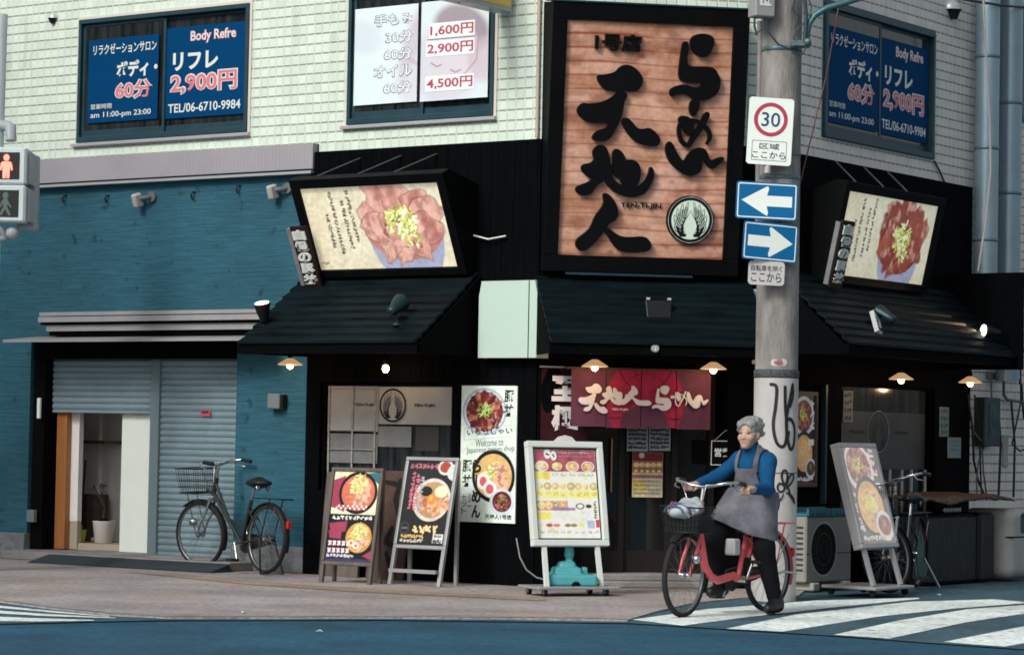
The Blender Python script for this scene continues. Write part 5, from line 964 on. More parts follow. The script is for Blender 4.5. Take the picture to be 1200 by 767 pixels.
# ================================================================== boards on the pavement
m_silver = mat('silver_frame', (.36, .37, .38), .35, .4, vary=.08); m_oldwood = mat('weathered_wood', (.10, .085, .075), .7, vary=.35, vscale=5, stretch=(4, 4, .7)); m_whitef = mat('white_frame', (.62, .68, .64), .4, vary=.04)
def aboard(fr, w, h, zfoot, lean, paint, mframe, name, label, rounded, roll=0, back=True):
    """folding board: panel leaning back on two legs, second leaf behind"""
    t = thing(name, label, 'menu board', fr, 0, 0, 0); th = math.radians(lean); Rm = Matrix.Rotation(-th, 4, 'X')@Matrix.Rotation(roll, 4, 'Y'); e = .032
    mb = MB(); mb.x = Rm
    for a, b, c, d in ((-w/2, w/2, h-e, h), (-w/2, w/2, zfoot, zfoot+e), (-w/2, -w/2+e, zfoot+e, h-e), (w/2-e, w/2, zfoot+e, h-e)): mb.box(a, b, -.014, .022, c, d)
    mb.build('frame', mframe, t, None, .006); mb = MB(); mb.x = Rm; mb.box(-w/2+.006, w/2-.006, .012, .02, zfoot+.006, h-.006); mb.build('panel', MATS['dark_interior'], t)
    c = paint(w-2*e, h-zfoot-2*e); o = c.sheet('panel_print', t, -w/2+e, h-e, .002, pm, M=Rm)
    for s in (-1, 1):
        mb = MB(); mb.bar(tuple(Rm@Vector((s*(w/2-.018), .005, zfoot+.01))), tuple(Rm@Vector((s*(w/2-.018), .005, .0))), .034, .03); mb.build('leg', mframe, t)
    if back:
        sp = 2*h*math.sin(th)*.55; 
        for s in (-1, 1): mb = MB(); mb.bar(tuple(Rm@Vector((s*(w/2-.03), .035, h-.02))), (s*(w/2-.03), sp, .0), .03, .025); mb.build('leg', mframe, t)
    return t, Rm
def paint1(w, h):
    c = Cv(w, h, '14161c', .0045); m = h*.475; c.rect(0, 0, w, m, 'e0e4bc'); c.poly([(0, h*.1), (w*.25, h*.05), (w*.3, h*.45), (0, h*.40)], '9a3a54'); c.poly([(w*.7, h*.02), (w, 0), (w, h*.14)], '2a6a78')
    ramen(c, w*.56, h*.235, w*.42, .92, 'cc7058', '0e1014', False, 7, 'ec9a70'); scallion(c, w*.58, h*.13, w*.17, 90, 8, ('e0d890', 'c8c070', 'f0e8b0', 'b8b060'))
    for i in range(7): c.line([(w*(.12+.1*i), h*.41), (w*(.17+.1*i), h*.385)], .010, 'f0eae4'); c.line([(w*(.13+.1*i), h*.385), (w*(.16+.1*i), h*.415)], .007, 'c04a70')
    c.rect(0, m, w, h, '101218'); c.scrib(w*.06, h*.49, w*.88, .036, 10, 'e8ece8', False, .0045)
    for y, q in ((.58, .40), (.66, .30)): c.poly([(0, h*y), (w*q, h*(y-.03)), (w*q*.95, h*(y+.09)), (w*.05, h*(y+.08))], '9a3a58')
    c.poly([(w*.8, h*.93), (w, h*.86), (w, h*.97)], '9a3a58'); ramen(c, w*.68, h*.73, w*.33, .98, 'c89850', '0c0e12', True, 9); scallion(c, w*.70, h*.66, w*.15, 60, 10, ('d8d88a', 'a8b060', 'e8e8b0'))
    for y in (.78, .86):
        for i in range(5): c.line([(w*(.04+.10*i), h*y), (w*(.09+.10*i), h*(y+.03))], .009, 'f0b8c8'); c.line([(w*(.08+.10*i), h*y), (w*(.05+.10*i), h*(y+.035))], .008, 'f4e4e8')
    c.scrib(w*.02, h*.915, w*.6, .03, 8, 'c8c8d8', False, .005); c.rect(0, h*.965, w, h, '3a3458'); c.grain(.05, 30, 3); return c
def paint2(w, h):
    c = Cv(w, h, '1b1f22', .0045); c.ell(w*.80, h*.07, w*.16, w*.14, 'd8d8d4'); c.ell(w*.80, h*.07, w*.12, w*.10, 'a84438'); c.ell(w*1.02, h*.13, w*.17, w*.15, 'd0d6d6'); c.ell(w*.98, h*.13, w*.11, w*.1, 'c4ccc8')
    c.ell(w*.60, h*.46, w*.40, h*.255, 'cfcac0'); c.ell(w*.61, h*.46, w*.345, h*.215, 'b08a68'); c.ell(w*.46, h*.36, w*.13, h*.06, '141a1a'); c.ell(w*.78, h*.36, w*.14, h*.07, 'e8dcb8'); 
    for i in range(7): blob(c, w*(.38+.10*i), h*(.56-.02*abs(i-3)), w*.055, h*.10, -.5+.17*i, ('e0a878', 'd89468', 'e8c0a0')[i % 3], .1, 12, i, '8a4a34')
    c.ell(w*.60, h*.455, w*.10, w*.10, 'e08a3c'); c.ell(w*.58, h*.44, w*.04, w*.04, 'f0b060'); c.scrib(w*.05, h*.03, w*.6, .05, 7, 'b86a78', False, .006)
    for k, (x, col) in enumerate(((.10, 'c06878'), (.20, 'c87080'), (.30, 'a8a4b0'))): c.scrib(w*x, h*(.14+.02*k), .04, h*.44, 11, col, True, .006, k)
    c.ell(w*.10, h*.80, w*.11, w*.11, '3c3f40'); c.ell(w*.10, h*.80, w*.085, w*.085, '1b1f22'); c.rect(w*.04, h*.79, w*.17, h*.81, '6a6c6c')
    c.scrib(w*.28, h*.76, w*.55, .075, 4, 'e8c890', False, .010, 4); c.scrib(w*.05, h*.875, w*.5, .028, 9, 'd8b070', False, .005); c.scrib(w*.05, h*.925, w*.5, .03, 7, 'c8c0b0', False, .005); c.rect(w*.74, h*.86, w*.96, h*.965, 'cfd2d0'); c.scrib(w*.76, h*.87, w*.18, .025, 4, '60646a', False, .004); c.scrib(w*.76, h*.92, w*.18, .03, 4, '40444a', False, .006); c.grain(.06, 30, 5); return c
q1 = ground(404, 683); q2 = ground(485, 685.5)
mA1 = mat('dark_panel_frame', (.045, .043, .048), .5, .1)
aboard(WF(q1[0], q1[1], 0, -.56), .535, .985, .15, 9.5, paint1, m_oldwood, 'folding_menu_board', 'folding wooden board with two stacked ramen pictures next to the plinth', False)
aboard(WF(q2[0], q2[1], 0, -.58), .54, 1.10, .31, 13, paint2, m_silver, 'folding_menu_board', 'silver framed folding board with one round bowl on black', True)
for o in list(COL.objects):
    pass
mb = MB()
for s in (-1, 1): pass
mb.bar((-.24, -.02, .12), (.24, -.02, .12), .03, .03); bt = [o for o in COL.objects if o.name.startswith('folding_menu_board')][-1]; mb.build('crossbar', m_silver, bt)
# old wooden boards leaning behind
mb = MB(); mb.box(-.20, .20, -.015, .015, 0, .95, 0); c = L.sub(-1.42, 0, .22, -.13)
t = solo(mb, 'wooden_board', m_oldwood, 'weathered brown board with dark brush marks leaning behind the two menu boards', 'board', Fr(c.O, c.X, c.Z)); b_ = t
cv = Cv(.40, .95, '4a3a34', .006); cv.grain(.35, 6, 3); cv.mix(np.clip((cv.Y-.35)*2, 0, 1)*.35, '6a5a52')
for P in ([(.28, .08), (.25, .25), (.30, .4)], [(.12, .1), (.36, .14)], [(.24, .5), (.18, .62), (.30, .66), (.34, .56)], [(.2, .72), (.3, .9)]): cv.line(P, [.02, .03, .02, .012][:len(P)], '141012')
cv.grain(.2, 20, 9); cv.sheet('board_print', t, -.20, .95, -.0165, pm)
mb = MB(); mb.box(-.22, .22, -.015, .015, 0, .92, 0); c = L.sub(-1.98, 0, .16, -.10); solo(mb, 'wooden_board', m_oldwood, 'plain weathered brown board behind the wooden menu board beside the plinth', 'board', Fr(c.O, c.X, c.Z))
# white framed menu stand on a cart
q = ground(668, 690, .06); MS = WF(q[0]+.035, q[1]+.14, 0, .42); t = thing('menu_stand', 'white framed menu stand on a low cart with casters', 'menu stand', MS); w, z0, z1 = .675, .40, 1.25; e = .05; Rm = Matrix.Translation((-.04, 0, 0))@Matrix.Rotation(.0, 4, 'X')
Rm = Matrix.Translation((0, .0, 0))@Matrix.Rotation(-.20, 4, 'X')
mb = MB(); mb.x = Rm
for a, b, c, d in ((-w/2, w/2, z1-e, z1), (-w/2, w/2, z0, z0+e), (-w/2, -w/2+e, z0+e, z1-e), (w/2-e, w/2, z0+e, z1-e)): mb.box(a, b, -.03, .035, c, d)
mb.build('frame', m_whitef, t, None, .006); mb = MB(); mb.x = Rm; mb.box(-w/2+e-.01, w/2-e+.01, .005, .03, z0+e-.01, z1-e+.01); mb.build('back_panel', mat('navy_panel', (.01, .014, .022), .4), t)
W_, H_ = w-2*e-.03, z1-z0-2*e-.03; c = Cv(W_, H_, 'f2f4dc', .0042); c.rect(0, 0, W_, H_*.25, 'a05060'); c.grain(.08, 9, 3); c.ell(W_*.22, H_*.05, W_*.055, H_*.055, 'e8e4e0'); c.ell(W_*.32, H_*.07, W_*.05, H_*.055, 'e8e4e0'); c.line([(W_*.20, H_*.05), (W_*.24, H_*.06)], .007, '20202a'); c.line([(W_*.31, H_*.06), (W_*.33, H_*.08)], .006, '20202a')
for i, x in enumerate((.40, .58, .76)): c.scrib(W_*(x-.02), H_*.02, W_*.17, .02, 6, 'c89098', False, .0035, i)
c.scrib(W_*.4, H_*.06, W_*.55, .018, 16, 'b87880', False, .003)
for i in range(4): ramen(c, W_*(.12+.25*i), H_*.19, W_*.105, .75, ('d8b070', 'e0b868', 'd89a58', 'c07850')[i], ('e8e4d8', '20202a', 'e8e4d8', 'e8e4d8')[i], i < 2, i)
c.rect(0, H_*.255, W_*.24, H_*.34, 'ecd060'); c.rect(W_*.25, H_*.255, W_, H_*.34, 'e4e8cc')
for i in range(5): c.scrib(W_*(.27+.145*i), H_*.265, W_*.11, .03, 4, 'a8a8a0', False, .003)
c.rect(0, H_*.36, W_, H_*.46, 'f0ecc8'); c.rect(0, H_*.46, W_, H_*.55, 'f2e488')
for i in range(8): ramen(c, W_*(.07+.125*i), H_*.415, W_*.058, .9, 'e8c880', ('e4dcc8', '383038', 'c88870')[i % 3], False, i); c.scrib(W_*(.03+.125*i), H_*.475, W_*.08, .04, 3, 'c0a860', False, .003)
c.rect(0, H_*.58, W_*.5, H_*.69, 'c89058'); 
for i in range(4): ramen(c, W_*(.07+.12*i), H_*.63, W_*.055, 1., ('e4c880', 'e0c070', '4a5058', 'd8683c')[i], 'e8dcc0', False, i+4)
c.rect(W_*.25, H_*.655, W_*.62, H_*.69, '9a7aa0'); c.ring(W_*.70, H_*.64, W_*.06, H_*.03, .008, '403c38'); c.ell(W_*.84, H_*.64, W_*.05, H_*.022, '40403c'); c.rect(0, H_*.71, W_*.22, H_*.79, 'ecd868'); c.rect(W_*.25, H_*.71, W_*.75, H_*.80, 'd8dcd0'); c.scrib(W_*.92, H_*.58, .03, H_*.2, 7, '504c50', True, .004)
for i, x in enumerate((.03, .18, .30, .48, .58)): c.ell(W_*x, H_*.855, W_*.055, H_*.02, ('e0d8a0', 'a8544c', 'c8806c', '7a8050', '8a8448')[i])
c.rect(W_*.66, H_*.83, W_*.75, H_*.87, 'f0e068'); c.rect(W_*.80, H_*.80, W_*.92, H_*.89, 'a8b4c8'); c.rect(W_*.94, H_*.79, W_, H_*.88, 'b84058')
for i in range(9): c.rect(W_*(.02+.11*i), H_*.90, W_*(.023+.11*i), H_*.99, 'c8ccb0'); c.scrib(W_*(.03+.11*i), H_*.91, W_*.07, .03, 3, 'a8a890', False, .003)
for i in range(1, 5): c.rect(0, H_*(.255+.0*i), W_, H_*.257, 'c8c8b0')
c.c = np.clip(c.c*1.22, 0, .9); c.sheet('menu_print', t, -W_/2, z1-e-.015, -.002, print_mat('menu_print', .25, spec=.5), M=Rm)
for s in (-1, 1): mb = MB(); mb.bar(tuple(Rm@Vector((s*.235, .0, z0+.02))), (s*.24, .0, .075), .036, .03); mb.build('leg', m_whitef, t)
mb = MB(); mb.box(-.36, .36, -.10, .30, .055, .078, 0, .006); mb.build('platform', m_silver, t)
for sx in (-1, 1):
    for y in (-.05, .25): mb = MB(); mb.lathe([(.034, -.012), (.034, .012)], 16, (sx*.27-.01, y, .034), 'x', 0); mb.lathe([(.016, -.014), (.016, .014)], 12, (sx*.27-.01, y, .034), 'x', 1); mb.box(sx*.27-.03, sx*.27+.01, y-.02, y+.02, .05, .056, 1); mb.build('caster', [m_lampm, m_silver], t)
# teal parasol base on the cart
s = SDF((-.25, -.22, -.01), (.25, .22, .34), .007); s.d = s.box((0, 0, .045), (.20, .16, .045), .02); s.u(s.box((-.03, 0, .11), (.115, .11, .035), .03), .03); s.u(s.box((-.03, 0, .16), (.07, .07, .03), .03), .03); s.u(s.cap((-.01, 0, .15), (-.01, 0, .25), .03, .028), .02); s.u(s.cap((-.01, 0, .245), (-.01, 0, .285), .04, .036), .008); s.u(s.box((.115, 0, .11), (.02, .05, .035), .008), .01); s.sub(s.cap((.03, -.3, -.005), (.03, .3, -.005), .04, .04))
f = WF(*(MS.p(.03, 0, -.14)[:2]), .079, .12); solo(s.mb(), 'parasol_base', mat('teal_plastic', (.06, .30, .335), .45, vary=.08), 'teal plastic parasol base standing on the cart of the menu stand', 'parasol base', f)
mb = MB(); mb.tube([(-.40, .25, .45), (-.38, .22, .30), (-.33, .2, .2), (-.25, .18, .14), (-.18, .15, .12)], .006, 6); solo(mb, 'power_cable', m_silver, 'thin grey cable hanging beside the menu stand cart', 'cable', MS)
# notices at the entrance
def paper(fr, px0, py0, px1, py1, w, label, painter, name='paper_notice', cat='notice', group=None, em=None):
    (a, b), (c_, d) = fr.uv(px0, py1, w), fr.uv(px1, py0, w); W2, H2 = c_-a, d-b; t = thing(name, label, cat, fr, a, b, w, group); mb = MB(); mb.box(0, W2, 0, .003, 0, H2); mb.build('sheet', mat('paper_back', (.35, .37, .37), .7), t)
    c = Cv(W2, H2, '9aa4a6', .0045); painter(c, W2, H2); c.sheet('notice_print', t, 0, H2, -.0015, em or pm); return t
def pnote(c, w, h):
    c.rect(0, 0, w, h, '9aa4a8'); 
    for i in range(5): c.scrib(w*.06, h*(.06+.18*i), w*.88, h*.13, 7, '2c3236', False, .006, i)
paper(C, 734.5, 500.5, 759.5, 528, -.285, 'grey handwritten notice below the middle of the curtain, the one nearer the brass handle', pnote, group='handwritten notices under the curtain'); paper(C, 760.5, 500.5, 786, 527.5, -.29, 'grey handwritten notice below the curtain, the one nearer the cyclist', pnote, group='handwritten notices under the curtain')
def pmenu(c, w, h):
    c.rect(0, 0, w, h, 'c8bc8c'); c.rect(0, 0, w, h*.2, '6a2430'); c.rect(0, h*.2, w, h*.45, '9a6038'); c.rect(0, h*.5, w, h*.58, '8a5a70')
    for i in range(5): ramen(c, w*(.12+.19*i), h*.28, w*.09, .8, 'd8a850', 'e0d8c8', False, i); ramen(c, w*(.12+.19*i), h*.42, w*.08, .8, 'd0a058', '402a28', False, i+3)
    c.ell(w*.3, h*.07, w*.09, h*.06, 'd0c0b0'); c.rect(0, h*.6, w*.4, h*.75, 'd8b850'); c.rect(w*.45, h*.6, w, h*.75, 'b8b49a'); c.rect(0, h*.78, w*.5, h*.88, 'd8c060'); c.rect(w*.55, h*.8, w*.95, h*.95, 'a8a8a0')
    for i in range(4): c.scrib(w*.05, h*(.62+.09*i), w*.9, h*.05, 10, '80786a', False, .004, i)
paper(C, 740.5, 530, 777, 582, -.285, 'small coloured menu sheet on the entrance door under the notices', pmenu, 'menu_sheet', 'menu sheet')
f = C.sub(*C.uv(850, 531, .02), .02, .06, 0); t = thing('hanging_sign', 'small black sign with white characters behind the cyclist', 'sign', f); mb = MB(); mb.box(-.13, .13, -.012, .012, -.10, .11); mb.build('plate', m_frame, t); mb = MB()
for a, b, c, d in ((-.13, .13, .104, .11), (-.13, .13, -.10, -.094), (-.13, -.124, -.094, .104), (.124, .13, -.094, .104)): mb.box(a, b, -.016, -.012, c, d)
mb.text('営業中', 0, .01, .075, .20, -.016, .03); mb.build('lettering', m_wht, t); mb = MB(); mb.tube([(-.1, 0, .11), (0, 0, .2), (.1, 0, .11)], .004, 6); mb.build('cord', m_silver, t)
# posters and notices on the side street front
def psteak(c, w, h):
    c.rect(0, 0, w, h, '16181a'); c.ell(w*.42, h*.24, w*.52, w*.50, 'b8bec4'); c.ell(w*.42, h*.24, w*.42, w*.40, '5a2a22')
    for i in range(10): blob(c, w*.42+w*.28*math.cos(i*.63), h*.24+w*.25*math.sin(i*.63), w*.16, w*.09, i*.63, ('8a4438', 'a05848', '6a3028')[i % 3], .2, 10, i)
    scallion(c, w*.40, h*.22, w*.16, 40, 3, ('c8cc40', 'e0e060', 'a0a838')); ramen(c, w*.45, h*.66, w*.50, 1.1, 'c89858', '0c0e12', False, 4); c.poly([(w*.1, h*.72), (w*.35, h*.48), (w*.55, h*.5), (w*.75, h*.7), (w*.5, h*.8)], 'd0a870', .8); c.ell(w*.80, h*.83, w*.26, w*.25, 'b8c4cc'); c.ell(w*.80, h*.83, w*.2, w*.18, '5a3028'); scallion(c, w*.8, h*.81, w*.08, 16, 5, ('70a050', '90b860'))
    c.scrib(w*.76, h*.05, w*.2, h*.38, 3, 'd8d0d4', True, .010, 2); c.rect(w*.66, h*.50, w*.95, h*.57, 'c8c4c0'); c.scrib(w*.05, h*.93, w*.9, h*.05, 7, 'c8c0c0', False, .008); c.grain(.06, 20, 8)
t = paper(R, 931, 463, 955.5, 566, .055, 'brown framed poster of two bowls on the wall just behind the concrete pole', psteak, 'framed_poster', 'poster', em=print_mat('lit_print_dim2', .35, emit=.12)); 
(a, b), (c_, d) = R.uv(931, 566, .055), R.uv(955.5, 463, .055); W2, H2 = c_-a, d-b; mb = MB()
for q in ((-.03, 0, -.03, H2+.03), (W2, W2+.03, -.03, H2+.03), (0, W2, H2, H2+.03), (0, W2, -.03, 0)): mb.box(q[0], q[1], -.015, .01, q[2], q[3])
mb.build('frame', mat('brown_frame', (.09, .038, .02), .5), t)
mb = MB(); mb.box(-.015, .015, -.05, .0, .0, 1.05); solo(mb, 'metal_strip', m_tealm, 'vertical teal metal strip between the framed poster and the dim window', 'strip', R, R.uv(962, 560, .05)[0], .72, .05)
paper(R, 988, 458, 999.5, 494, -.02, 'tall white printed notice at the top of the dim window', lambda c, w, h: (c.rect(0, 0, w, h, '70747c'), [c.scrib(w*.1, h*(.05+.24*i), w*.8, h*.18, 3, '23252a', False, .008, i) for i in range(4)]))
paper(R, 970.5, 480, 977, 530, -.02, 'narrow dark red menu strip at the corner of the dim window', lambda c, w, h: (c.rect(0, 0, w, h, '3a1c18'), [c.rect(w*.1, h*(.05+.2*i), w*.8, h*(.18+.2*i), ('6a3a20', '8a5a28', '5a2a20', '7a6a50', '4a2420')[i]) for i in range(5)]), 'menu_strip', 'menu strip')
paper(R, 1101, 477, 1112, 511, .05, 'pale blue printed notice on the black boards near the meter, the upper one', lambda c, w, h: (c.rect(0, 0, w, h, '5a7078'), [c.scrib(w*.1, h*(.05+.24*i), w*.8, h*.18, 3, '2c3e46', False, .008, i) for i in range(4)]), group=None)
paper(R, 1110.5, 512.5, 1126, 536, .05, 'pale blue square notice on the black boards near the meter, the lower one', lambda c, w, h: (c.rect(0, 0, w, h, '6a8088'), [c.scrib(w*.15, h*(.15+.2*i), w*.7, h*.1, 5, '4a5e66', False, .005, i) for i in range(3)]))
# ================================================================== house doorway pots
DR = lambda u, w, z=.083: WF(*(L.p(u, 0, w)[:2]), z, -AL)
t = thing('potted_plant', 'bare twiggy plant in a white pot inside the house doorway', 'potted plant', DR(-5.472, -.50, .151)); mb = MB(); mb.lathe([(.078, 0), (.085, .005), (.108, .205), (.112, .215), (.10, .215), (.095, .18), (0, .175)], 24); mb.build('pot', mat('white_pot', (.58, .57, .55), .4), t); mb = MB(); mb.lathe([(.094, .18), (0, .19)], 16); mb.ball((0, 0, .19), (.07, .07, .05), 0); mb.build('soil', m_dark, t); mb = MB(); rd = random.Random(4)
def twig(p, d, l, r, k):
    q = np.array(p)+np.array(d)*l; mid = (np.array(p)+q)/2+np.array([rd.uniform(-.02, .02), 0, rd.uniform(-.01, .02)]); mb.tube([p, tuple(mid), tuple(q)], [r, r*.85, r*.7], 6)
    if k == 0: mb.ball(q, .010, 0, 6, 4); return
    for _ in range(2 if k > 1 else 3): e = np.array(d)+np.array([rd.uniform(-.7, .7), rd.uniform(-.5, .5), rd.uniform(-.1, .5)]); twig(tuple(q), tuple(e/np.linalg.norm(e)), l*.68, r*.7, k-1)
twig((0, 0, .19), (.05, 0, 1), .16, .012, 3); mb.build('stem', mat('twig', (.05, .035, .025), .8), t)
t = thing('plant_pot', 'small lime green pot by the door jamb of the house doorway', 'pot', DR(-5.705, -.42, .151)); mb = MB(); mb.lathe([(.042, 0), (.06, .12), (.062, .125), (.054, .125), (.05, .10), (0, .10)], 20); mb.build('pot', mat('lime_pot', (.33, .43, .03), .4), t); mb = MB(); mb.ball((.0, 0, .14), (.022, .02, .04)); mb.build('bulb_plant', mat('twig_light', (.2, .13, .09), .8), t)
mb = MB(); mb.ball((0, 0, .03), (.05, .04, .03)); solo(mb, 'plant_saucer', mat('twig_light', (.2, .13, .09), .8), 'small brown bowl between the lime green pot and white pot', 'bowl', DR(-5.585, -.50, .151))
mb = MB(); mb.box(-.15, .15, -.12, .12, 0, .46, 0, .01); solo(mb, 'cardboard_box', mat('brown_box', (.055, .032, .027), .7, vary=.2), 'dark brown box on the floor behind the white plant pot', 'box', DR(-5.96, -.80, .151))
mb = MB(); mb.tube([(0, 0, 0), (.03, .02, .8)], .010, 6); mb.box(-.08, .06, -.02, .02, 0, .05); solo(mb, 'broom', m_lampm, 'dark broom leaning in the house doorway behind the lime pot', 'broom', DR(-6.005, -.72, .151))
# rubber ramp in front of the step
mb = MB(); x0, x1 = -5.28, -3.02
mb.add([(x0, -.72, 0), (x1, -.66, 0), (x1-.03, -.42, .07), (x0+.03, -.42, .07), (x1-.03, -.40, .07), (x0+.03, -.40, .07), (x0, -.38, 0), (x1, -.38, 0)], [(0, 1, 2, 3), (3, 2, 4, 5), (1, 7, 4, 2), (6, 0, 3, 5), (5, 4, 7, 6)])
for k in range(9): y0 = -.70+k*.031; z0 = .07*(y0+.72)/.3; mb.add([(x0+.01, y0, z0+.002), (x1-.01, y0+.03, z0+.002), (x1-.01, y0+.038, z0+.011), (x0+.01, y0+.008, z0+.011), (x1-.01, y0+.048, z0+.009), (x0+.01, y0+.018, z0+.009)], [(0, 1, 2, 3), (3, 2, 4, 5)])
solo(mb, 'rubber_ramp', mat('dark_rubber', (.012, .024, .030), .7, vary=.2), 'long dark rubber ramp along the step below the shutters', 'ramp', L)
# ================================================================== side street clutter
u0 = -.02; t = thing('air_conditioner', 'cream outdoor air conditioner unit standing on feet behind the cyclist', 'air conditioner', R, .36, .07, .20); m_ac = mat('ac_cream', (.25, .25, .235), .45, vary=.06)
mb = MB(); mb.box(-.40, .40, -.29, 0, 0, .56, 0, .012); mb.build('body', m_ac, t); mb = MB(); mb.disc(-.10, .28, .235, .235, -.2925, 0, 40, 0, .93); mb.build('fan_ring', mat('ac_ring', (.40, .40, .38), .4), t); mb = MB(); mb.disc(-.10, .28, .218, .218, -.2915, 0, 40); mb.build('fan_back', m_dark, t); mb = MB()
for k in range(19): 
    x = -.218+k*.0242; h = math.sqrt(max(.218**2-x*x, 0)); 
    if h > .02: mb.box(-.10+x-.002, -.10+x+.002, -.296, -.2925, .28-h, .28+h)
for r in (.07, .14): mb.disc(-.10, .28, r, r, -.297, 0, 30, 0, .94)
mb.build('grille', mat('grille_dark', (.025, .028, .028), .5), t)
mb = MB()
for x in (-.405,): 
    for k in range(9): mb.box(x-.002, x+.004, -.26, -.02, .10+k*.045, .115+k*.045)
mb.build('vent_grille', mat('grille_dark', (.025, .028, .028), .5), t); mb = MB(); mb.box(-.40, .40, -.2915, -.290, .24, .246); mb.build('seam', m_dark, t)
for x in (-.28, .28): mb = MB(); mb.box(x-.055, x+.055, -.33, -.02, -.07, 0, 0, .01); mb.build('foot', mat('pale_foot', (.30, .30, .28), .7), t)
mb = MB(); mb.box(-.42, .46, -.16, .16, 0, .022, 0, .004); mb.box(-.42, .46, -.165, -.15, .022, .065); mb.box(-.42, .46, .15, .16, .022, .065); 
for k in range(9): mb.box(-.42+k*.1075, -.40+k*.1075, -.17, -.165, .0, .06)
mb.build; solo(mb, 'plastic_tray', mat('cyan_plastic', (.02, .135, .185), .4, vary=.1), 'cyan plastic tray lying on top of the air conditioner', 'tray', R, .38, .632, .34)
# lit picture stand
q = ground(1005, 688, .07); LS = WF(q[0]+.12, q[1]+.25, 0, .90); t = thing('lightbox_stand', 'grey leaning lightbox stand with two bowls beside the air conditioner', 'menu stand', LS); w, z0, z1 = .60, .40, 1.30; Rm = Matrix.Translation((.02, -.18, 0))@Matrix.Rotation(-.275, 4, 'X'); e = .04
mb = MB(); mb.x = Rm
for a, b, c, d in ((-w/2, w/2, z1-e, z1), (-w/2, w/2, z0, z0+e), (-w/2, -w/2+e, z0+e, z1-e), (w/2-e, w/2, z0+e, z1-e)): mb.box(a, b, -.04, .05, c, d)
mb.build('frame', m_silver, t, None, .006); mb = MB(); mb.x = Rm; mb.box(-w/2+.01, w/2-.01, .0, .045, z0+.01, z1-.01); mb.build('back_panel', m_lampm, t)
W_, H_ = w-2*e, z1-z0-2*e; c = Cv(W_, H_, '6a5a50', .0045); c.grain(.2, 6, 2); c.ell(W_*.40, H_*.21, W_*.42, W_*.42, 'e8ddd0'); c.ell(W_*.40, H_*.20, W_*.35, W_*.33, 'b0705c')
for i in range(12): blob(c, W_*.40+W_*.22*math.cos(i*.52), H_*.2+W_*.2*math.sin(i*.52), W_*.13, W_*.08, i*.52, ('c08070', 'd09a84', 'a86452')[i % 3], .2, 10, i)
scallion(c, W_*.40, H_*.18, W_*.14, 50, 3, ('d0cc50', 'e8e480', 'b8b840')); c.scrib(W_*.72, H_*.02, W_*.24, H_*.33, 3, 'e8d8d0', True, .012, 1); c.rect(W_*.64, H_*.37, W_*.95, H_*.43, 'e0dcd0'); c.scrib(W_*.02, H_*.45, W_*.2, H_*.45, 5, 'd8c8c0', True, .009, 5)
ramen(c, W_*.52, H_*.62, W_*.44, 1.15, 'e0b070', '584a44', False, 4, 'f0e090'); c.poly([(W_*.3, H_*.62), (W_*.45, H_*.48), (W_*.66, H_*.52), (W_*.75, H_*.65), (W_*.5, H_*.68)], 'e8d878', .9); c.ell(W_*.80, H_*.82, W_*.25, W_*.25, 'e4dcd4'); c.ell(W_*.80, H_*.815, W_*.19, W_*.17, 'a06050'); scallion(c, W_*.80, H_*.80, W_*.08, 20, 6, ('90a860', 'b0c070')); c.scrib(W_*.08, H_*.92, W_*.7, H_*.05, 8, 'd8ccc0', False, .008); c.grain(.08, 20, 8)
c.c = c.c*.72+.17; c.sheet('lit_panel_print', t, -W_/2, z1-e, -.03, print_mat('lit_print_stand', .2, emit=.28, spec=.5), M=Rm)  # glare washed into the print colours as an even pale haze
for s in (-1, 1): mb = MB(); mb.bar(tuple(Rm@Vector((s*.22, .0, z0+.02))), (s*.22+.02, -.17, .085), .04, .03); mb.build('leg', m_silver, t)
mb = MB(); mb.box(-.32, .32, -.26, .26, .055, .082, 0, .006); mb.build('platform', m_silver, t)
for x, y in ((-.26, -.2), (.26, -.2), (-.26, .2), (.26, .2)): mb = MB(); mb.lathe([(.03, -.012), (.03, .012)], 14, (x, y, .03), 'x'); mb.build('caster', m_lampm, t)
# dark sheeted box with a brown tarp, pale bin
t = thing('sheeted_crate', 'low crate wrapped in dark plastic sheeting along the side wall', 'crate', R, 2.75, 0, .46); mb = MB(); mb.box(-1.0, .02, -.26, .30, 0, .63, 0, .03); mb.box(.03, .36, -.28, .30, 0, .64, 0, .03); mb.build('wrapped_body', mat('dark_plastic', (.004, .007, .009), .4, spec=.3, vary=.6, vscale=4, stretch=(5, 5, .8), bump=.9, bscale=6), t)
s = SDF((-1.35, -.42, .55), (1.55, .42, .98), .02); X, Y, Z = s.P[..., 0], s.P[..., 1], s.P[..., 2]; hgt = .665+.13*vnoise(X, Y, 1.3, 3)+.05*vnoise(X, Y, 4, 8)+.06*np.exp(-((X-.2)/.5)**2)-.10*np.clip(np.abs(Y)-.30, 0, 1)*4; s.d = np.maximum(np.abs(Z-hgt)-.014, np.maximum(np.abs(X+.24)-.95-.06*np.sin(Y*9), np.abs(Y)-.36-.04*np.sin(X*7)))
solo(s.mb(), 'tarpaulin', mat('brown_tarp', (.055, .033, .024), .75, vary=.6, vscale=5), 'crumpled brown tarpaulin lying over the sheeted crate', 'tarpaulin', R, 2.75, 0, .46)
mb = MB()
for k in range(6): mb.tube([(-.28+k*.06, 0, 0), (-.26+k*.06, -.01, .02), (-.24+k*.06, 0, 0), (-.22+k*.06, .01, -.01)], .010, 6)
solo(mb, 'coiled_rope', mat('rope_white', (.42, .40, .38), .8), 'short pale coiled rope on the sheeted crate below the tarpaulin', 'rope', R, 2.3, .665, .74)
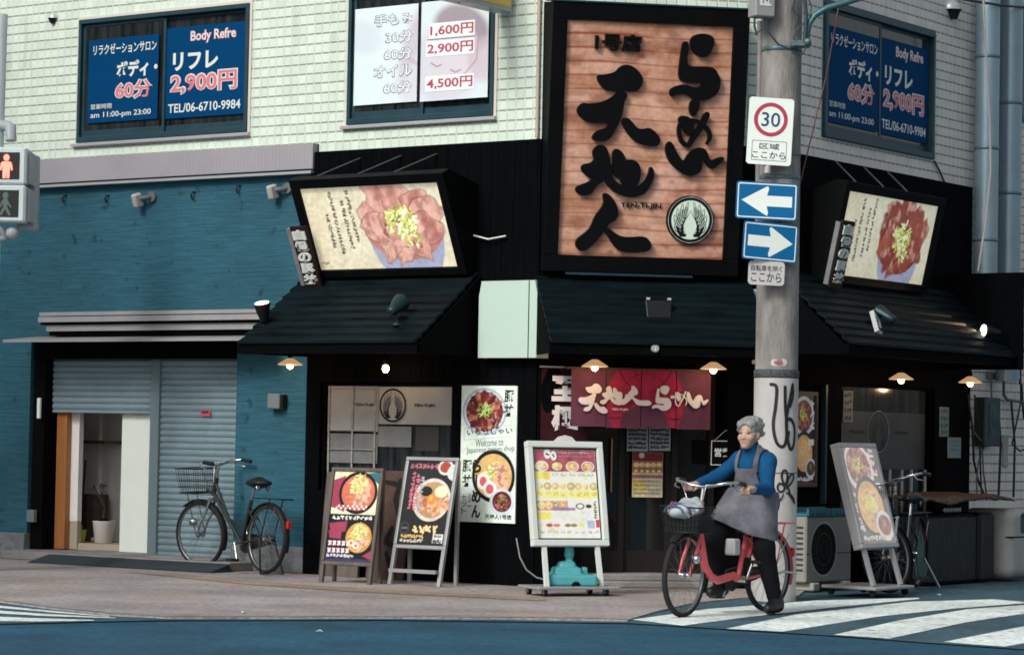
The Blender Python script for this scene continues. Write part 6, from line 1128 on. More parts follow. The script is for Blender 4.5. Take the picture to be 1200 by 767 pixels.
s = SDF((-.32, -.32, -.01), (.32, .32, .70), .015); s.d = s.box((0, 0, .34), (.26, .26, .33), .09); s.sub(s.box((.12, -.28, .52), (.16, .10, .10), .05)); s.sub(s.box((0, 0, .405), (.4, .4, .006), 0)) if False else None
t = thing('plastic_bin', 'pale rounded plastic bin at the end of the sheeted crate', 'bin', R, 3.50, 0, .58); s.mb().build('body', mat('bin_grey', (.33, .335, .32), .5, vary=.12), t); mb = MB(); mb.box(-.255, .255, -.262, .2, .40, .412); mb.build('seam', m_dark, t); mb = MB(); mb.box(.0, .25, -.21, -.19, .44, .60, 0, .01); mb.build('window', mat('blue_inset', (.03, .06, .08), .3), t)
# meter, cables, pipes
u, v = R.uv(1160, 494, .08); t = thing('electricity_meter', 'dark electricity meter box with a glass window on the tiled side wall', 'meter', R, u, v, 0); mb = MB(); mb.box(-.20, .16, -.12, 0, -.24, .24, 0, .01); mb.build('case', mat('meter_case', (.010, .018, .024), .4), t); mb = MB(); mb.box(-.10, .12, -.125, -.121, -.15, .17); mb.build('window', mat('meter_glass', (.03, .075, .09), .1, vary=.5, vscale=12), t)
mb = MB(); mb.box(-.05, .05, -.02, 0, -.16, .16, 0, .006); u, v = R.uv(1177, 528, 0); solo(mb, 'cover_plate', mat('bin_grey', (.33, .335, .32), .5), 'narrow pale cover plate on the side wall below the meter', 'plate', R, u, v, 0)
m_cab = mat('black_cable', (.008, .009, .010), .5); m_cabg = mat('grey_cable', (.10, .11, .11), .5)
def cab(pts, r, label, m, w=.05, dx=0):
    P = [R.uv(x, y, w) for x, y in pts]; u, v = P[0]; mb = MB(); mb.tube([(a-u, -.02*((i*5) % 3), b-v) for i, (a, b) in enumerate(P)], r, 6); return solo(mb, 'cable', m, label, 'cable', R, u, v, w, 'cables on the side wall')
for pts, r, lb, m in (
 ([(1134, 462), (1135, 500), (1139, 540), (1147, 565), (1152, 585)], .012, 'black cable dropping along the edge of the black boards beside the tiles', m_cab), ([(1142, 462), (1143, 500), (1146, 520), (1149, 550), (1146, 584)], .010, 'black cable curving down between the boards and the meter', m_cab),
 ([(1161, 440), (1158, 470), (1157, 500), (1151, 522), (1148, 552), (1154, 580)], .010, 'grey cable running across the meter box', m_cabg), ([(1166, 439), (1172, 445), (1174, 462), (1180, 468), (1196, 471)], .016, 'grey bent conduit above the meter box', m_cabg),
 ([(1169, 470), (1168.5, 520), (1168, 580)], .014, 'straight black cable beside the meter box', m_cab), ([(1185, 470), (1185, 520), (1185.5, 582)], .013, 'straight black cable past the pale cover plate', m_cab),
 ([(1196, 430), (1192, 470), (1188, 500), (1186, 520), (1191, 528), (1198, 526)], .010, 'black cable looping at the edge of the frame', m_cab), ([(1137, 500), (1144, 515), (1152, 520), (1147, 540), (1140, 560), (1143, 583)], .009, 'grey cable tangled below the meter box', m_cabg), ([(1187, 430), (1193, 452), (1196, 470), (1200, 490)], .012, 'black cable under the pipes', m_cab)):
    cab(pts, r, lb, m)
mb = MB(); mb.box(-.10, .10, -.05, 0, -.035, .035, 0, .006); u, v = R.uv(1160, 440, 0); solo(mb, 'terminal_block', mat('grey_plastic2', (.14, .17, .18), .5), 'small grey terminal block above the meter box', 'terminal block', R, u, v, .0)
m_pipe = mat('steel_pipe', (.26, .36, .42), .35, .55, vary=.12, vscale=2)
for (px, z0, lab) in ((1157, 2.3, 'thick grey steel pipe beside the shaded tiles, nearer the poster window'), (1184, 1.9, 'thick grey steel pipe at the edge of the side wall, farther from the poster window')):
    u, v = R.uv(px, 100, .16); t = thing('steel_pipe', lab, 'pipe', R, u, z0, .16, 'steel pipes on the side wall'); mb = MB(); mb.tube([(0, 0, 0), (0, 0, 5)], .118, 28); mb.build('pipe', m_pipe, t)
    for z in (.95, 1.85, 2.75): mb = MB(); mb.lathe([(.119, z), (.126, z+.004), (.126, z+.03), (.119, z+.034)], 28); mb.build('joint', mat('pipe_joint', (.13, .21, .25), .4, .5), t)
mb = MB(); P = [R.uv(x, y, .34) for x, y in ((1152, -8), (1155, 60), (1160, 140), (1161, 200), (1155, 260), (1146, 318))]; u, v = P[0]; mb.tube([(a-u, 0, b-v) for a, b in P], .012, 6); solo(mb, 'pale_cable', mat('pale_cable', (.42, .38, .38), .5), 'pale loose cable hanging over the steel pipe', 'cable', R, u, v, .34)
mb = MB(); P = [zat(985, -4, -.1), zat(968, 90, -.05), zat(935, 225, .02), zat(930, 330, .1)]; mb.tube([tuple(p) for p in P], .006, 6); solo(mb, 'stay_wire', mat('red_wire', (.14, .06, .06), .5), 'thin dark red wire slanting down beside the concrete pole', 'wire', PF)
mb = MB(); P = [R.uv(x, y, .02) for x, y in ((1095, 189), (1101, 200), (1107, 214))]; u, v = P[0]; mb.tube([(a-u, 0, b-v) for a, b in P], .010, 6); solo(mb, 'short_cable', m_cab, 'short black cable from the shaded window sill to the black boards', 'cable', R, u, v, .02)
mb = MB(); P = [R.uv(x, y, .3) for x, y in ((1120, -2), (1150, 3), (1178, 7), (1215, 10))]; u, v = P[0]; mb.tube([(a-u, 0, b-v) for a, b in P], .012, 6); solo(mb, 'overhead_cable', m_cab, 'dark cable crossing the tops of the steel pipes', 'cable', R, u, v, .3)
s = SDF((-.16, -.2, -.30), (.16, .12, .36), .012); s.d = s.box((0, 0, -.02), (.11, .11, .24), .07); s.u(s.cap((0, 0, .2), (0, .0, .32), .06, .05), .05); s.sub(s.ell((0, -.12, -.02), (.06, .05, .17)))
u, v = R.uv(1199, 382, .45); t = thing('pipe_cowl', 'pale rounded pipe cowl beneath the steel pipe at the side wall', 'pipe cowl', R, u, v, .45); s.mb().build('cowl', mat('bin_grey', (.33, .335, .32), .5, vary=.12), t); mb = MB(); mb.ball((0, -.07, -.02), (.05, .02, .15)); mb.build('opening', m_lampm, t)
mb = MB(); mb.box(0, .9, -.02, .0, 0, 1.1); t = thing('side_window', 'dark narrow window past the steel pipes', 'window', R, R.uv(1196, 100)[0], 4.6, 0); mb.build('pane', m_glass, t); mb = MB(); mb.box(-.04, .94, -.03, .0, -.04, 0); mb.box(-.04, .94, -.03, 0, 1.1, 1.14); mb.box(-.04, 0, -.03, 0, 0, 1.1); mb.build('frame', m_teal, t)

for i, (px, py, s_) in enumerate(((374, 740, .026), (285, 718, .024), (1100, 697, .03))):
    q = ground(px, py, -.01 if py > 727 else 0); mb = MB(); mb.add([(-s_, 0, .004), (0, -s_*.6, .012), (s_, .0, .004), (.1*s_, s_*.6, .016)], [(0, 1, 2, 3)]); mb.add([(-s_, 0, .002), (0, -s_*.6, .010), (s_, .0, .002), (.1*s_, s_*.6, .014)], [(3, 2, 1, 0)])
    solo(mb, 'paper_scrap', m_wht, ('tiny pale scrap of paper on the dark asphalt', 'tiny pale scrap of paper on the pavement edge', 'tiny pale scrap at the foot of the lightbox stand')[i], 'litter', WF(q[0], q[1], q[2], i))
# ================================================================== bicycles
m_tyre = mat('tyre_rubber', (.010, .011, .012), .8, bump=.3, bscale=60); m_rim = mat('bright_rim', (.22, .235, .24), .3, .6); m_chrome = mat('chrome', (.45, .47, .48), .22, .9); m_blackp = mat('black_plastic', (.008, .008, .009), .5); m_spoke = mat('spoke_steel', (.20, .21, .22), .4, .6)
def arc(cx, cz, r, a0, a1, n=14): return [(cx+r*math.cos(math.radians(a0+(a1-a0)*i/n)), 0, cz+r*math.sin(math.radians(a0+(a1-a0)*i/n))) for i in range(n+1)]
def bicycle(fr, label, col, kind, Rw=.30, wb=1.06, steer=0., lean=0., rimm=None):
    """local x ahead, y to the right hand side of the frame's own left... z up; rear axle at x = 0"""
    t = thing('bicycle', label, 'bicycle', fr); t.matrix_world = t.matrix_world@Matrix.Rotation(lean, 4, 'X'); m_fr = col
    def fender(mb, cx, a0, a1, w=.032):
        r = Rw+.022; A = arc(cx, Rw, r, a0, a1, 16); V = []
        for x, _, z in A:
            ux, uz = (x-cx)/r, (z-Rw)/r; V += [(x-ux*.012, -w, z-uz*.012), (x, -w*.6, z), (x, w*.6, z), (x-ux*.012, w, z-uz*.012)]
        mb.add(V, [(i*4+k, i*4+k+1, i*4+k+5, i*4+k+4) for i in range(16) for k in range(3)], 0, True)
    hx_, hz_ = wb-.165, .66                                    # head tube foot
    SM = Matrix.Translation((hx_, 0, hz_))@Matrix.Rotation(steer, 4, (-.30, 0, .95))@Matrix.Translation((-hx_, 0, -hz_))
    def wheel(cx, M):
        mb = MB(); mb.x = M; n = 36; prof = [(-.013, Rw-.022), (.013, Rw-.022), (.011, Rw-.036), (-.011, Rw-.036)]
        V = [(cx+r*math.cos(2*math.pi*k/n), y, Rw+r*math.sin(2*math.pi*k/n)) for k in range(n) for y, r in prof]; mb.add(V, [(k*4+j, k*4+(j+1) % 4, ((k+1) % n)*4+(j+1) % 4, ((k+1) % n)*4+j) for k in range(n) for j in range(4)], 0, True)
        w = mb.build('wheel', rimm or m_rim, t)
        mb = MB(); mb.x = M; V = []; q = 8
        for k in range(n):
            a = 2*math.pi*k/n
            for j in range(q): b = 2*math.pi*j/q; r = Rw-.016+.019*math.cos(b); V.append((cx+r*math.cos(a), .022*math.sin(b), Rw+r*math.sin(a)))
        mb.add(V, [(k*q+j, k*q+(j+1) % q, ((k+1) % n)*q+(j+1) % q, ((k+1) % n)*q+j) for k in range(n) for j in range(q)], 0, True); mb.build('tyre', m_tyre, w)
        mb = MB(); mb.x = M
        for k in range(28):
            a = 2*math.pi*k/28; s = .028 if k % 2 else -.028; b = a+(.55 if k % 4 < 2 else -.55); mb.tube([(cx+.02*math.cos(b), s, Rw+.02*math.sin(b)), (cx+(Rw-.034)*math.cos(a), s*.2, Rw+(Rw-.034)*math.sin(a))], .0014, 4, 0, False)
        mb.build('spoke', m_spoke, w); mb = MB(); mb.x = M; mb.lathe([(.012, -.05), (.028, -.032), (.018, -.02), (.018, .02), (.028, .032), (.012, .05)], 14, (cx, 0, Rw), 'y'); mb.build('hub', m_chrome, w)
    wheel(0, None); wheel(wb, SM)
    mb = MB(); bb = (.40, 0, .25); hb = (hx_, 0, hz_); ht = (hx_-.045, 0, hz_+.16)
    if kind == 'low':
        mb.tube([(hx_-.01, 0, hz_+.03), (hx_-.045, 0, hz_-.12), (hx_-.10, 0, .36), (hx_-.17, 0, .285), (hx_-.27, 0, .25), (.45, 0, .28), bb], [.026, .028, .03, .03, .03, .028, .026], 14)
    else:
        mb.tube([(hx_-.005, 0, hz_+.02), bb], .019, 12); mb.tube([(hx_-.03, 0, hz_+.11), (.62, 0, .45), (.36, 0, .40)], .015, 10)
    mb.tube([hb, ht], .022, 12); mb.tube([bb, (.27, 0, .64)], .018, 10)
    for s in (-.055, .055): mb.tube([(.40, s*.4, .25), (.2, s, .27), (0, s, Rw)], .010, 8); mb.tube([(.30, s*.3, .56), (0, s, Rw)], .008, 8)
    mb.build('frame', m_fr, t)
    mb = MB(); mb.x = SM
    for s in (-.045, .045): mb.tube([(hx_+.005, s*.7, hz_-.03), (hx_+.06, s, .50), (wb-.04, s, Rw+.10), (wb, s, Rw)], [.014, .013, .011, .009], 8)
    mb.box(hx_-.02, hx_+.03, -.045, .045, hz_-.045, hz_-.02, 0, .008); mb.build('fork', m_fr if kind == 'low' else m_chrome, t)
    mb = MB(); fender(mb, 0, 200, 20); mb.build('mudguard', m_fr if kind == 'low' else m_blackp, t); mb = MB(); mb.x = SM; fender(mb, wb, 205, 50); mb.build('mudguard', m_blackp, t)
    mb = MB()
    for s in (-1, 1): mb.tube([(0, s*.06, Rw), (-.20, s*.06, .58+.0)], .004, 5)
    mb.build('stay', m_chrome, t)
    # handlebar
    mb = MB(); mb.x = SM; top = (hx_-.065, 0, hz_+.27); mb.tube([ht, top], .013, 10); hbar = [(top[0]-.16, -.25, top[2]+.03), (top[0]-.05, -.25, top[2]+.045), (top[0]+.03, -.19, top[2]+.035), (top[0]+.025, -.08, top[2]+.01), (top[0]+.01, 0, top[2])]
    mb.tube(hbar+[(x, -y, z) for x, y, z in hbar[-2::-1]], .0115, 10); H_ = mb.build('handlebar', m_chrome, t)
    for s in (-1, 1):
        mb = MB(); mb.x = SM; mb.tube([(top[0]-.17, s*.25, top[2]+.029), (top[0]-.06, s*.25, top[2]+.044)], .017, 10); mb.build('grip', m_blackp, H_)
        mb = MB(); mb.x = SM; mb.tube([(top[0]-.0, s*.22, top[2]+.03), (top[0]+.0, s*.24, top[2]+.0), (top[0]-.10, s*.255, top[2]-.02)], .005, 6); mb.tube([(top[0]+.01, s*.2, top[2]+.03), (top[0]+.14, s*.10, top[2]+.02), (hx_+.02, s*.02, hz_+.05)], .003, 5); mb.build('brake_lever', m_chrome, H_)
    # saddle
    mb = MB(); mb.tube([(.27, 0, .62), (.235, 0, .76)], .0125, 10); mb.build('seat_post', m_chrome, t)
    if kind == 'low': mb = MB(); mb.box(.43, .52, -.045, .045, .43, .55, 0, .012); mb.build('battery_cover', mat('pale_cover', (.50, .51, .51), .5), t)
    s = SDF((.0, -.14, .68), (.42, .14, .86), .012); s.d = s.ell((.14, 0, .79), (.12, .095, .035)); s.u(s.cap((.17, 0, .79), (.34, 0, .785), .05, .022), .05); s.mb().build('saddle', m_blackp, t)
    mb = MB()
    for sx in (-1, 1): mb.tube([(.08, sx*.05, .76), (.10, sx*.05, .72), (.13, sx*.05, .76)], .01, 6)
    mb.build('spring', m_chrome, t)
    # carrier
    mb = MB(); 
    for y in (-.07, -.025, .025, .07): mb.tube([(.20, y*.6, .655), (-.28, y, .655)], .006, 6)
    mb.tube([(-.28, -.07, .655), (-.29, 0, .655), (-.28, .07, .655)], .007, 6); mb.tube([(-.02, -.07, .655), (-.02, .07, .655)], .006, 6)
    for sx in (-.07, .07): mb.tube([(-.12, sx, .655), (0, sx, Rw)], .006, 6)
    mb.build('carrier', m_fr if kind == 'low' else m_blackp, t)
    mb = MB(); mb.box(-.345, -.315, -.025, .025, .40, .47, 0, .008); mb.build('tail_light', mat('red_reflector', (.45, .012, .015), .25), t)
    # drive
    mb = MB(); mb.prism([(.33, .19), (.0-.045, Rw-.035), (-.045, Rw+.035), (.36, .335), (.48, .32), (.50, .25), (.47, .18), (.40, .16)], -.062, -.040); mb.build('chain_case', m_blackp if kind != 'low' else m_blackp, t)
    mb = MB(); mb.tube([(.40, -.075, .25), (.47, -.085, .40 if kind != 'low' else .12)], .010, 8); mb.tube([(.40, .075, .25), (.33, .085, .10 if kind != 'low' else .38)], .010, 8); mb.lathe([(.022, -.08), (.022, .08)], 12, bb, 'y'); mb.build('crank', m_chrome, t)
    for sx, x, z in ((-1, .47, .40 if kind != 'low' else .12), (1, .33, .10 if kind != 'low' else .38)): mb = MB(); y0 = sx*.09; mb.box(x-.045, x+.045, min(y0, y0+sx*.09), max(y0, y0+sx*.09), z-.013, z+.013, 0, .004); mb.build('pedal', m_blackp, t)
    # basket, lamp
    mb = MB(); mb.x = SM; x0, x1, z0, z1, yb = (hx_+.08, hx_+.33, hz_+.02, hz_+.24, .15) if kind != 'low' else (hx_+.03, hx_+.27, hz_-.05, hz_+.13, .16)
    P0 = lambda f: [(x0+.015-.015*f, -yb*.82-yb*.18*f, z0+(z1-z0)*f), (x1-.03+.03*f, -yb*.82-yb*.18*f, z0+(z1-z0)*f), (x1-.03+.03*f, yb*.82+yb*.18*f, z0+(z1-z0)*f), (x0+.015-.015*f, yb*.82+yb*.18*f, z0+(z1-z0)*f)]
    for f in (0, .25, .5, .75, 1): q = P0(f); mb.tube(q+q[:1], .006 if f in (0, 1) else .0026, 5)
    A, B = P0(0), P0(1)
    for e in range(4):
        for k in range(9): f = k/9; mb.tube([tuple(np.array(A[e])*(1-f)+np.array(A[(e+1) % 4])*f), tuple(np.array(B[e])*(1-f)+np.array(B[(e+1) % 4])*f)], .0024, 4, 0, False)
    for k in range(8): f = k/7; mb.tube([tuple(np.array(A[0])*(1-f)+np.array(A[1])*f), tuple(np.array(A[3])*(1-f)+np.array(A[2])*f)], .0024, 4, 0, False)
    mb.tube([(hx_+.02, 0, hz_+.02), (x0, 0, z0+.03)], .012, 6)
    if kind == 'low': mb.add([(x0+.02, -.125, z0+.006), (x1-.035, -.125, z0+.006), (x1-.035, .125, z0+.006), (x0+.02, .125, z0+.006), (x0+.012, -.138, z0+.12), (x1-.02, -.138, z0+.12), (x1-.02, .138, z0+.12), (x0+.012, .138, z0+.12)], [(0, 3, 2, 1), (4, 5, 6, 7), (0, 1, 5, 4), (1, 2, 6, 5), (2, 3, 7, 6), (3, 0, 4, 7)])
    for sx in (-.06, .06): mb.tube([(x1-.06, sx, z0), (wb+.0, sx, Rw)], .004, 6)
    mb.build('basket', m_blackp if kind != 'low' else mat('basket_black', (.009, .010, .012), .5), t)
    mb = MB(); mb.x = SM; mb.lathe([(.0, -.03), (.03, -.02), (.036, .03), (.0, .034)], 14, (wb+.0 if kind != 'low' else wb-.02, .085, Rw+.12), 'x'); mb.build('headlight', m_chrome, t)
    # stand
    mb = MB()
    if kind == 'low': mb.tube([(.02, .07, Rw-.02), (-.08, .11, .30), (-.22, .12, .28)], .010, 6)
    elif kind == 'rear':
        mb.tube([(0, -.08, Rw), (-.10, -.12, .0), (-.10, .12, .0), (0, .08, Rw)], .010, 6)
    else: mb.tube([(.0, .07, Rw-.04), (-.10, .19, -.0)], .010, 6)
    mb.build('kickstand', m_chrome if kind != 'rear' else m_blackp, t)
    return t
m_grey = mat('grey_frame_paint', (.022, .027, .028), .35, .2); m_pink = mat('coral_frame_paint', (.78, .13, .14), .35); m_greenf = mat('dark_green_paint', (.010, .03, .028), .35)
def bike_frame(x, y, z, d): return Fr((x, y, z), (d[0], d[1], 0))
B1 = bicycle(bike_frame(-2.13, 23.98, .02, (-.63, .775)), 'grey city bicycle with a wire basket parked by the closed shutter', m_grey, 'rear', .30, 1.06, .25, .03)
D2 = np.array([-.62, -.785]); D2 = D2/np.linalg.norm(D2)
BF = bike_frame(1.945, 20.40, -.01, D2); B2 = bicycle(BF, 'coral red step-through bicycle ridden by the old woman', m_pink, 'low', .30, 1.10, .10, .0)
m_teald = mat('green_disc', (.012, .10, .085), .5)
B3 = bicycle(bike_frame(3.60, 24.02, 0, (-.36, -.93)), 'dark bicycle with a green wheel guard parked behind the lightbox stand', m_greenf, 'side', .30, 1.04, -.5, .0)
mb = MB(); mb.add([(0, .062, .30)]+[(.24*math.cos(a*.2), .062, .30+.24*math.sin(a*.2)) for a in range(-13, 6)], [(0, i, i+1) for i in range(1, 18)]); mb.build('skirt_guard', m_teald, B3)
# load in the basket
t = thing('shopping_bag', 'white and blue striped shopping bag lying in the basket of the red bicycle', 'bag', BF, 1.085, .755, 0)
s = SDF((-.20, -.22, -.10), (.22, .22, .30), .012); s.d = s.ell((.05, .01, .0), (.105, .115, .055)); s.u(s.ell((-.02, .0, .015), (.10, .09, .045)), .04); s.u(s.ell((-.10, .02, .05), (.035, .06, .055)), .05); s.u(s.ell((-.06, -.05, .055), (.03, .04, .035)), .04); s.noise(.015, 9, 4); s.mb().build('bag', mat('white_bag', (.34, .38, .41), .6, vary=.35, vscale=9), t)
mb = MB()
for k in range(6): x_ = .135-.042*k; q_ = math.sqrt(max(.02, 1-((x_-.03)/.14)**2)); mb.tube([(x_+.02, .118*q_*math.cos(b_), .0+.060*q_*math.sin(b_)) for b_ in np.linspace(3.3, -.1, 9)], .0085, 6)
mb.build('stripe', mat('blue_stripe', (.05, .08, .16), .5), t); mb = MB(); mb.tube([(.02, -.07, .052), (.06, -.08, .055), (.09, -.06, .045)], .016, 8); mb.build('red_wrap', mat('red_wrap', (.35, .03, .04), .5), t)
# ================================================================== the old woman
sp = BF.p(.215, 0, 0); WFm = Fr((sp[0], sp[1], 0), (D2[0], D2[1], 0)); PER = thing('person', 'old woman in blue sweater and grey apron sitting astride the red bicycle', 'person', WFm)
# local: x ahead, y = into ... (+y is her left hand side), z up
m_skin = mat('skin', (.43, .275, .215), .55, vary=.10, vscale=25); m_hair = mat('grey_hair', (.20, .215, .215), .7, vary=.35, vscale=45, bump=.9, bscale=70); m_sweat = mat('blue_sweater', (.006, .064, .165), .85, vary=.15, vscale=14, bump=.5, bscale=120, spec=.1)
m_apron = mat('grey_apron', (.128, .130, .155), .9, vary=.55, vscale=4.5, spec=.1, bump=.3, bscale=60); m_trous = mat('black_trousers', (.006, .007, .009), .9, spec=.08, vary=.3); m_shoe = mat('black_shoes', (.007, .008, .010), .5)
HIP = (0, 0, .80); LS_, RS_ = (-.01, .122, 1.112), (-.01, -.122, 1.112); LE, RE = (.12, .205, .905), (.20, -.200, .985); LH, RH = (.375, .245, .905), (.385, -.245, .925)
HC_ = np.array((.055, 0., 1.303)); LK, RK = (.10, .17, .47), (.34, -.11, .52); LA, RA_ = (.015, .225, .09), (.22, -.125, .20)
yaw = .12
def hd(x, y, z): c, s_ = math.cos(yaw), math.sin(yaw); x, y, z = .93*x, .95*y, .93*z; return tuple(HC_+np.array((c*x-s_*y, s_*x+c*y, z)))
s = SDF((-.25, -.36, -.02), (.55, .38, 1.46), .0085)
s.d = s.cap((0, 0, .80), (0, 0, 1.05), .11, .11); s.u(s.cap(LS_, RS_, .055, .055), .05); s.u(s.cap((0, 0, 1.1), (.035, 0, 1.24), .055, .045), .04)
for a, b, c in ((LS_, LE, LH), (RS_, RE, RH)): s.u(s.cap(a, b, .045, .036), .02); s.u(s.cap(b, c, .036, .024), .015)
for h, k, a in (((0, .08, .80), LK, LA), ((0, -.08, .80), RK, RA_)): s.u(s.cap(h, k, .075, .052), .03); s.u(s.cap(k, a, .05, .034), .02)
s.u(s.cap((LA[0], LA[1], .055), (LA[0]+.11, LA[1]+.015, .035), .030, .026), .02); s.u(s.cap((RA_[0], RA_[1], RA_[2]-.035), (RA_[0]+.12, RA_[1], RA_[2]-.055), .030, .026), .02)
R0 = np.array([[math.cos(yaw), -math.sin(yaw), 0], [math.sin(yaw), math.cos(yaw), 0], [0, 0, 1.]])
s.u(s.ell(hd(-.005, 0, .02), (.086, .070, .101), R0), .02); s.u(s.ell(hd(.045, 0, -.045), (.052, .052, .058), R0), .035); s.u(s.cap(hd(.088, 0, .012), hd(.106, 0, -.022), .010, .015), .014); s.u(s.ell(hd(.106, 0, -.026), (.013, .017, .010), R0), .008)
for sg in (-1, 1):
    s.u(s.ell(hd(.068, sg*.038, -.022), (.028, .026, .024), R0), .02); s.u(s.ell(hd(-.005, sg*.077, -.005), (.022, .010, .032), R0), .008)
    s.d = np.maximum(s.d, -(s.ell(hd(.094, sg*.031, .012), (.017, .019, .012), R0)+.004)); s.u(s.ell(hd(.082, sg*.032, .030), (.014, .024, .007), R0), .01)
s.u(s.ell(hd(.088, 0, -.062), (.013, .024, .010), R0), .012); s.u(s.ell(hd(.078, 0, -.092), (.025, .028, .020), R0), .02); s.mb().build('body', m_skin, PER)
# hands: palm, four bent fingers and a thumb closed round each grip
for side, W0 in ((1, np.array(LH)), (-1, np.array(RH))):
    s = SDF(W0-np.array((.09, .09, .09)), W0+np.array((.16, .09, .09)), .0042); o = W0
    s.d = s.ell(o+np.array((.045, 0, .006)), (.048, .040, .020)); s.u(s.cap(o+np.array((-.04, 0, .0)), o+np.array((.01, 0, .003)), .026, .026), .02)
    for k, ln in enumerate((.030, .034, .032, .025)):
        y = (.029-.0195*k)*side*-1; a = o+np.array((.080, y, .010)); b = a+np.array((ln*.75, 0, -.012)); c_ = b+np.array((-.002, 0, -.026)); d = c_+np.array((-ln*.6, 0, -.008))
        s.u(s.cap(a, b, .0098, .0092), .004); s.u(s.cap(b, c_, .0092, .0085), .003); s.u(s.cap(c_, d, .0085, .0075), .003)
    a = o+np.array((.030, -side*.034, -.004)); b = a+np.array((.030, -side*.012, -.014)); c_ = b+np.array((.022, side*.010, -.016)); s.u(s.cap(a, b, .012, .0105), .008); s.u(s.cap(b, c_, .0105, .0085), .003); s.mb().build('hand', m_skin, PER)
mb = MB()
for sg in (-1, 1): mb.ball(hd(.083, sg*.031, .010), (.010, .012, .008), 0, 10, 6)
E_ = mb.build('eye', mat('eye_dark', (.03, .02, .018), .2), PER)
mb = MB(); mb.tube([hd(.099, -.022, -.062), hd(.103, 0, -.060), hd(.099, .022, -.062)], [.003, .0045, .003], 8); mb.build('mouth', mat('lips', (.19, .06, .055), .5), PER)
mb = MB()
for sg in (-1, 1): mb.tube([hd(.088, sg*.018, .034), hd(.090, sg*.032, .039), hd(.078, sg*.050, .034)], [.003, .0038, .002], 6)
mb.build('eyebrow', mat('brow_grey', (.10, .09, .085), .8), PER)
s = SDF(HC_-np.array((.18, .16, .14)), HC_+np.array((.17, .16, .20)), .0075); s.d = s.ell(hd(-.030, 0, .050), (.094, .088, .090), R0)
for k in range(46):
    a = RNG.rand()*6.28; e = RNG.rand()*2.2-.8; v = np.array((math.cos(a)*math.cos(e)*.090-.030, math.sin(a)*math.cos(e)*.088, math.sin(e)*.088+.050)); r = .015+.012*RNG.rand(); s.u(s.ell(hd(*v), (r*1.2, r, r*.8), R0), .012)
s.u(s.cap(hd(.05, .055, .085), hd(.052, -.055, .085), .026, .026), .025)
face = s.ell(hd(.105, 0, -.022), (.075, .066, .100), R0); s.d = np.maximum(s.d, -face); s.cut(-(s.P[..., 2]-(HC_[2]-.068))); s.noise(.008, 40, 4); s.mb().build('hair', m_hair, PER)
# clothes
s = SDF((-.28, -.36, .68), (.42, .38, 1.30), .0085); s.d = np.maximum(s.cap((-.01, 0, .84), (-.005, 0, 1.05), .128, .118), -9); s.u(s.cap(LS_, RS_, .066, .066), .06)
for a, b, c in ((LS_, LE, LH), (RS_, RE, RH)): c2 = np.array(b)+(np.array(c)-np.array(b))*.90; s.u(s.cap(a, b, .059, .050), .03); s.u(s.cap(b, c2, .050, .036), .02)
s.u(s.cap((.012, 0, 1.14), (.052, 0, 1.238), .068, .063), .03); s.d = np.maximum(s.d, -(s.cap((.05, 0, 1.25), (.06, 0, 1.32), .044, .05))); s.cut(s.P[..., 2]-1.262); s.noise(.008, 9, 6); sw0 = s
s.mb().build('sweater', m_sweat, PER)
s = SDF((-.28, -.30, .03), (.55, .36, .95), .0095); s.d = s.cap((-.03, .07, .80), (-.03, -.07, .80), .125, .125); s.u(s.cap((0, 0, .82), (0, 0, .90), .125, .12), .04)
for h, k, a in (((0, .085, .80), LK, LA), ((0, -.085, .80), RK, RA_)): s.u(s.cap(h, k, .098, .074), .04); s.u(s.cap(k, tuple(np.array(a)+np.array((0, 0, -.01))), .072, .052), .03)
s.noise(.012, 7, 9); s.cut(.060-s.P[..., 2]); s.mb().build('trousers', m_trous, PER)
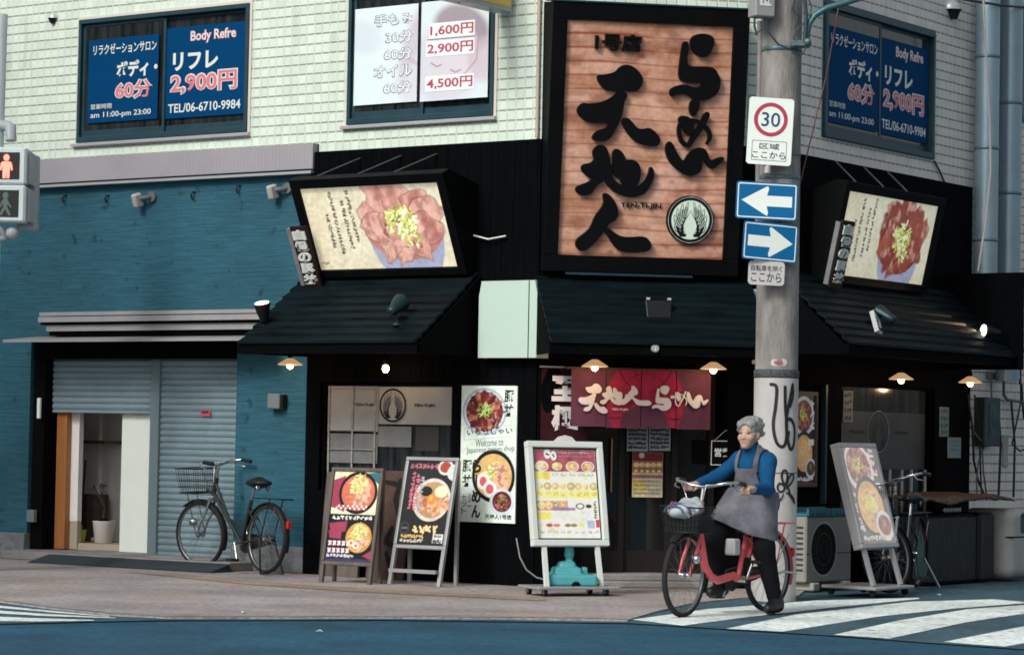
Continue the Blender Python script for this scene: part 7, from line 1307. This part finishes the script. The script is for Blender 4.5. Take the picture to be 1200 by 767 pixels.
for A, fl in ((LA, 0), (RA_, 1)):
    s = SDF((A[0]-.12, A[1]-.10, A[2]-.12), (A[0]+.26, A[1]+.12, A[2]+.09), .008); z = A[2]-.055; s.d = s.cap((A[0]-.015, A[1], A[2]-.015), (A[0]-.005, A[1], A[2]+.045), .050, .047); s.u(s.cap((A[0]-.03, A[1], z+.01), (A[0]+.13, A[1]+(.02 if not fl else 0), z), .044, .038), .03); s.u(s.cap((A[0], A[1], A[2]-.01), (A[0]+.07, A[1]+.01, z+.015), .046, .040), .03)
    s.cut(A[2]-.094-s.P[..., 2]); s.mb().build('shoe', m_shoe, PER)
# apron: bib, two straps, a skirt spread over the thighs
g = SDF((-.22, -.34, .46), (.52, .36, 1.24), .0088); X, Y, Z = g.P[..., 0], g.P[..., 1], g.P[..., 2]
tor = g.cap((-.01, 0, .84), (-.005, 0, 1.05), .128, .118); q = SDF.u
def uu(a, b, k): h = np.clip(.5+.5*(a-b)/k, 0, 1); return a*(1-h)+b*h-k*h*(1-h)
up = uu(uu(tor, g.cap(LS_, RS_, .066, .066), .06), g.cap((.012, 0, 1.14), (.035, 0, 1.215), .060, .055), .03); lump = (vnoise(X+Z*.5, Y, 8, 12, 3)-.5)*.02
shell = np.abs(up-.014+lump*.3)-.0088
bw = .095+.05*np.clip((1.02-Z)/.2, 0, 1); bib = np.maximum(shell, np.maximum(np.abs(Y)-bw, np.maximum(Z-1.055, .80-Z))); bib = np.maximum(bib, .0-X)
st = np.maximum(shell, np.maximum(np.abs(np.abs(Y)-.085)-.019, 1.03-Z)); st = np.maximum(st, -.10-X)
sk = g.cap((.0, 0, .93), (.01, 0, .80), .130, .138); sk = uu(sk, g.cap((.05, -.08, .80), (.30, -.09, .62), .115, .085), .07); sk = uu(sk, g.cap((.01, .08, .80), (.07, .135, .56), .115, .09), .08); sk = uu(sk, g.cap((.08, 0, .78), (.18, .03, .60), .11, .09), .08)
sks = np.abs(sk-.008+.25*lump+.013*np.sin(Y*26+X*24+Z*6)*np.clip((.88-Z)*3, 0, 1))-.0100; hem = .565+.30*np.clip(-Y+.0, -.12, .2)+.32*np.clip(X-.10, 0, 1); sks = np.maximum(sks, np.maximum(hem-Z, Z-.915)); sks = np.maximum(sks, -.08-X)
g.d = np.minimum(np.minimum(bib, st), sks); g.mb().build('apron', m_apron, PER)
mb = MB(); mb.x = None
